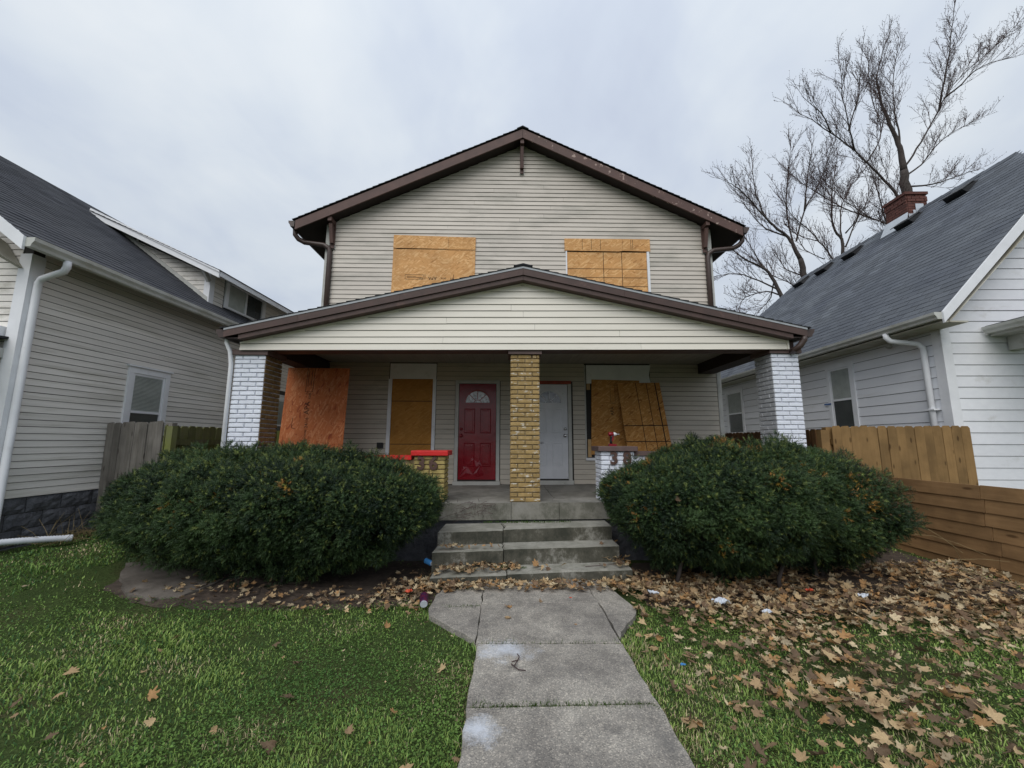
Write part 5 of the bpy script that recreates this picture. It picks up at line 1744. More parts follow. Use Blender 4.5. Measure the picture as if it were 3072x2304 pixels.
# its front porch roof, just inside the left edge of the picture
mb = MB(); mb.hexa([(-12, 3.3, 2.62), (-6.46, 3.3, 2.62), (-6.46, 4.78, 2.62), (-12, 4.78, 2.62), (-12, 3.3, 2.74), (-6.46, 3.3, 2.74), (-6.46, 4.78, 2.74), (-12, 4.78, 2.74)]); pr_o = lh.part('porch_roof', mb, M['white_dirty'])
mb = MB(); mb.hexa([(-12, 3.2, 2.745), (-6.43, 3.2, 2.745), (-6.43, 4.78, 2.86), (-12, 4.78, 2.86), (-12, 3.2, 2.775), (-6.43, 3.2, 2.775), (-6.43, 4.78, 2.89), (-12, 4.78, 2.89)]); lh.part('roofing', mb, M['shingle_black'], parent=pr_o)
mb = MB(); mb.box(-12, 4.70, 2.895, -6.5, 4.79, 3.02); lh.part('flashing_board', mb, M['white_trim'], parent=pr_o)
mb = MB(); mb.box(-6.60, 4.62, .4, -6.49, 4.73, 2.62); lh.part('porch_post', mb, M['white_trim'])

# the white corrugated pipe on the grass by its foundation
mb = MB()
pts, rad = [], []
A_, B_ = Vector((-6.30, 4.72, .40)), Vector((-5.86, 5.36, .335))
for i in range(61):
    t = i / 60
    P = A_.lerp(B_, t)
    P.z += .01 * math.sin(t * 3)
    pts.append(P)
    rad.append((.042 if i % 2 else .036) * (1.12 if t > .93 else 1))
mb.tube(pts, rad, 10)
single('drain_pipe', mb, M['pipe_white'], 'white corrugated drain pipe lying on the grass by the grey house foundation', 'pipe', off=(-6.1, 5.0, .3), smooth=True)

# ------------------------------------------------------------------ right neighbour
rh = Thing('house', 'white sided house with steep grey roof and brick chimney, at the right', 'house', off=(10.1, 12, 0))
RX, RY = 6.90, 6.52
RE_X, RE_Z, RSl = 6.50, 3.62, 1.06
RRX = 10.15
RF = 6.07
rz = lambda x: RE_Z + RSl * (x - RE_X)
mb = MB()
cx_ = 8.62
ol = [(RX + .004, .05), (RX + .004, rz(RX) - .1), (cx_, rz(cx_) - .1), (20.3 - cx_, rz(cx_) - .1), (13.4, rz(RX) - .1), (13.4, .05)]
mb.prism([(x, RY + .004, z) for x, z in ol], [(x, 17.0, z) for x, z in ol])
rh.part('wall', mb, M['sheath'])
E8 = .182
siding(rh, lambda s, z, d: (RX - d, s, z), .5, 3.55, E8, lambda z: (RY + .12, 16.9), [(8.27, 9.01, 1.8, 3.30), (12.41, 13.44, 1.8, 3.30)], M['siding_right'], lip=.016, jl=12, seed=61)
def clip_rf(z):
    zz = z + .16
    l = RX + .12
    if zz > rz(RX):
        l = RE_X + (zz - RE_Z) / RSl
    if zz > rz(cx_) - .05:
        return None
    return (l, 20.3 - l)
siding(rh, lambda s, z, d: (s, RY - d, z), .5, 6.0, E8, clip_rf, [], M['siding_right'], lip=.016, jl=20, seed=62)
mb = MB(); mb.box(RX - .03, RY - .03, .5, RX + .12, RY - .001, 3.5); rh.part('corner_board', mb, M['white_trim'])
mb = MB(); mb.box(RX - .03, RY, .5, RX - .001, RY + .12, 3.5); rh.part('corner_board', mb, M['white_trim'])
sl = math.hypot(RRX - RE_X, rz(RRX) - RE_Z)
Uv = Vector((RRX - RE_X, 0, rz(RRX) - RE_Z)) / sl
ridge0, ridge1 = 7.62, 13.8
ycl = lambda x: (RF if x <= cx_ else RF + (x - cx_) * (ridge0 - RF) / (RRX - cx_))
def rr_at(t):
    x = RE_X + (RRX - RE_X) * t / sl
    return (ycl(x) - RF, 13.8 + (RRX - x) * 1.0 - RF)
mb = MB()
ol = [(RE_X, RF), (cx_, RF), (RRX, ridge0), (RRX, ridge1), (RE_X, 17.45)]
mb.prism([(x, y + .02 * (y < 7), rz(x) - .13) for x, y in ol], [(x, y + .02 * (y < 7), rz(x) - .005) for x, y in ol])
rh.part('roof_deck', mb, M['soffit_white'])
mb = MB()
xo = 2 * RRX - RE_X
fr2 = [(cx_, RF, rz(cx_)), (2 * RRX - cx_, RF, rz(cx_)), (RRX, ridge0, rz(RRX))]
mb.poly(fr2 + [(RRX, 10, 4)], [(0, 1, 2), (0, 3, 1), (1, 3, 2), (0, 2, 3)])
mb.poly([(RE_X, 17.45, RE_Z), (xo, 17.45, RE_Z), (RRX, ridge1, rz(RRX)), (RRX, 12, 3.7)], [(0, 1, 2), (0, 3, 1), (1, 3, 2), (0, 2, 3)])
ol = [(xo, RF), (2 * RRX - cx_, RF), (RRX, ridge0), (RRX, ridge1), (xo, 17.45)]
rzo = lambda x: rz(2 * RRX - x)
mb.prism([(x + .002, y, rzo(x) - .13) for x, y in ol], [(x + .002, y, rzo(x) - .002) for x, y in ol])
rh.part('hip_slope', mb, M['shingle_right'])
shingles(rh, (RE_X, RF, RE_Z), (0, 1, 0), Uv, 11, sl, .14, .31, M['shingle_right'], rr_at, nobj=280, thick=.006, seed=71, near=lambda P: (P - Vector((5.5, 4.5, 3))).length)
mb = MB(); mb.hexa([(RE_X - .01, RF - .03, RE_Z - .19), (cx_, RF - .03, rz(cx_) - .22), (cx_, RF - .001, rz(cx_) - .22), (RE_X - .01, RF - .001, RE_Z - .19), (RE_X - .01, RF - .03, RE_Z - .01), (cx_, RF - .03, rz(cx_) - .01), (cx_, RF - .001, rz(cx_) - .01), (RE_X - .01, RF - .001, RE_Z - .01)])
rh.part('rake_board', mb, M['white_trim'])
mb = MB(); mb.hexa([(RX - .3, RF, 3.45), (9, RF, 5.9), (9, RY - .0, 5.9), (RX - .3, RY, 3.45), (RX - .3, RF, 3.47), (9, RF, 5.92), (9, RY, 5.92), (RX - .3, RY, 3.47)])
rh.part('soffit', mb, M['soffit_white'])
mb = MB(); mb.box(RE_X, RF + .02, RE_Z - .17, RX, 17.3, RE_Z - .145); rh.part('soffit', mb, M['soffit_white'])
mb = MB()
g0 = [(RE_X - .005 - a_, RF + .0, RE_Z - .125 + b_) for a_, b_ in gutter_profile(.12, .11)]
mb.prism(g0, [(x, 17.4, z) for x, _, z in g0])
g1 = [(RE_X - .005 - a_, RF - .004, RE_Z - .125 + b_) for a_, b_ in [(0, 0), (.075, 0), (.086, .035), (.115, .07), (.12, .11), (0, .11)]]
mb.prism(g1, [(x, RF + .003, z) for x, _, z in g1])
rh.part('gutter', mb, M['gutter_white'])
mb = MB()
mb.tube([(RE_X - .06, 6.98, RE_Z - .12), (RE_X - .06, 6.97, RE_Z - .19), (RE_X - .02, 6.94, RE_Z - .26), (RE_X + .12, 6.86, RE_Z - .30), (RX - .13, 6.78, RE_Z - .35), (RX - .075, 6.76, RE_Z - .42), (RX - .07, 6.76, RE_Z - .52), (RX - .07, 6.76, .5)], .044, 10)
rh.part('downspout', mb, M['white_trim'], smooth=True)
mb = MB(); mb.box(RX - .12, 6.68, 2.14, RX - .02, 6.84, 2.165); rh.part('downspout_strap', mb, M['white_trim'])
mb = MB(); mb.tube([(RX - .02, 7.35, 3.42), (RX - .10, 7.33, 3.40), (RX - .13, 7.30, 3.35)], [.02, .02, .05], 8); rh.part('flood_lamp', mb, M['white_dirty'], smooth=True)
side_window(rh, RX, -1, 8.36, 8.92, 1.9, 3.20, head=False, trim=M['white_trim'])
side_window(rh, RX, -1, 12.50, 13.35, 1.9, 3.20, head=False, trim=M['white_trim'])
mb = MB(); mb.box(RX - .045, 8.93, 2.44, RX - .036, 9.12, 2.47); rh.part('tape', mb, M['tape_blue'])
# roof vents
for i, vy in enumerate((8.35, 9.55, 11.25, 12.35, 13.4)):
    xc = 9.80
    P0 = Vector((xc, vy, rz(xc)))
    S, U2 = Vector((0, 1, 0)), Vector((1, 0, RSl)).normalized()
    Nn = Vector((-RSl, 0, 1)).normalized()
    def q(a, b, c):
        return P0 + S * a + U2 * b + Nn * c
    mb = MB()
    mb.hexa([q(-.22, -.2, .0), q(.22, -.2, .0), q(.22, .2, .0), q(-.22, .2, .0), q(-.2, -.22, .145), q(.2, -.22, .145), q(.15, .18, .05), q(-.15, .18, .05)])
    mb.hexa([q(-.25, -.27, .147), q(.25, -.27, .147), q(.2, .2, .052), q(-.2, .2, .052), q(-.24, -.26, .16), q(.24, -.26, .16), q(.19, .2, .065), q(-.19, .2, .065)])
    rh.part('roof_vent', mb, M['black'])
    mb = MB()
    mb.hexa([q(-.3, -.31, .012), q(.3, -.31, .012), q(.3, -.295, .012), q(-.3, -.295, .012), q(-.3, -.31, .018), q(.3, -.31, .018), q(.3, -.295, .018), q(-.3, -.295, .018)])
    rh.part('vent_flange', mb, M['flash'])
# ridge caps
mb = MB()
y_ = ridge0
while y_ < ridge1:
    for s_ in (-1, 1):
        zz = rz(RRX)
        mb.hexa([(RRX, y_, zz + .004), (RRX + s_ * .12, y_, zz - .12 * RSl + .01), (RRX + s_ * .12, y_ + .3, zz - .12 * RSl + .004), (RRX, y_ + .3, zz), (RRX, y_, zz + .03), (RRX + s_ * .12, y_, zz - .12 * RSl + .03), (RRX + s_ * .12, y_ + .3, zz - .12 * RSl + .02), (RRX, y_ + .3, zz + .02)])
    y_ += .29
rh.part('ridge_cap', mb, M['shingle_right'])
# chimney
cx0, cx1, cy0, cy1, czt = 9.84, 10.36, 9.62, 10.20, 7.96
mb = MB(); mb.box(cx0 + .008, cy0 + .008, 6.8, cx1 - .008, cy1 - .008, czt); chim = rh.part('chimney', mb, M['mortar_red'])
st = MB()
nb = int((czt - 6.9) / .067)
for k in range(nb):
    z_ = 6.9 + k * .067
    o_ = .1 if k % 2 else 0
    yy = cy0 - o_
    big = k >= nb - 3
    e_ = .012 if big and k < nb - 1 else 0
    while yy < cy1:
        a, b = max(yy, cy0 - e_), min(yy + .2, cy1 + e_)
        if b - a > .03:
            m_ = MB(); m_.box(cx0 - e_, a + .004, z_ + .004, cx0 + .03, b - .004, z_ + .063); rh.part('brick', m_, M['brick_red'], parent=chim)
        yy += .21
    xx_ = cx0 + .032 - o_
    while xx_ < cx1:
        a, b = max(xx_, cx0 + .032), min(xx_ + .2, cx1 + e_)
        if b - a > .03:
            m_ = MB(); m_.box(a + .004, cy0 - e_, z_ + .004, b - .004, cy0 + .03, z_ + .063); rh.part('brick', m_, M['brick_red'], parent=chim)
        xx_ += .21
mb = MB(); mb.box(cx0 - .03, cy0 - .03, czt - .07, cx1 + .03, cy1 + .03, czt + .0); rh.part('chimney_cap', mb, M['brick_red'], parent=chim)
mb = MB()
mb.hexa([(cx0 - .12, cy0 - .06, rz(cx0 - .12) + .012), (cx0 - .012, cy0 - .02, rz(cx0) + .22), (cx0 - .012, cy1 + .02, rz(cx0) + .22), (cx0 - .12, cy1 + .1, rz(cx0 - .12) + .012), (cx0 - .13, cy0 - .06, rz(cx0 - .12) + .02), (cx0 - .02, cy0 - .02, rz(cx0) + .24), (cx0 - .02, cy1 + .02, rz(cx0) + .24), (cx0 - .13, cy1 + .1, rz(cx0 - .12) + .02)])
rh.part('flashing', mb, M['flash'], parent=chim)
for a, b, t in ((cx0 - .0, cx0 + .12, .16), (cx0 + .125, cx0 + .19, .13), (cx0 + .2, cx0 + .40, .22)):
    mb = MB(); mb.box(a, cy0 - .022, rz((a + b) / 2) - .1, b, cy0 - .013, rz(a) + t + .04); rh.part('flashing', mb, M['flash'], parent=chim)
# porch roof stub at the right edge
mb = MB()
g0 = [(7.66 - a_, 3.9, 3.37 + b_) for a_, b_ in gutter_profile(.12, .11)]
mb.prism(g0, [(x, RY - .03, z) for x, _, z in g0])
pg = rh.part('porch_gutter', mb, M['gutter_white'])
mb = MB(); mb.hexa([(7.60, 3.9, 3.475), (9.6, 3.9, 4.0), (9.6, RY - .03, 4.0), (7.60, RY - .03, 3.475), (7.60, 3.9, 3.50), (9.6, 3.9, 4.03), (9.6, RY - .03, 4.03), (7.60, RY - .03, 3.50)]); rh.part('porch_roofing', mb, M['shingle_black'], parent=pg)
mb = MB(); mb.box(7.665, 3.9, 3.33, 7.95, RY - .03, 3.40); mb.box(7.92, 3.9, 3.10, 8.15, RY - .03, 3.329); rh.part('porch_beam', mb, M['white_dirty'], parent=pg)

# ------------------------------------------------------------------ fences
def picket_mesh(w, h, t, mat, seed, notch=.03):
    rd = random.Random(seed)
    mb = MB()
    j = lambda: rd.uniform(-.003, .003)
    ol = [(-w / 2, 0), (w / 2, 0), (w / 2 + j(), h - notch), (w / 2 - notch, h + j()), (-w / 2 + notch, h + j()), (-w / 2 + j(), h - notch)]
    mb.prism([(x, 0, z) for x, z in ol], [(x, t, z) for x, z in ol])
    return mesh_of('picket', mb, mat)


def picket_fence(label, A, B, w, h, mat, z0, n=None, posts=True, back=1, lean_=0.0, cat='fence', group=None, jit=.004, postmat=None, gap=.002):
    A, B = Vector((A[0], A[1])), Vector((B[0], B[1]))
    L = (B - A).length
    d = (B - A) / L
    an = math.atan2(d.y, d.x)
    T = Thing('picket_fence', label, cat, group, off=(A.x, A.y, z0))
    ms = [picket_mesh(w - gap, h, .018, mat, s) for s in range(5)]
    n = n or int(L / w)
    nrm = Vector((-d.y, d.x)) * back
    for i in range(n):
        p = A + d * ((i + .5) * L / n)
        o = T.inst('picket', random.choice(ms), (p.x + nrm.x * random.uniform(-jit, jit), p.y + nrm.y * random.uniform(-jit, jit), z0 + random.uniform(-.008, .008)), (random.uniform(-.004, .004), random.uniform(-.003, .003), an))
    for zz in (.3, h * .55, h - .25):
        mb = MB()
        a3 = (A.x + nrm.x * .045, A.y + nrm.y * .045, z0 + zz)
        b3 = (B.x + nrm.x * .045, B.y + nrm.y * .045, z0 + zz)
        mb.bar(a3, b3, .038, .085)
        T.part('rail', mb, mat)
    k = max(1, int(L / 2.4))
    for i in range(k + 1):
        p = A + d * (L * i / k) + nrm * .11
        mb = MB()
        mb.box(p.x - .045, p.y - .045, z0, p.x + .045, p.y + .045, z0 + h - .02)
        T.part('post', mb, postmat or mat)
    return T


picket_fence('grey weathered picket fence panel between the grey house and the left bush', (-6.33, 6.05), (-5.13, 5.68), .16, 1.66, M['fence_grey'], .22, n=8, jit=.012)
picket_fence('green mossed picket fence running back beside the grey house', (-5.12, 5.70), (-5.12, 13.6), .14, 1.66, M['fence_green'], .17, back=-1)
picket_fence('tan stained picket fence panel in front of the white house', (4.90, 6.42), (7.02, 6.42), .14, 1.74, M['fence_tan'], .13, n=15)
picket_fence('dark brown picket fence running back behind the right porch pillar', (4.82, 6.5), (4.82, 13.5), .14, 1.70, M['fence_dark'], .12, back=1, jit=.01)
T = Thing('gate_post', 'square tan fence post at the left end of the tan picket fence', 'post', off=(4.78, 6.40, .1))
mb = MB(); mb.box(4.68, 6.36, .1, 4.80, 6.46, 1.80); T.part('post', mb, M['fence_tan'])
# horizontal board fence
hf = Thing('board_fence', 'low brown fence of wide horizontal boards at the right edge of the yard', 'fence', off=(5.45, 4.5, .05))
top = [1.118 - .1535 * i for i in range(7)]
rdf = random.Random(12)
def lapboard(y0_, y1_, t, sag):
    mb = MB()
    h_ = .1535
    lo, hi = t - h_ - .006, t - .004
    xa, xb = 5.440 + rdf.uniform(-.003, .003), 5.440 + rdf.uniform(-.003, .003)
    s0, s1 = rdf.uniform(-.002, .002), rdf.uniform(-.002, .002) + sag
    mb.hexa([(xa - .012, y0_, lo + s0), (xa + .008, y0_, lo + s0), (xb + .008, y1_, lo + s1), (xb - .012, y1_, lo + s1),
             (xa + .002, y0_, hi + s0), (xa + .022, y0_, hi + s0), (xb + .022, y1_, hi + s1), (xb + .002, y1_, hi + s1)])
    hf.part('fence_board', mb, M['fence_board'])
for i, t in enumerate(top):
    yj = 4.97 + (0 if i == 0 else rdf.uniform(-.16, .03))
    lapboard(1.6, yj - .004, t, 0)
    lapboard(yj + .004, 6.38, t - .006, 0)
for y_ in (1.7, 3.3, 4.97, 6.3):
    mb = MB(); mb.box(5.463, y_ - .045, .0, 5.553, y_ + .045, 1.08); hf.part('post', mb, M['fence_board'])

# ------------------------------------------------------------------ trees
TREES = {"A":[[[20.51,20.0,14.32],[20.58,20.0,16.07],[20.57,20.0,17.14],[20.41,20.0,17.99],[20.1,20.0,19.34],[19.88,20.0,20.58],[19.88,20.0,21.84],[20.67,20.0,24.16]],[[20.6,20.0,16.19],[21.06,19.88,16.92],[21.73,19.76,18.01],[22.55,19.64,19.34],[22.78,19.52,19.95],[23.73,19.4,21.16],[25.42,19.28,22.61],[27.03,19.16,24.2]],[[20.57,20.0,17.14],[20.68,20.04,18.5],[20.64,20.07,19.64],[20.83,20.11,21.68],[21.45,20.14,24.04]],[[22.96,20.0,19.66],[23.34,19.86,21.39],[23.93,19.72,23.78],[24.11,19.58,25.16]],[[20.54,20.0,15.72],[21.65,20.11,16.5],[23.05,20.22,18.02],[24.73,20.33,19.07]],[[20.61,20.0,15.13],[22.04,20.13,15.33],[23.63,20.27,15.88],[24.7,20.4,16.32]],[[23.34,20.0,20.4],[23.82,19.54,20.81],[24.47,19.07,21.42],[25.37,18.61,21.39]]],"B":[[[19.17,19.0,13.58],[18.53,19.0,14.8],[17.75,19.0,15.82],[17.23,19.0,16.51],[16.12,19.0,17.56],[15.27,19.0,18.27],[14.59,19.0,18.75]],[[17.23,19.0,16.51],[16.65,18.48,17.33],[16.04,17.96,18.67],[15.66,17.44,19.73]],[[17.75,19.0,15.82],[18.51,19.27,16.82],[19.27,19.54,18.09],[19.22,19.81,20.53],[19.6,20.08,23.09]],[[16.12,19.0,17.56],[15.41,18.61,18.38],[14.46,18.23,18.73]],[[17.05,19.0,17.66],[17.4,18.57,19.25],[17.31,18.15,20.57]]],"C":[[[20.35,21.0,13.06],[20.09,21.0,14.85],[19.85,21.0,16.45],[19.67,21.0,16.82]],[[20.3,21.0,13.53],[19.72,21.32,14.14],[18.4,21.63,15.03],[17.6,21.95,15.99],[16.98,22.27,16.86],[16.35,22.59,18.02]],[[17.86,21.0,14.63],[16.98,20.95,14.97],[17.32,20.91,16.4]],[[19.43,21.0,13.96],[18.59,21.54,15.34],[17.82,22.08,17.24]]],"D":[[[14.76,20.0,9.88],[14.62,20.0,11.09],[14.38,20.0,11.76],[14.12,20.0,12.32],[13.34,20.0,13.01],[12.89,20.0,13.82],[12.58,20.0,15.21],[12.59,20.0,16.64]],[[14.38,20.0,11.76],[14.19,19.98,13.22],[14.2,19.96,14.59],[14.49,19.94,16.1],[14.68,19.92,17.64]],[[14.51,20.0,12.1],[15.18,20.11,13.87],[16.17,20.22,15.45],[17.11,20.33,17.45],[17.8,20.45,18.89]],[[13.34,20.0,13.01],[12.07,19.63,14.16],[11.19,19.25,14.72],[10.49,18.88,14.75]],[[14.79,20.0,10.21],[14.34,20.14,10.38],[13.95,20.29,10.78],[13.88,20.43,11.3]],[[14.12,20.0,12.32],[13.26,20.39,13.01],[12.93,20.79,13.94],[12.68,21.18,15.03]],[[15.1,20.0,13.8],[15.41,20.04,15.56],[15.98,20.07,17.74]]],"E":[[[15.96,19.0,10.6],[16.02,19.0,11.66],[15.72,19.0,12.09],[15.69,19.0,13.18],[15.88,19.0,14.49],[16.25,19.0,15.95]],[[16.03,19.0,11.77],[16.36,19.26,13.33],[17.24,19.52,14.84],[18.32,19.77,16.05]],[[16.16,19.0,11.24],[17.03,19.18,12.73],[17.83,19.37,13.94],[18.21,19.55,14.96]],[[16.25,19.0,11.98],[16.14,18.3,12.12],[15.95,17.61,11.81]]],"F":[[[14.71,18.0,9.93],[14.09,18.0,11.04],[13.68,18.0,11.65],[12.92,18.0,12.48],[12.54,18.0,13.53]],[[14.09,18.0,11.04],[13.67,18.41,11.47],[13.6,18.83,11.9]],[[14.27,18.0,10.13],[13.5,18.15,10.71],[13.32,18.29,11.71]]],"G":[[[12.85,19.0,8.44],[12.51,19.0,9.47],[12.08,19.0,10.1],[11.32,19.0,10.53],[10.58,19.0,11.17],[10.14,19.0,11.92]],[[12.62,19.0,9.06],[11.23,18.79,9.6],[10.35,18.58,9.71],[9.37,18.36,9.47]],[[12.79,19.0,8.75],[11.76,18.5,8.77],[10.49,18.0,8.28],[9.8,17.5,7.53]],[[13.5,19.0,9.16],[13.02,19.59,9.93],[12.82,20.17,10.62]],[[12.08,19.0,10.1],[11.63,18.96,10.93],[11.27,18.91,11.65]],[[12.51,19.0,9.47],[12.47,19.35,8.78],[12.03,19.7,8.17]]]}
rdt = random.Random(17)
def rotv(v, ax, a):
    return Matrix.Rotation(a, 3, ax) @ v
def jitter_path(pts, sub=4, amp=.05):
    out = []
    P = [Vector(p) for p in pts]
    for i in range(len(P) - 1):
        p0, p1, p2, p3 = P[max(i - 1, 0)], P[i], P[i + 1], P[min(i + 2, len(P) - 1)]
        for k in range(sub):
            t = k / sub
            q = .5 * ((2 * p1) + (p2 - p0) * t + (2 * p0 - 5 * p1 + 4 * p2 - p3) * t * t + (3 * p1 - p0 - 3 * p2 + p3) * t ** 3)
            out.append(q + Vector((rdt.uniform(-amp, amp), rdt.uniform(-amp, amp), rdt.uniform(-amp, amp)) if (i or k) else (0, 0, 0)))
    out.append(P[-1])
    return out
UP = Vector((0, 0, 1))
def tree(name, label, trunk, r0, r1, limbs, side=1.0, seed=1):
    global rdt
    rdt = random.Random(seed)
    T = Thing(name, label, 'tree', off=(trunk[0][0], trunk[0][1], 0))
    tp = jitter_path(trunk, 4, .04)
    n = len(tp)
    mb = MB()
    mb.tube(tp, [r0 + (r1 - r0) * i / (n - 1) for i in range(n)], 9)
    T.part('trunk', mb, M['bark'], smooth=True)
    tw, bd = MB(), MB()
    def bud(p, s=.024):
        d = Vector((rdt.gauss(0, 1), rdt.gauss(0, 1), rdt.gauss(0, 1))).normalized() * s
        e = d.orthogonal().normalized() * s * .55
        f = d.cross(e).normalized() * s * .55
        b = len(bd.v)
        bd.v += [tuple(p + d * 1.3), tuple(p + e), tuple(p + f), tuple(p - e - f), tuple(p - d)]
        bd.f += [(b, b + 1, b + 2), (b, b + 2, b + 3), (b, b + 3, b + 1), (b + 4, b + 2, b + 1), (b + 4, b + 3, b + 2), (b + 4, b + 1, b + 3)]
    def twig(p, d, L, lvl):
        if lvl == 1:
            seg, r = 5, .012
        elif lvl == 2:
            seg, r = 3, .008
        else:
            seg, r = 2, .0055
        pts = [p]
        dd = d.normalized()
        for i in range(seg):
            dd = (dd + Vector((rdt.gauss(0, .08), rdt.gauss(0, .08), rdt.gauss(.06, .07)))).normalized()
            pts.append(pts[-1] + dd * (L / seg))
        tw.tube(pts, [r * (1 - .6 * i / seg) for i in range(seg + 1)], 3 if lvl > 1 else 4, cap=False)
        if lvl == 3:
            for q in pts[1:]:
                if rdt.random() < .75:
                    bud(q)
            return
        step = .17 if lvl == 1 else .13
        m = max(2, int(L / step))
        for k in range(m):
            t = (k + rdt.random()) / m
            if t < .12:
                continue
            i = min(int(t * seg), seg - 1)
            q = pts[i].lerp(pts[i + 1], t * seg - i)
            ax = Vector((rdt.gauss(0, 1), rdt.gauss(0, 1), rdt.gauss(0, 1))).normalized()
            nd = rotv(dd, ax, rdt.uniform(.4, .9)) + UP * .16
            if lvl == 1:
                twig(q, nd, L * rdt.uniform(.25, .5) * (1.15 - t * .5), 2)
            else:
                twig(q, nd, rdt.uniform(.14, .42), 3)
        bud(pts[-1])
    for (lp, ra, rb) in limbs:
        ra = r1 * .95 if lp is limbs[0][0] else ra * .55
        rb = .010
        pp_ = jitter_path(lp, 3, .025)
        n = len(pp_)
        mb = MB()
        mb.tube(pp_, [ra + (rb - ra) * (i / (n - 1)) ** .8 for i in range(n)], 7)
        T.part('limb', mb, M['bark'], smooth=True)
        tot = sum((pp_[i + 1] - pp_[i]).length for i in range(n - 1))
        acc = 0
        nxt = tot * .22
        for i in range(n - 1):
            sgl = (pp_[i + 1] - pp_[i]).length
            while nxt < acc + sgl:
                t = (nxt - acc) / sgl
                q = pp_[i].lerp(pp_[i + 1], t)
                d = (pp_[i + 1] - pp_[i]).normalized()
                ax = Vector((rdt.gauss(0, 1), rdt.gauss(0, 1), rdt.gauss(0, .6))).normalized()
                f_ = nxt / tot
                twig(q, rotv(d, ax, rdt.uniform(.3, .75)) + UP * .22, side * rdt.uniform(1.0, 2.3) * (1.2 - .55 * f_), 1)
                nxt += rdt.uniform(.17, .34)
            acc += sgl
        twig(pp_[-1], (pp_[-1] - pp_[-2]).normalized(), side * 1.4, 1)
    T.part('twigs', tw, M['twig'], kind='stuff')
    T.part('buds', bd, M['twig'], kind='stuff')
    return T


def limbs_of(keys, start, rs):
    out = []
    for k in keys:
        for j, l in enumerate(TREES[k]):
            ra = rs if j == 0 else rs * .62
            out.append((l, ra, .018))
    return out
A = TREES['A']; B = TREES['B']; C_ = TREES['C']; D_ = TREES['D']; E = TREES['E']; F_ = TREES['F']; G = TREES['G']
tA = [(20.3, 20.2, 0), (20.4, 20.1, 5), (20.45, 20.0, 10)] + [tuple(A[0][0]), tuple(A[0][1])]
LA = [(A[0][1:], .15, .03)] + [(l, .10, .02) for l in A[1:]]
B[0] = [[20.42, 20.05, 11.2]] + B[0]
C_[0] = [[20.4, 20.1, 8.5], [20.45, 20.5, 11.0]] + C_[0]
C_[1] = [[20.4, 20.1, 9.5], [20.4, 20.5, 12.0]] + C_[1]
LA += [(l, .14 if j == 0 else .075, .02) for j, l in enumerate(B)] + [(l, .11 if j < 2 else .05, .02) for j, l in enumerate(C_)]
tree('bare_tree', 'tallest bare tree, its thick trunk rising straight behind the red brick chimney', tA, .42, .17, LA, .95, 3)
tD = [(15.2, 20.2, 0), (15.1, 20.1, 4), (14.95, 20.0, 7.5), tuple(D_[0][0]), tuple(D_[0][1])]
LD = [(D_[0][1:], .11, .02)] + [(l, .085, .02) for l in D_[1:]] + [([[14.9, 20.0, 7.6]] + G[3], .07, .02)]
tree('bare_tree', 'bare tree with a leaning mossy trunk behind the roof vents farthest from the camera', tD, .26, .12, LD, .85, 5)
tE = [(16.6, 19.2, 0), (16.4, 19.1, 5), (16.2, 19.0, 8.5), tuple(E[0][0])]
LE = [(E[0], .13, .02)] + [(l, .07, .02) for l in E[1:]] + [([[16.3, 19.1, 7.6]] + F_[0], .085, .02)] + [(l, .045, .018) for l in F_[1:]]
tree('bare_tree', 'slim bare tree forking low between the chimney and the leaning tree', tE, .22, .09, LE, .8, 7)
tG = [(13.9, 19.2, 0), (13.6, 19.1, 4), tuple(G[0][0])]
LG = [(G[0], .12, .02)] + [(l, .08, .02) for j, l in enumerate(G[1:]) if j != 2]
tree('bare_tree', 'low spreading bare tree seen just right of the brown gable, above the porch roof', tG, .22, .11, LG, .8, 9)

# ------------------------------------------------------------------ yew bushes
def np_mesh(name, V, F, mat, col=None, off=(0, 0, 0)):
    me = bpy.data.meshes.new(name)
    V = V - np.array(off)
    nv, nf, k = len(V), len(F), F.shape[1]
    me.vertices.add(nv)
    me.vertices.foreach_set('co', V.astype(np.float32).ravel())
    me.loops.add(nf * k)
    me.loops.foreach_set('vertex_index', F.astype(np.int32).ravel())
    me.polygons.add(nf)
    me.polygons.foreach_set('loop_start', np.arange(0, nf * k, k, dtype=np.int32))
    me.polygons.foreach_set('loop_total', np.full(nf, k, dtype=np.int32))
    me.materials.append(mat)
    if col is not None:
        a = me.color_attributes.new('Col', 'FLOAT_COLOR', 'POINT')
        c4 = np.ones((nv, 4), np.float32)
        c4[:, :3] = col
        a.data.foreach_set('color', c4.ravel())
    me.update(calc_edges=True)
    return me


def unit(a):
    return a / (np.linalg.norm(a, axis=-1, keepdims=True) + 1e-9)


def lump(P, s=1.0, seed=0):
    r = np.random.default_rng(seed)
    o = np.zeros(len(P))
    for k in range(7):
        w = r.normal(size=3) * (1.7 + k * 1.1) / s
        o += np.sin(P @ w + r.uniform(0, 6.28)) / (1.3 + k * .45)
    return o / 2.6


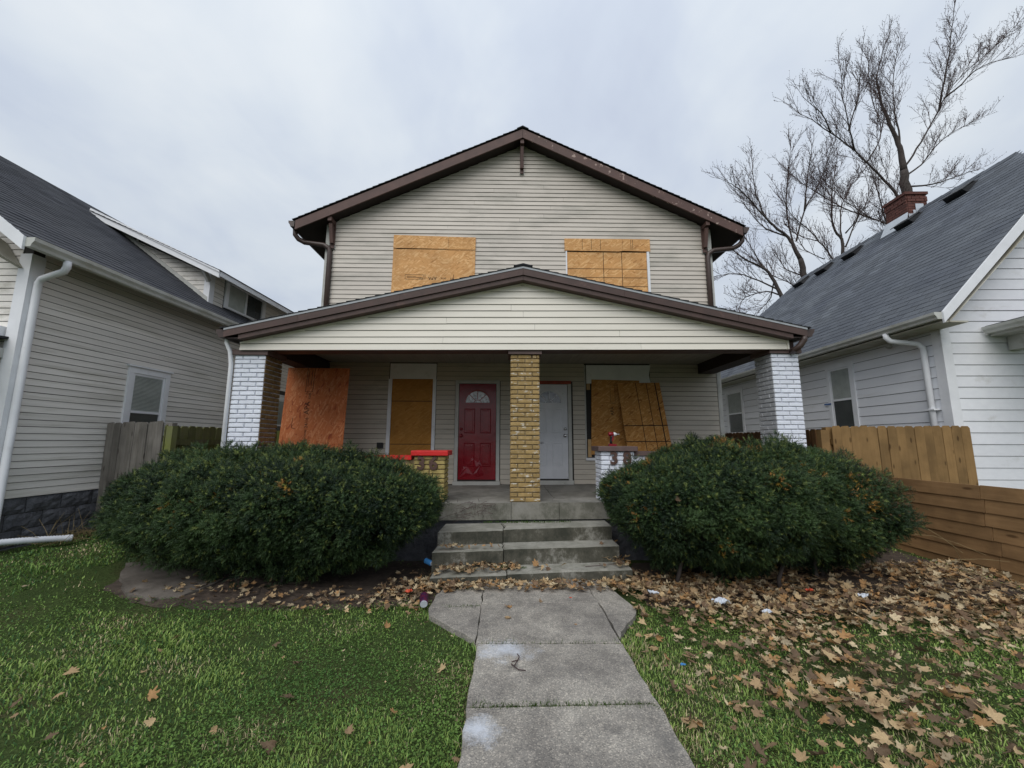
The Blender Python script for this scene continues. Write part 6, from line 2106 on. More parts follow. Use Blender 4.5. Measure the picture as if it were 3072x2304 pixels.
def bush(label, c, a, b, h, ntop, seed, tips=.06, exps=(2.8, 2.8, 2.6), nclump=1500, dead=0.0, lowleft=0.0, lowright=0.0):
    r = np.random.default_rng(seed)
    c = np.array(c, float)
    T = Thing('yew_bush', label, 'bush', off=(c[0], c[1], float(gz(c[0], c[1]))))
    rad = np.array([a, b, h])
    # clump centres over the surface of a super-ellipsoid
    d = unit(r.normal(size=(nclump * 2, 3)))
    d[:, 2] = np.where((d[:, 2] < -.3) & (r.random(len(d)) < .5), -d[:, 2], d[:, 2])
    n1_, n2_, n3_ = exps
    q = np.abs(d / 1.0)
    # solve radius for sum |d*t|^n = 1 on unit axes
    t = np.ones(len(d))
    for _ in range(25):
        f = (q[:, 0] * t) ** n1_ + (q[:, 1] * t) ** n2_ + (q[:, 2] * t) ** n3_ - 1
        df = n1_ * q[:, 0] ** n1_ * t ** (n1_ - 1) + n2_ * q[:, 1] ** n2_ * t ** (n2_ - 1) + n3_ * q[:, 2] ** n3_ * t ** (n3_ - 1)
        t = np.clip(t - f / (df + 1e-6), .5, 2)
    S = d * t[:, None]
    # thin out by area (long axis gets more)
    wgt = np.sqrt((d[:, 0] / a) ** 2 + (d[:, 1] / b) ** 2 + (d[:, 2] / h) ** 2)
    keep = r.random(len(d)) < (wgt / wgt.max()) ** .9 + .12
    S = S[keep]
    Nn = unit(S ** 3 / rad)
    P = S * rad
    lm = lump(P, .55, seed)
    P = P + Nn * (lm * .12 + r.normal(size=len(P)) * .05)[:, None]
    # narrower towards the ground
    under = np.clip((-.15 - P[:, 2] / h) / .85, 0, 1)
    P[:, 0] *= 1 - .22 * under
    P[:, 1] *= 1 - .22 * under
    P[:, 2] -= np.where(P[:, 2] > 0, P[:, 2], 0) * lowright * np.clip((P[:, 0] / a - .55) / .45, 0, 1)
    P[:, 2] -= np.where(P[:, 2] > 0, P[:, 2], 0) * lowleft * np.clip((-P[:, 0] / a - .1) / .9, 0, 1)
    holes_ = lump(P * 1.9 + 7.7, .55, seed + 9)
    kp = ~((holes_ < -.42) & (r.random(len(P)) < .85))
    P, Nn = P[kp], Nn[kp]
    # shoots that stand out from the trimmed outline
    sho = r.random(len(P)) < .10
    P[sho] += (unit(Nn[sho] + np.array([0, 0, .5])) * r.uniform(.04, .12, (sho.sum(), 1)))
    nc = len(P)
    ns = 34
    tone = r.random(nc)
    # sprigs of each clump
    cd = unit(Nn + np.array([0, 0, .35]))
    sd0 = r.normal(size=(nc, ns, 3))
    slen = r.uniform(.04, .085, size=(nc, ns))
    bl = unit(cd[:, None, :] * .55 + unit(r.normal(size=(nc, ns, 3))))
    crad = r.uniform(.045, .095, (nc, 1, 1))
    base = P[:, None, :] + bl * crad * r.uniform(.5, 1.0, (nc, ns, 1))
    sd = unit(bl * 1.0 + cd[:, None, :] * .35 + sd0 * .38)
    base = base.reshape(-1, 3)
    sd = sd.reshape(-1, 3)
    slen = slen.reshape(-1)
    m = len(base)
    rnd_ = unit(r.normal(size=(m, 3)))
    e1 = unit(np.cross(sd, rnd_))
    e2 = np.cross(sd, e1)
    nn = 11
    Vs, Fs, Cs = [], [], []
    col = np.empty((m, 3))
    tn = np.repeat(tone, ns)
    g1, g2, g3 = np.array([.009, .024, .011]), np.array([.060, .108, .034]), np.array([.16, .20, .05])
    lowf = np.repeat(lump(P + 3.1, 1.0, seed + 5), ns)
    mixv = np.clip((tn * .9 + r.random(m) * .35 + lowf * .4 - .15), 0, 1.25)[:, None]
    col = g1 * (1 - mixv) + g2 * mixv
    topw = np.clip((base[:, 2] / h - .1), 0, 1)
    yl = (r.random(m) < .05 + .12 * topw)
    col[yl] = g3 * r.uniform(.8, 1.2, (yl.sum(), 1))
    # browned tips, in little groups
    cl = (r.random(nc) < tips * 2.2 * (.2 + 1.2 * np.clip(P[:, 2] / h + .3, 0, 1))) & (lump(P * 1.3 + 1.9, .5, seed + 3) > .25)
    clr = np.repeat(cl, ns) & (r.random(m) < .45)
    col[clr] = np.array([.42, .22, .06]) * r.uniform(.7, 1.2, (clr.sum(), 1)) * np.where(r.random((clr.sum(), 1)) < .4, np.array([[.8, .95, .5]]), 1)
    if dead:
        dz = np.exp(-(((base - np.array([a * .75, -b * .3, h * .55])) / np.array([.35, .4, .3])) ** 2).sum(1))
        dd_ = r.random(m) < dz * dead
        col[dd_] = np.array([.16, .085, .04]) * r.uniform(.6, 1.3, (dd_.sum(), 1))
    for k in range(nn):
        tpos = .15 + .8 * k / nn
        ang = k * 2.4 + r.random(m) * .5
        side = e1 * np.cos(ang)[:, None] + e2 * np.sin(ang)[:, None]
        nl = (slen * (.42 - .16 * tpos))[:, None]
        p0 = base + sd * (slen * tpos)[:, None]
        tip = p0 + side * nl * .85 + sd * nl * .75
        wd = np.cross(side, sd) * .0031
        i0 = len(Vs) * m * 3
        Vs.append(np.stack([p0 - wd, p0 + wd, tip], 1).reshape(-1, 3))
        Cs.append(np.repeat(col * r.uniform(.85, 1.15, (m, 1)), 3, 0))
    V = np.concatenate(Vs)
    Cc = np.concatenate(Cs)
    F = np.arange(len(V)).reshape(-1, 3)
    V = V + c
    me = np_mesh('foliage', V, F, M['yew'], Cc, T.off)
    o = bpy.data.objects.new('foliage', me)
    COL.objects.link(o); o.parent = T.o; o['kind'] = 'stuff'
    # inner mass of branches and old needles
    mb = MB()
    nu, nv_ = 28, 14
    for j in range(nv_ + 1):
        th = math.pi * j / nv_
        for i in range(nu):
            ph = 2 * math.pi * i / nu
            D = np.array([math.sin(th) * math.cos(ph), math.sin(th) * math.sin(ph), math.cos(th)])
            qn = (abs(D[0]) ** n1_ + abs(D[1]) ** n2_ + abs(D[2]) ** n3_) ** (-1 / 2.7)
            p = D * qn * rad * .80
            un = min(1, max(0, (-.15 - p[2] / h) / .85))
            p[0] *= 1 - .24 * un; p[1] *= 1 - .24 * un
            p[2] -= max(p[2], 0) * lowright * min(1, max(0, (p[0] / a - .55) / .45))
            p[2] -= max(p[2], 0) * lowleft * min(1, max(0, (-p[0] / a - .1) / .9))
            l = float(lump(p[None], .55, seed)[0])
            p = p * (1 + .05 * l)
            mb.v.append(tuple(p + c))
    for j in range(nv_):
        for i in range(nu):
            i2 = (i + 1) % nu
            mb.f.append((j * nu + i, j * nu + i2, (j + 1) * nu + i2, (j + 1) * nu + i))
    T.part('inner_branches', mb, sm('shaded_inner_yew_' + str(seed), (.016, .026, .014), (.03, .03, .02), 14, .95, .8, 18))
    # stems down to the ground
    rd = random.Random(seed)
    for k in range(7):
        x = c[0] + rd.uniform(-.7, .7) * a
        y = c[1] + rd.uniform(-.45, .35) * b
        g_ = float(gz(x, y)) - .05
        mb = MB()
        mb.tube([(x, y, g_), (x + rd.uniform(-.06, .06), y + rd.uniform(-.06, .06), g_ + .18), (x + rd.uniform(-.2, .2), y + rd.uniform(-.1, .1), c[2] - h * .3)], [.028, .022, .018], 6)
        T.part('stem', mb, M['bark'], smooth=True)
    return T


bush('broad dark green yew bush left of the steps, in front of the left porch wall', (-2.90, 4.93, .79), 1.77, .74, .535, 0, 101, tips=.03, nclump=2800, exps=(2.5, 2.6, 3.0), lowleft=.16, lowright=.12)
bush('large dark green yew bush right of the steps with orange brown tips', (2.40, 5.05, .87), 1.23, .74, .575, 0, 202, tips=.08, nclump=2300, exps=(2.5, 2.6, 3.0), lowleft=.40)
bush('smaller yew bush with a brown dying side at the right end, by the board fence', (3.60, 5.2, .80), .68, .68, .50, 0, 303, tips=.10, nclump=1150, dead=.85, exps=(2.3, 2.5, 2.2))
# stray bare shoots
sh = MB()
rds = random.Random(5)
for (x, y, z, dx, dy, dz) in [(4.35, 4.8, .75, .3, -.2, -.25), (4.35, 4.75, .6, .4, -.25, -.12), (4.5, 4.5, .4, .5, -.25, -.22), (4.3, 4.4, .35, .6, -.2, -.2), (4.4, 4.55, .32, .3, -.3, .12), (3.3, 5.0, 1.4, .1, -.1, .18), (3.6, 5.0, 1.25, .2, -.1, .12), (4.6, 4.45, .28, -.3, -.2, .3)]:
    p = Vector((x, y, z)); d = Vector((dx, dy, dz))
    pts = [p, p + d * .4 + Vector((0, 0, .05)), p + d * .8 + Vector((0, 0, .04)), p + d * 1.2]
    sh.tube(pts, [.0026, .0023, .002, .0014], 4)
single('bare_shoots', sh, M['straw'], kind='stuff')

# ------------------------------------------------------------------ leaves
def leaf_mesh(seed, kind_='maple'):
    rd = random.Random(seed)
    lob = [(0, 1.0), (12, .80), (22, .56), (34, .50), (46, .78), (54, .90), (64, .70), (82, .48), (96, .66), (104, .72), (122, .50), (150, .36), (168, .22)]
    if kind_ == 'oak':
        lob = [(0, 1.0), (10, .86), (22, .56), (34, .78), (42, .74), (54, .46), (68, .66), (78, .62), (94, .40), (112, .52), (140, .36), (165, .22)]
    pts = []
    for s in (1, -1):
        seq = lob if s == 1 else lob[1:][::-1]
        for a, r_ in seq:
            an = R(90 - s * a + rd.uniform(-6, 6))
            rr = r_ * rd.uniform(.78, 1.14) * .5
            pts.append((rr * math.cos(an), rr * math.sin(an)))
    kb = rd.choice((.4, .8, 1.6, 2.6, 3.6, 4.6)) * rd.uniform(.7, 1.2) * rd.choice((1, 1, -.6))
    ba = rd.uniform(0, 3.14)
    tw, cup = rd.uniform(-1.2, 1.2), rd.uniform(.1, 1.2)
    ca_, sa_ = math.cos(ba), math.sin(ba)
    def bend(x, y, w=1.0):
        a_, b_ = x * ca_ + y * sa_, -x * sa_ + y * ca_
        an = a_ * kb
        a2, z = math.sin(an) / kb, (1 - math.cos(an)) / kb
        z += .25 * tw * x * y * w + .12 * cup * abs(x) * w + rd.uniform(-.018, .018)
        return (a2 * ca_ - b_ * sa_, a2 * sa_ + b_ * ca_, z)
    V = [(0, 0, 0)]
    inner = [(x * .5, y * .5) for x, y in pts]
    V += [bend(x, y) for x, y in inner] + [bend(x, y, 1.3) for x, y in pts]
    n = len(pts)
    F = [(0, 1 + i, 1 + (i + 1) % n) for i in range(n)]
    for i in range(n):
        j = (i + 1) % n
        F.append((1 + i, 1 + n + i, 1 + n + j))
        F.append((1 + i, 1 + n + j, 1 + j))
    b = len(V)   # stalk
    V += [(.008, -.1, .004), (-.008, -.1, .004), (rd.uniform(-.1, .1), -.62, .03)]
    F.append((b, b + 1, b + 2))
    return np.array(V), np.array(F)


LV = [leaf_mesh(s, 'oak' if s % 2 == 0 else 'maple') for s in range(26)]
def leafcol(r):
    base = [(.34, .215, .125), (.25, .155, .095), (.42, .28, .165), (.49, .36, .24), (.17, .10, .065), (.36, .19, .09), (.33, .245, .17), (.12, .075, .05)][int(r.integers(0, 8))]
    return np.array(base) * np.array([.97, 1.06, 1.0]) * r.uniform(1.0, 1.45)


lr = np.random.default_rng(77)
leaf_meshes = {}
def leaf_obj_mesh(vi, ci):
    k = (vi, ci)
    if k not in leaf_meshes:
        V, F = LV[vi]
        rr = np.random.default_rng(ci * 100 + 7)
        c = leafcol(rr)
        cc = np.repeat((c * 1.0)[None], len(V), 0) * rr.uniform(.88, 1.12, (len(V), 1))
        leaf_meshes[k] = np_mesh('fallen_leaf', V.astype(float), F, M['leaf'], cc)
    return leaf_meshes[k]


def in_path(x, y, m=0.0):
    u = x * CP + y * SP
    v = -x * SP + y * CP
    a = (u > -.235 - m) & (u < .945 + m) & (v < 4.75)
    fl = (v > 3.45 - m) & (v < 4.75)
    wl_ = -.235 - np.clip((v - 3.45) / .6, 0, 1) * .5
    wr_ = .945 + np.clip((v - 3.5) / .5, 0, 1) * .3
    return a | (fl & (u > wl_ - m) & (u < wr_ + m))


def surf(x, y):
    """height of what a leaf would land on"""
    z = float(gz(x, y)) - .012
    u, v = x * CP + y * SP, -x * SP + y * CP
    if bool(in_path(np.array(x), np.array(y))):
        z = .022
    if -.845 < u < 1.49 and v > 4.78 + .07 * (u + .845):
        z = .118 + .012 * (u + .8)
        if -.87 < u < 1.42 and v > 5.06 + .07 * (u + .87):
            z = .32
            if v > 5.34 + .07 * (u + .86):
                z = .495
    return z


# scatter positions
cands = []
def scat(n, xr, yr, dens, size=(.085, .15), pile=0.0):
    x = lr.uniform(*xr, n)
    y = lr.uniform(*yr, n)
    k = lr.random(n) < dens(x, y)
    for a, b in zip(x[k], y[k]):
        cands.append((float(a), float(b), float(lr.uniform(*size)), float(lr.uniform(0, 1) * pile)))


def dens_right(x, y):
    # thick band by the bushes, thinning out towards the street and the path
    d = .75 * np.clip((y - 3.4) / .7, 0, 1) + .36 * np.clip((y - 1.9) / 1.0, 0, 1)
    patch = np.sin(x * 2.1 + y * 1.3) * np.sin(x * 1.1 - y * 2.4) + .45 * np.sin(x * 5.2) * np.sin(y * 4.7)
    d = d * np.clip(.75 + .6 * patch, .08, 1.2) + .06
    d = d * np.clip((x - .95 - .45 * (y < 3.7)) / .6, .04, 1)
    d = d * np.where(y > 4.0, 1, np.clip(1.15 - np.abs(x - 3.0) / 3.6, .3, 1))
    return np.clip(d, 0, 1)


scat(8200, (.95, 5.38), (1.6, 5.3), dens_right, (.065, .15), .05)
scat(5200, (.95, 5.38), (1.6, 5.3), dens_right, (.035, .075), .02)
scat(900, (.95, 2.2), (1.8, 4.2), lambda x, y: .22 + 0 * x, (.05, .12), .01)
scat(1500, (-1.35, 2.2), (4.25, 4.95), lambda x, y: np.clip(1.15 - np.abs(y - (4.66 + .045 * x)) / .24, 0, 1), (.07, .13), .05)
scat(420, (-1.55, -.6), (4.15, 5.4), lambda x, y: np.clip(.8 - np.abs(y - 4.6) / .8, 0, 1), (.06, .12), .04)
scat(1500, (-4.0, -1.0), (3.95, 4.9), lambda x, y: np.clip(.25 + .25 * (x + 3.2), .12, .8) * np.clip(1 - np.abs(y - 4.35) / .4, 0, 1), (.055, .11), .02)
scat(130, (-6, -.4), (1.7, 4.2), lambda x, y: .22 + 0 * x, (.06, .12), .0)
scat(500, (-6, -.3), (1.6, 4.2), lambda x, y: .25 + 0 * x, (.015, .04), .0)
scat(230, (-.95, .0), (4.83, 5.12), lambda x, y: .8 + 0 * x, (.05, .10), .03)
lv_special = []
cands = [q for q in cands if not (bool(in_path(np.array(q[0]), np.array(q[1]))) and (-q[0] * SP + q[1] * CP) < 4.5)]
left_sparse = [(-3.1, 2.95, .13), (-2.62, 3.02, .11), (-1.45, 2.75, .13), (-.56, 2.2, .15), (-1.33, 2.35, .12), (-2.9, 2.72, .10), (-1.95, 3.42, .11), (-1.15, 3.72, .12), (-1.0, 2.05, .11), (-.75, 2.62, .08), (-2.1, 2.5, .08), (-.33, 2.28, .09), (-3.6, 3.5, .09), (-1.9, 2.08, .10)]
right_near = [(1.45, 2.75, .15), (1.55, 2.35, .17), (1.05, 3.42, .13), (1.1, 3.28, .11), (2.3, 2.5, .15), (1.9, 2.2, .14), (2.6, 2.4, .14), (1.35, 2.1, .13), (2.9, 2.9, .16), (2.4, 3.3, .18), (3.1, 3.4, .16)]
for x, y, s in left_sparse + right_near:
    cands.append((x, y, s, .0))
def dist(q):
    return math.hypot(q[0], q[1]) / q[2]
cands.sort(key=lambda q: dist(q) * (.35 if q[0] < -.25 and q[1] < 3.9 else 1))
ZONES = (
    (lambda x, y: x < -.25 and y < 4.0, 'single brown leaf lying on the grass of the left lawn', 'fallen leaves scattered over the left lawn'),
    (lambda x, y: x < 1.25 and y >= 4.0, 'brown leaf in the drift along the foot of the concrete steps', 'fallen leaves drifted below the steps'),
    (lambda x, y: x < 1.75, 'brown leaf on the strawy grass close to the right edge of the path', 'fallen leaves near the right edge of the path'),
    (lambda x, y: y >= 3.9, 'brown leaf in the thick layer in front of the right bushes', 'fallen leaves in front of the right bushes'),
    (lambda x, y: x > 3.2, 'brown leaf among the many on the lawn towards the board fence', 'fallen leaves towards the board fence'),
    (lambda x, y: y < 2.7, 'large pale brown leaf on the nearest part of the right lawn', 'fallen leaves on the nearest right lawn'),
    (lambda x, y: True, 'brown leaf among the many in the middle of the right lawn', 'fallen leaves in the middle of the right lawn'),
)
big, rest = cands[:286], cands[286:]
def place(q, zoff=0.0):
    x, y, s, pl_ = q
    tiltx, tilty = lr.normal(0, .34), lr.normal(0, .34)
    z = surf(x, y) + .012 + pl_ + zoff
    if x * 0 == 0 and not bool(in_path(np.array(x), np.array(y))) and z < .05 + float(gz(x, y)) :
        z += .008
    return (x, y, z), (tiltx, tilty, lr.uniform(0, 6.28)), s
for q in big:
    loc, rot, s = place(q)
    o = bpy.data.objects.new('fallen_leaf', leaf_obj_mesh(int(lr.integers(0, 26)), int(lr.integers(0, 8))))
    COL.objects.link(o)
    o.location, o.rotation_euler, o.scale = loc, rot, (s, s, s * lr.uniform(.6, 1.2))
    for fz, lab_, grp_ in ZONES:
        if fz(q[0], q[1]):
            tag(o, lab_, 'leaf', grp_)
            break
VV, FF, CC = [], [], []
nb_ = 0
for q in rest:
    loc, rot, s = place(q)
    V, F = LV[int(lr.integers(0, 26))]
    Rm_ = np.array(Matrix.Rotation(rot[2], 3, 'Z') @ Matrix.Rotation(rot[1], 3, 'Y') @ Matrix.Rotation(rot[0], 3, 'X'))
    P = (V * np.array([s, s, s * lr.uniform(.6, 1.3)])) @ Rm_.T + np.array(loc)
    VV.append(P); FF.append(F + nb_); nb_ += len(P)
    CC.append(np.repeat(leafcol(lr)[None], len(P), 0) * lr.uniform(.88, 1.12, (len(P), 1)))
me = np_mesh('leaf_litter', np.concatenate(VV), np.concatenate(FF), M['leaf'], np.concatenate(CC))
o = bpy.data.objects.new('leaf_litter', me); COL.objects.link(o); o['kind'] = 'stuff'
# singular leaves
for (uv, z, s, lab, vi, ci, rot) in (
        ((.045, 4.12), .025, .12, 'curled brown leaf on the path, nearer the steps of the pair', 1, 5, (.2, .1, 1.2)),
        ((.035, 3.90), .025, .115, 'flat brown leaf on the path, nearer the camera of the pair', 4, 2, (.05, .05, 2.6)),
        ((.36, 4.25), .025, .075, 'small dark brown leaf alone on the middle of the path', 2, 4, (.3, .1, .5)),
        ((.36, 4.98), .165, .14, 'orange brown leaf standing against the second step riser', 0, 5, (1.0, .0, .3)),
        ((.62, 3.75), .025, .04, 'tiny brown leaf scrap on the path right of the middle', 7, 5, (.1, .1, .3))):
    o = bpy.data.objects.new('fallen_leaf', leaf_obj_mesh(vi, ci)); COL.objects.link(o)
    o.location = H2W(uv[0], uv[1], z); o.rotation_euler = rot; o.scale = (s, s, s)
    tag(o, lab, 'leaf')
o = bpy.data.objects.new('fallen_leaf', leaf_obj_mesh(1, 3)); COL.objects.link(o)
o.location = (1.62, 4.28, 1.02); o.rotation_euler = (1.2, .2, .3); o.scale = (.13, .13, .13)
tag(o, 'pale brown leaf caught on the front of the large right bush', 'leaf')

# ------------------------------------------------------------------ grass
def grass(n, xr, yr, seed, hmin=.010, hmax=.029):
    r = np.random.default_rng(seed)
    x = r.uniform(*xr, n)
    y = r.uniform(*yr, n)
    dist_ = np.hypot(x, y)
    keep = r.random(n) < np.clip((2.6 / dist_) ** 1.4, .12, 1)
    keep &= ~in_path(x, y, -.022)
    # inside the view wedge only
    keep &= (np.abs(x) < y * 1.42 + 1.3)
    # bare under the bushes and where the earth shows
    def inb(cx, cy, a, b):
        return ((np.abs(x - cx) / a) ** 3 + (np.abs(y - cy) / b) ** 3) < 1
    keep &= ~(inb(-2.98, 4.95, 1.75, .78) | inb(2.42, 5.05, 1.5, .85) | inb(4.12, 5.2, .9, .7))
    pn = np.sin(x * 1.7 + .5) * np.sin(y * 2.1 + 1) + .5 * np.sin(x * 4.3 + y * 2.2) * np.sin(y * 5.1 - x)
    thin = np.where((x > 1.25) & (y > 3.9), .35, 1.0) * np.where((x > -1.6) & (x < 1.9) & (y > 4.3), .2, 1)
    thin = thin * np.where((x < -3.2) & (x > -4.9) & (y > 3.9) & (y < 4.7), .15, 1)
    keep &= r.random(n) < thin * np.clip(.74 + .40 * pn + .30 * np.sin(x * 6.7 + 1.1) * np.sin(y * 8.3 + x), .08, 1)
    x, y, pn = x[keep], y[keep], pn[keep]
    m = len(x)
    dist_ = np.hypot(x, y)
    z = gz(x, y) - .032
    hgt = r.uniform(hmin, hmax, m) * (1 + .45 * np.clip(pn, -.6, 1)) * (1 + .9 * (np.sin(x * 5.1) * np.sin(y * 6.2 + 2) > .8)) * np.where(r.random(m) < .03, 1.8, 1)
    wid = (.0011 + .0006 * dist_) * r.uniform(.7, 1.3, m)
    an = r.uniform(0, 6.283, m)
    ln = r.uniform(.2, 1.1, m)
    d = np.stack([np.cos(an), np.sin(an), np.zeros(m)], 1)
    s = np.stack([-np.sin(an), np.cos(an), np.zeros(m)], 1)
    B = np.stack([x, y, z], 1)
    up = np.array([0, 0, 1.0])
    p1 = B + up * (hgt * .6)[:, None] + d * (hgt * ln * .35)[:, None]
    p2 = B + up * (hgt * (1.0 - .25 * ln))[:, None] + d * (hgt * ln)[:, None]
    w = s * wid[:, None]
    V = np.stack([B - w, B + w, p1 + w * .75, p1 - w * .75, p2], 1).reshape(-1, 3)
    i = np.arange(m) * 5
    F = np.concatenate([np.stack([i, i + 1, i + 2], 1), np.stack([i, i + 2, i + 3], 1), np.stack([i + 3, i + 2, i + 4], 1)])
    g1, g2, g3, st = np.array([.095, .175, .038]), np.array([.24, .33, .085]), np.array([.048, .105, .032]), np.array([.46, .39, .23])
    t = np.clip(.45 + .3 * pn + .35 * np.sin(x * .9 + 1.2) * np.sin(y * 1.3) + .12 * (x + 2) + r.normal(0, .22, m), 0, 1)[:, None]
    c = g1 * (1 - t) + g2 * t
    dk = r.random(m) < np.where(x < -1.2, .30, .16)
    c[dk] = g3
    # dead straw, most of it along the path edge and on the right
    u = x * CP + y * SP
    edge = np.exp(-np.minimum(np.abs(u + .25), np.abs(u - .98)) / .16)
    ps = np.clip(.035 + .30 * (np.sin(x * 3.3 + .4) * np.sin(y * 4.9 + 2) > .72) + .42 * edge * (np.sin(y * 5 + x) > -.2) + np.where(x > 1, .10, 0) * (np.sin(x * 3.1) * np.sin(y * 3.7) > -.1) + .25 * (np.sin(x * 2.9 + 2) * np.sin(y * 3.3) > .8), 0, .8)
    dd = r.random(m) < ps
    c[dd] = st * r.uniform(.6, 1.1, (dd.sum(), 1))
    c *= r.uniform(1.0, 1.7, (m, 1))
    C = np.repeat(c, 5, 0)
    return V, F, C


V, F, C = grass(950000, (-9, 9), (1.35, 7.0), 5)
me = np_mesh('grass', V, F, M['grass'], C)
o = bpy.data.objects.new('grass', me); COL.objects.link(o); o['kind'] = 'stuff'

# clover and other flat weeds among the grass
def weeds(n, seed):
    r = np.random.default_rng(seed)
    x = r.uniform(-6, 5.4, n); y = r.uniform(1.5, 4.4, n)
    pn = np.sin(x * 1.3 + 2.2) * np.sin(y * 2.6 + .4) + .5 * np.sin(x * 3.9 - y * 1.7)
    k = (~in_path(x, y, .01)) & (r.random(n) < np.clip(.45 + .75 * pn, .02, 1)) & (np.abs(x) < y * 1.42 + .4)
    k &= r.random(n) < np.clip((2.6 / np.hypot(x, y)) ** 1.1, .2, 1)
    k &= ~((((np.abs(x + 2.98)) / 1.75) ** 3 + (np.abs(y - 4.95) / .78) ** 3) < 1) & ~((((np.abs(x - 2.42)) / 1.5) ** 3 + (np.abs(y - 5.05) / .85) ** 3) < 1)
    x, y = x[k], y[k]
    m = len(x)
    z = gz(x, y) - .03 + r.uniform(.012, .035, m)
    s = r.uniform(.0035, .0075, m)
    an = r.uniform(0, 6.28, m)
    tx, ty = r.normal(0, .3, m), r.normal(0, .3, m)
    V = []
    for j in range(5):
        a = an + j * 1.2566
        dx, dy = np.cos(a) * s, np.sin(a) * s
        V.append(np.stack([x + dx, y + dy, z + dx * tx + dy * ty], 1))
    V = np.stack(V, 1).reshape(-1, 3)
    i = np.arange(m) * 5
    F = np.concatenate([np.stack([i, i + 1, i + 2], 1), np.stack([i, i + 2, i + 3], 1), np.stack([i, i + 3, i + 4], 1)])
    tn_ = np.clip(.5 + .5 * np.sin(x * 1.9 + 1) * np.sin(y * 2.7), 0, 1)[:, None]
    c = (np.array([.060, .130, .030]) * (1 - tn_) + np.array([.145, .235, .05]) * tn_) * r.uniform(.7, 1.65, (m, 1))
    return V, F, np.repeat(c, 5, 0)
V, F, C = weeds(190000, 8)
me = np_mesh('clover', V, F, M['grass'], C)
o = bpy.data.objects.new('clover', me); COL.objects.link(o); o['kind'] = 'stuff'

# dry stalks by the left foundation, dead vine over the porch edge, moss in the step joints
mb = MB()
rds = random.Random(9)
for k in range(150):
    t = rds.random()
    x, y = -6.12 + rds.uniform(-.1, .28) , 5.2 + t * 1.1
    z = float(gz(x, y))
    d = Vector((rds.uniform(-.2, .25), rds.uniform(-.4, .4), rds.uniform(.0, .12) if rds.random() < .8 else rds.uniform(.15, .4)))
    p = Vector((x, y, z))
    mb.tube([p, p + d * .5 + Vector((0, 0, .03)), p + d], [.003, .0025, .0015], 3, cap=False)
single('dry_stalks', mb, M['straw'], kind='stuff')
mb = MB()
for k in range(60):
    u, v = rds.uniform(-.95, -.1), VP - rds.uniform(.0, .02)
    z = rds.uniform(.56, .78)
    p = Vector(H2W(u, v - .012, z))
    d = Vector((rds.uniform(-.3, .05), -.01, rds.uniform(-.12, .05)))
    mb.tube([p, p + d * .5 + Vector((0, -.008, .015)), p + d], [.0028, .0022, .0012], 3, cap=False)
single('dead_vine', mb, M['twig'], kind='stuff')
r = np.random.default_rng(4)
Vs, Fs, Cs = [], [], []
nb_ = 0
for (u0, u1, v, z, n) in ((-.3, .9, 5.72, .50, 500), (-.12, .1, 4.97, .13, 350), (-.2, .93, 2.675, .004, 900), (-.2, .93, 3.44, .004, 260), (-.62, -.25, 4.16, .004, 120), (-.55, -.3, 4.62, .0, 250), (-.95, -.75, 5.0, .0, 100), (-.55, -.35, 4.9, .12, 250), (-.05, .25, 5.0, .115, 200)):
    u = r.uniform(u0, u1, n); vv_ = v + r.normal(0, .018, n)
    x = u * CP - vv_ * SP; y = u * SP + vv_ * CP
    h = r.uniform(.008, .035, n)
    a = r.uniform(0, 6.28, n)
    B = np.stack([x, y, np.full(n, z + .004)], 1)
    w = np.stack([np.cos(a), np.sin(a), 0 * a], 1) * .004
    tp = B + np.stack([r.normal(0, .012, n), r.normal(0, .012, n), h], 1)
    Vs.append(np.stack([B - w, B + w, tp], 1).reshape(-1, 3))
    Cs.append(np.repeat(np.array([[.06, .11, .02]]) * r.uniform(.6, 1.4, (n, 1)), 3, 0))
V = np.concatenate(Vs)
me = np_mesh('moss', V, np.arange(len(V)).reshape(-1, 3), M['grass'], np.concatenate(Cs))
o = bpy.data.objects.new('moss', me); COL.objects.link(o); o['kind'] = 'stuff'

# ------------------------------------------------------------------ litter
def can(label, p, yaw, pitch, L=.12, rr=.033, m=None, lid=None):
    T = Thing('drink_can', label, 'can', off=p)
    mb = MB()
    mb.lathe([(rr * .8, 0), (rr, .008), (rr, L - .012), (rr * .82, L)], (0, 0, 0), 'Z', 18)
    o = T.part('can_body', mb, m, smooth=False)
    o.location = (0, 0, 0)
    mb2 = MB(); mb2.lathe([(rr * .84, -.004), (rr * .84, .003)], (0, 0, 0), 'Z', 18)
    o2 = T.part('can_lid', mb2, lid)
    for q in (o, o2):
        q.data.transform(Matrix.Translation(Vector(p)))
    T.o.rotation_euler = (pitch, 0, yaw)
    return T
can('dark printed cup with a white lid lying at the left edge of the path', (-.925, 4.10, .052), R(12), R(-72), .13, .042, M['can_blue'], M['litter_white'])
can('crushed silver blue can beside the left end of the steps', (-1.05, 5.02, .16), R(60), R(-80), .11, .032, M['litter_blue'], M['flash'])
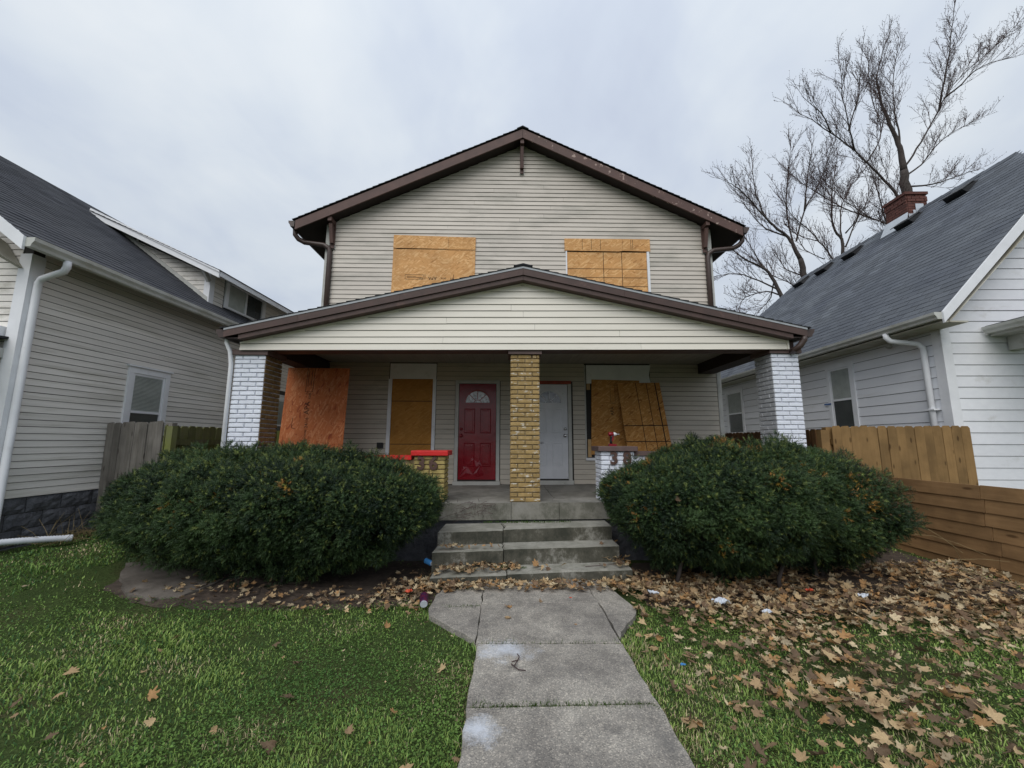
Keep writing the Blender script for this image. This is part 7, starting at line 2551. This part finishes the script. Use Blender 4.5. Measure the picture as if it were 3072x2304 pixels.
def scrap(name, label, cat, p, s, mat, seed, group=None):
    rd = random.Random(seed)
    mb = MB()
    n = 6
    for j in range(n + 1):
        for i in range(n + 1):
            mb.v.append(((i / n - .5) * s * (1 + rd.uniform(-.2, .2)), (j / n - .5) * s * .7 * (1 + rd.uniform(-.2, .2)), rd.uniform(0, s * .33)))
    for j in range(n):
        for i in range(n):
            a = j * (n + 1) + i
            mb.f.append((a, a + 1, a + n + 2, a + n + 1))
    off = (p[0], p[1], p[2])
    mb.v = [(x + off[0], y + off[1], z + off[2]) for x, y, z in mb.v]
    return single(name, mb, mat, label, cat, group, off=off)
G_ = lambda x, y, dz=.03: (x, y, float(gz(x, y)) + dz)
scrap('paper_scrap', 'crumpled white wrapper under the front of the large right bush', 'litter', G_(1.95, 4.2, .05), .15, M['litter_white'], 1)
scrap('paper_scrap', 'small white paper scrap in the leaves by the right end of the lowest step', 'litter', G_(1.38, 4.42, .05), .09, M['litter_white'], 2)
scrap('paper_scrap', 'torn white paper under the gap between the two right bushes', 'litter', G_(3.45, 4.35, .05), .09, M['litter_white'], 3)
scrap('paper_scrap', 'flat white scrap on the leaves in front of the large right bush', 'litter', G_(2.28, 4.0, .05), .08, M['litter_white'], 4)
scrap('plastic_wrapper', 'red and white wrapper deep under the right bushes', 'litter', G_(3.05, 4.55, .05), .07, M['litter_orange'], 5)
scrap('plastic_wrapper', 'bright blue scrap on the grass right of the path', 'litter', G_(1.17, 3.15, .02), .035, M['litter_blue'], 6)
scrap('plastic_wrapper', 'red scrap among the leaves left of the steps', 'litter', G_(-1.16, 4.42, .05), .07, M['litter_orange'], 7)
scrap('plastic_wrapper', 'tiny red scrap on the path below the leaf drift', 'litter', (.52, 4.38, .022), .025, M['litter_orange'], 8)
mb = MB()
P = Vector(H2W(.05, 3.12, .028))
mb.tube([P, P + Vector((.02, -.05, .01)), P + Vector((.05, -.07, .0)), P + Vector((.10, -.08, .0))], [.005, .004, .004, .003], 5)
mb.tube([P + Vector((.04, .04, 0)), P + Vector((.055, .08, .01)), P + Vector((.04, .14, .0))], [.005, .004, .003], 5)
mb.tube([P + Vector((.0, .03, 0)), P + Vector((.04, .04, .005)), P + Vector((.02, -.04, .006))], [.004, .004, .004], 5)
single('twig', mb, M['twig'], 'forked brown twig lying on the path beside the white paint patch', 'twig', off=tuple(P))
mb = MB()
P = Vector(H2W(.95, 4.98, .145))
mb.tube([P, P + Vector((.2, .03, .008)), P + Vector((.38, .09, .004))], [.004, .004, .002], 5)
single('twig', mb, M['twig'], 'thin straight twig lying on the lowest step', 'twig', off=tuple(P))
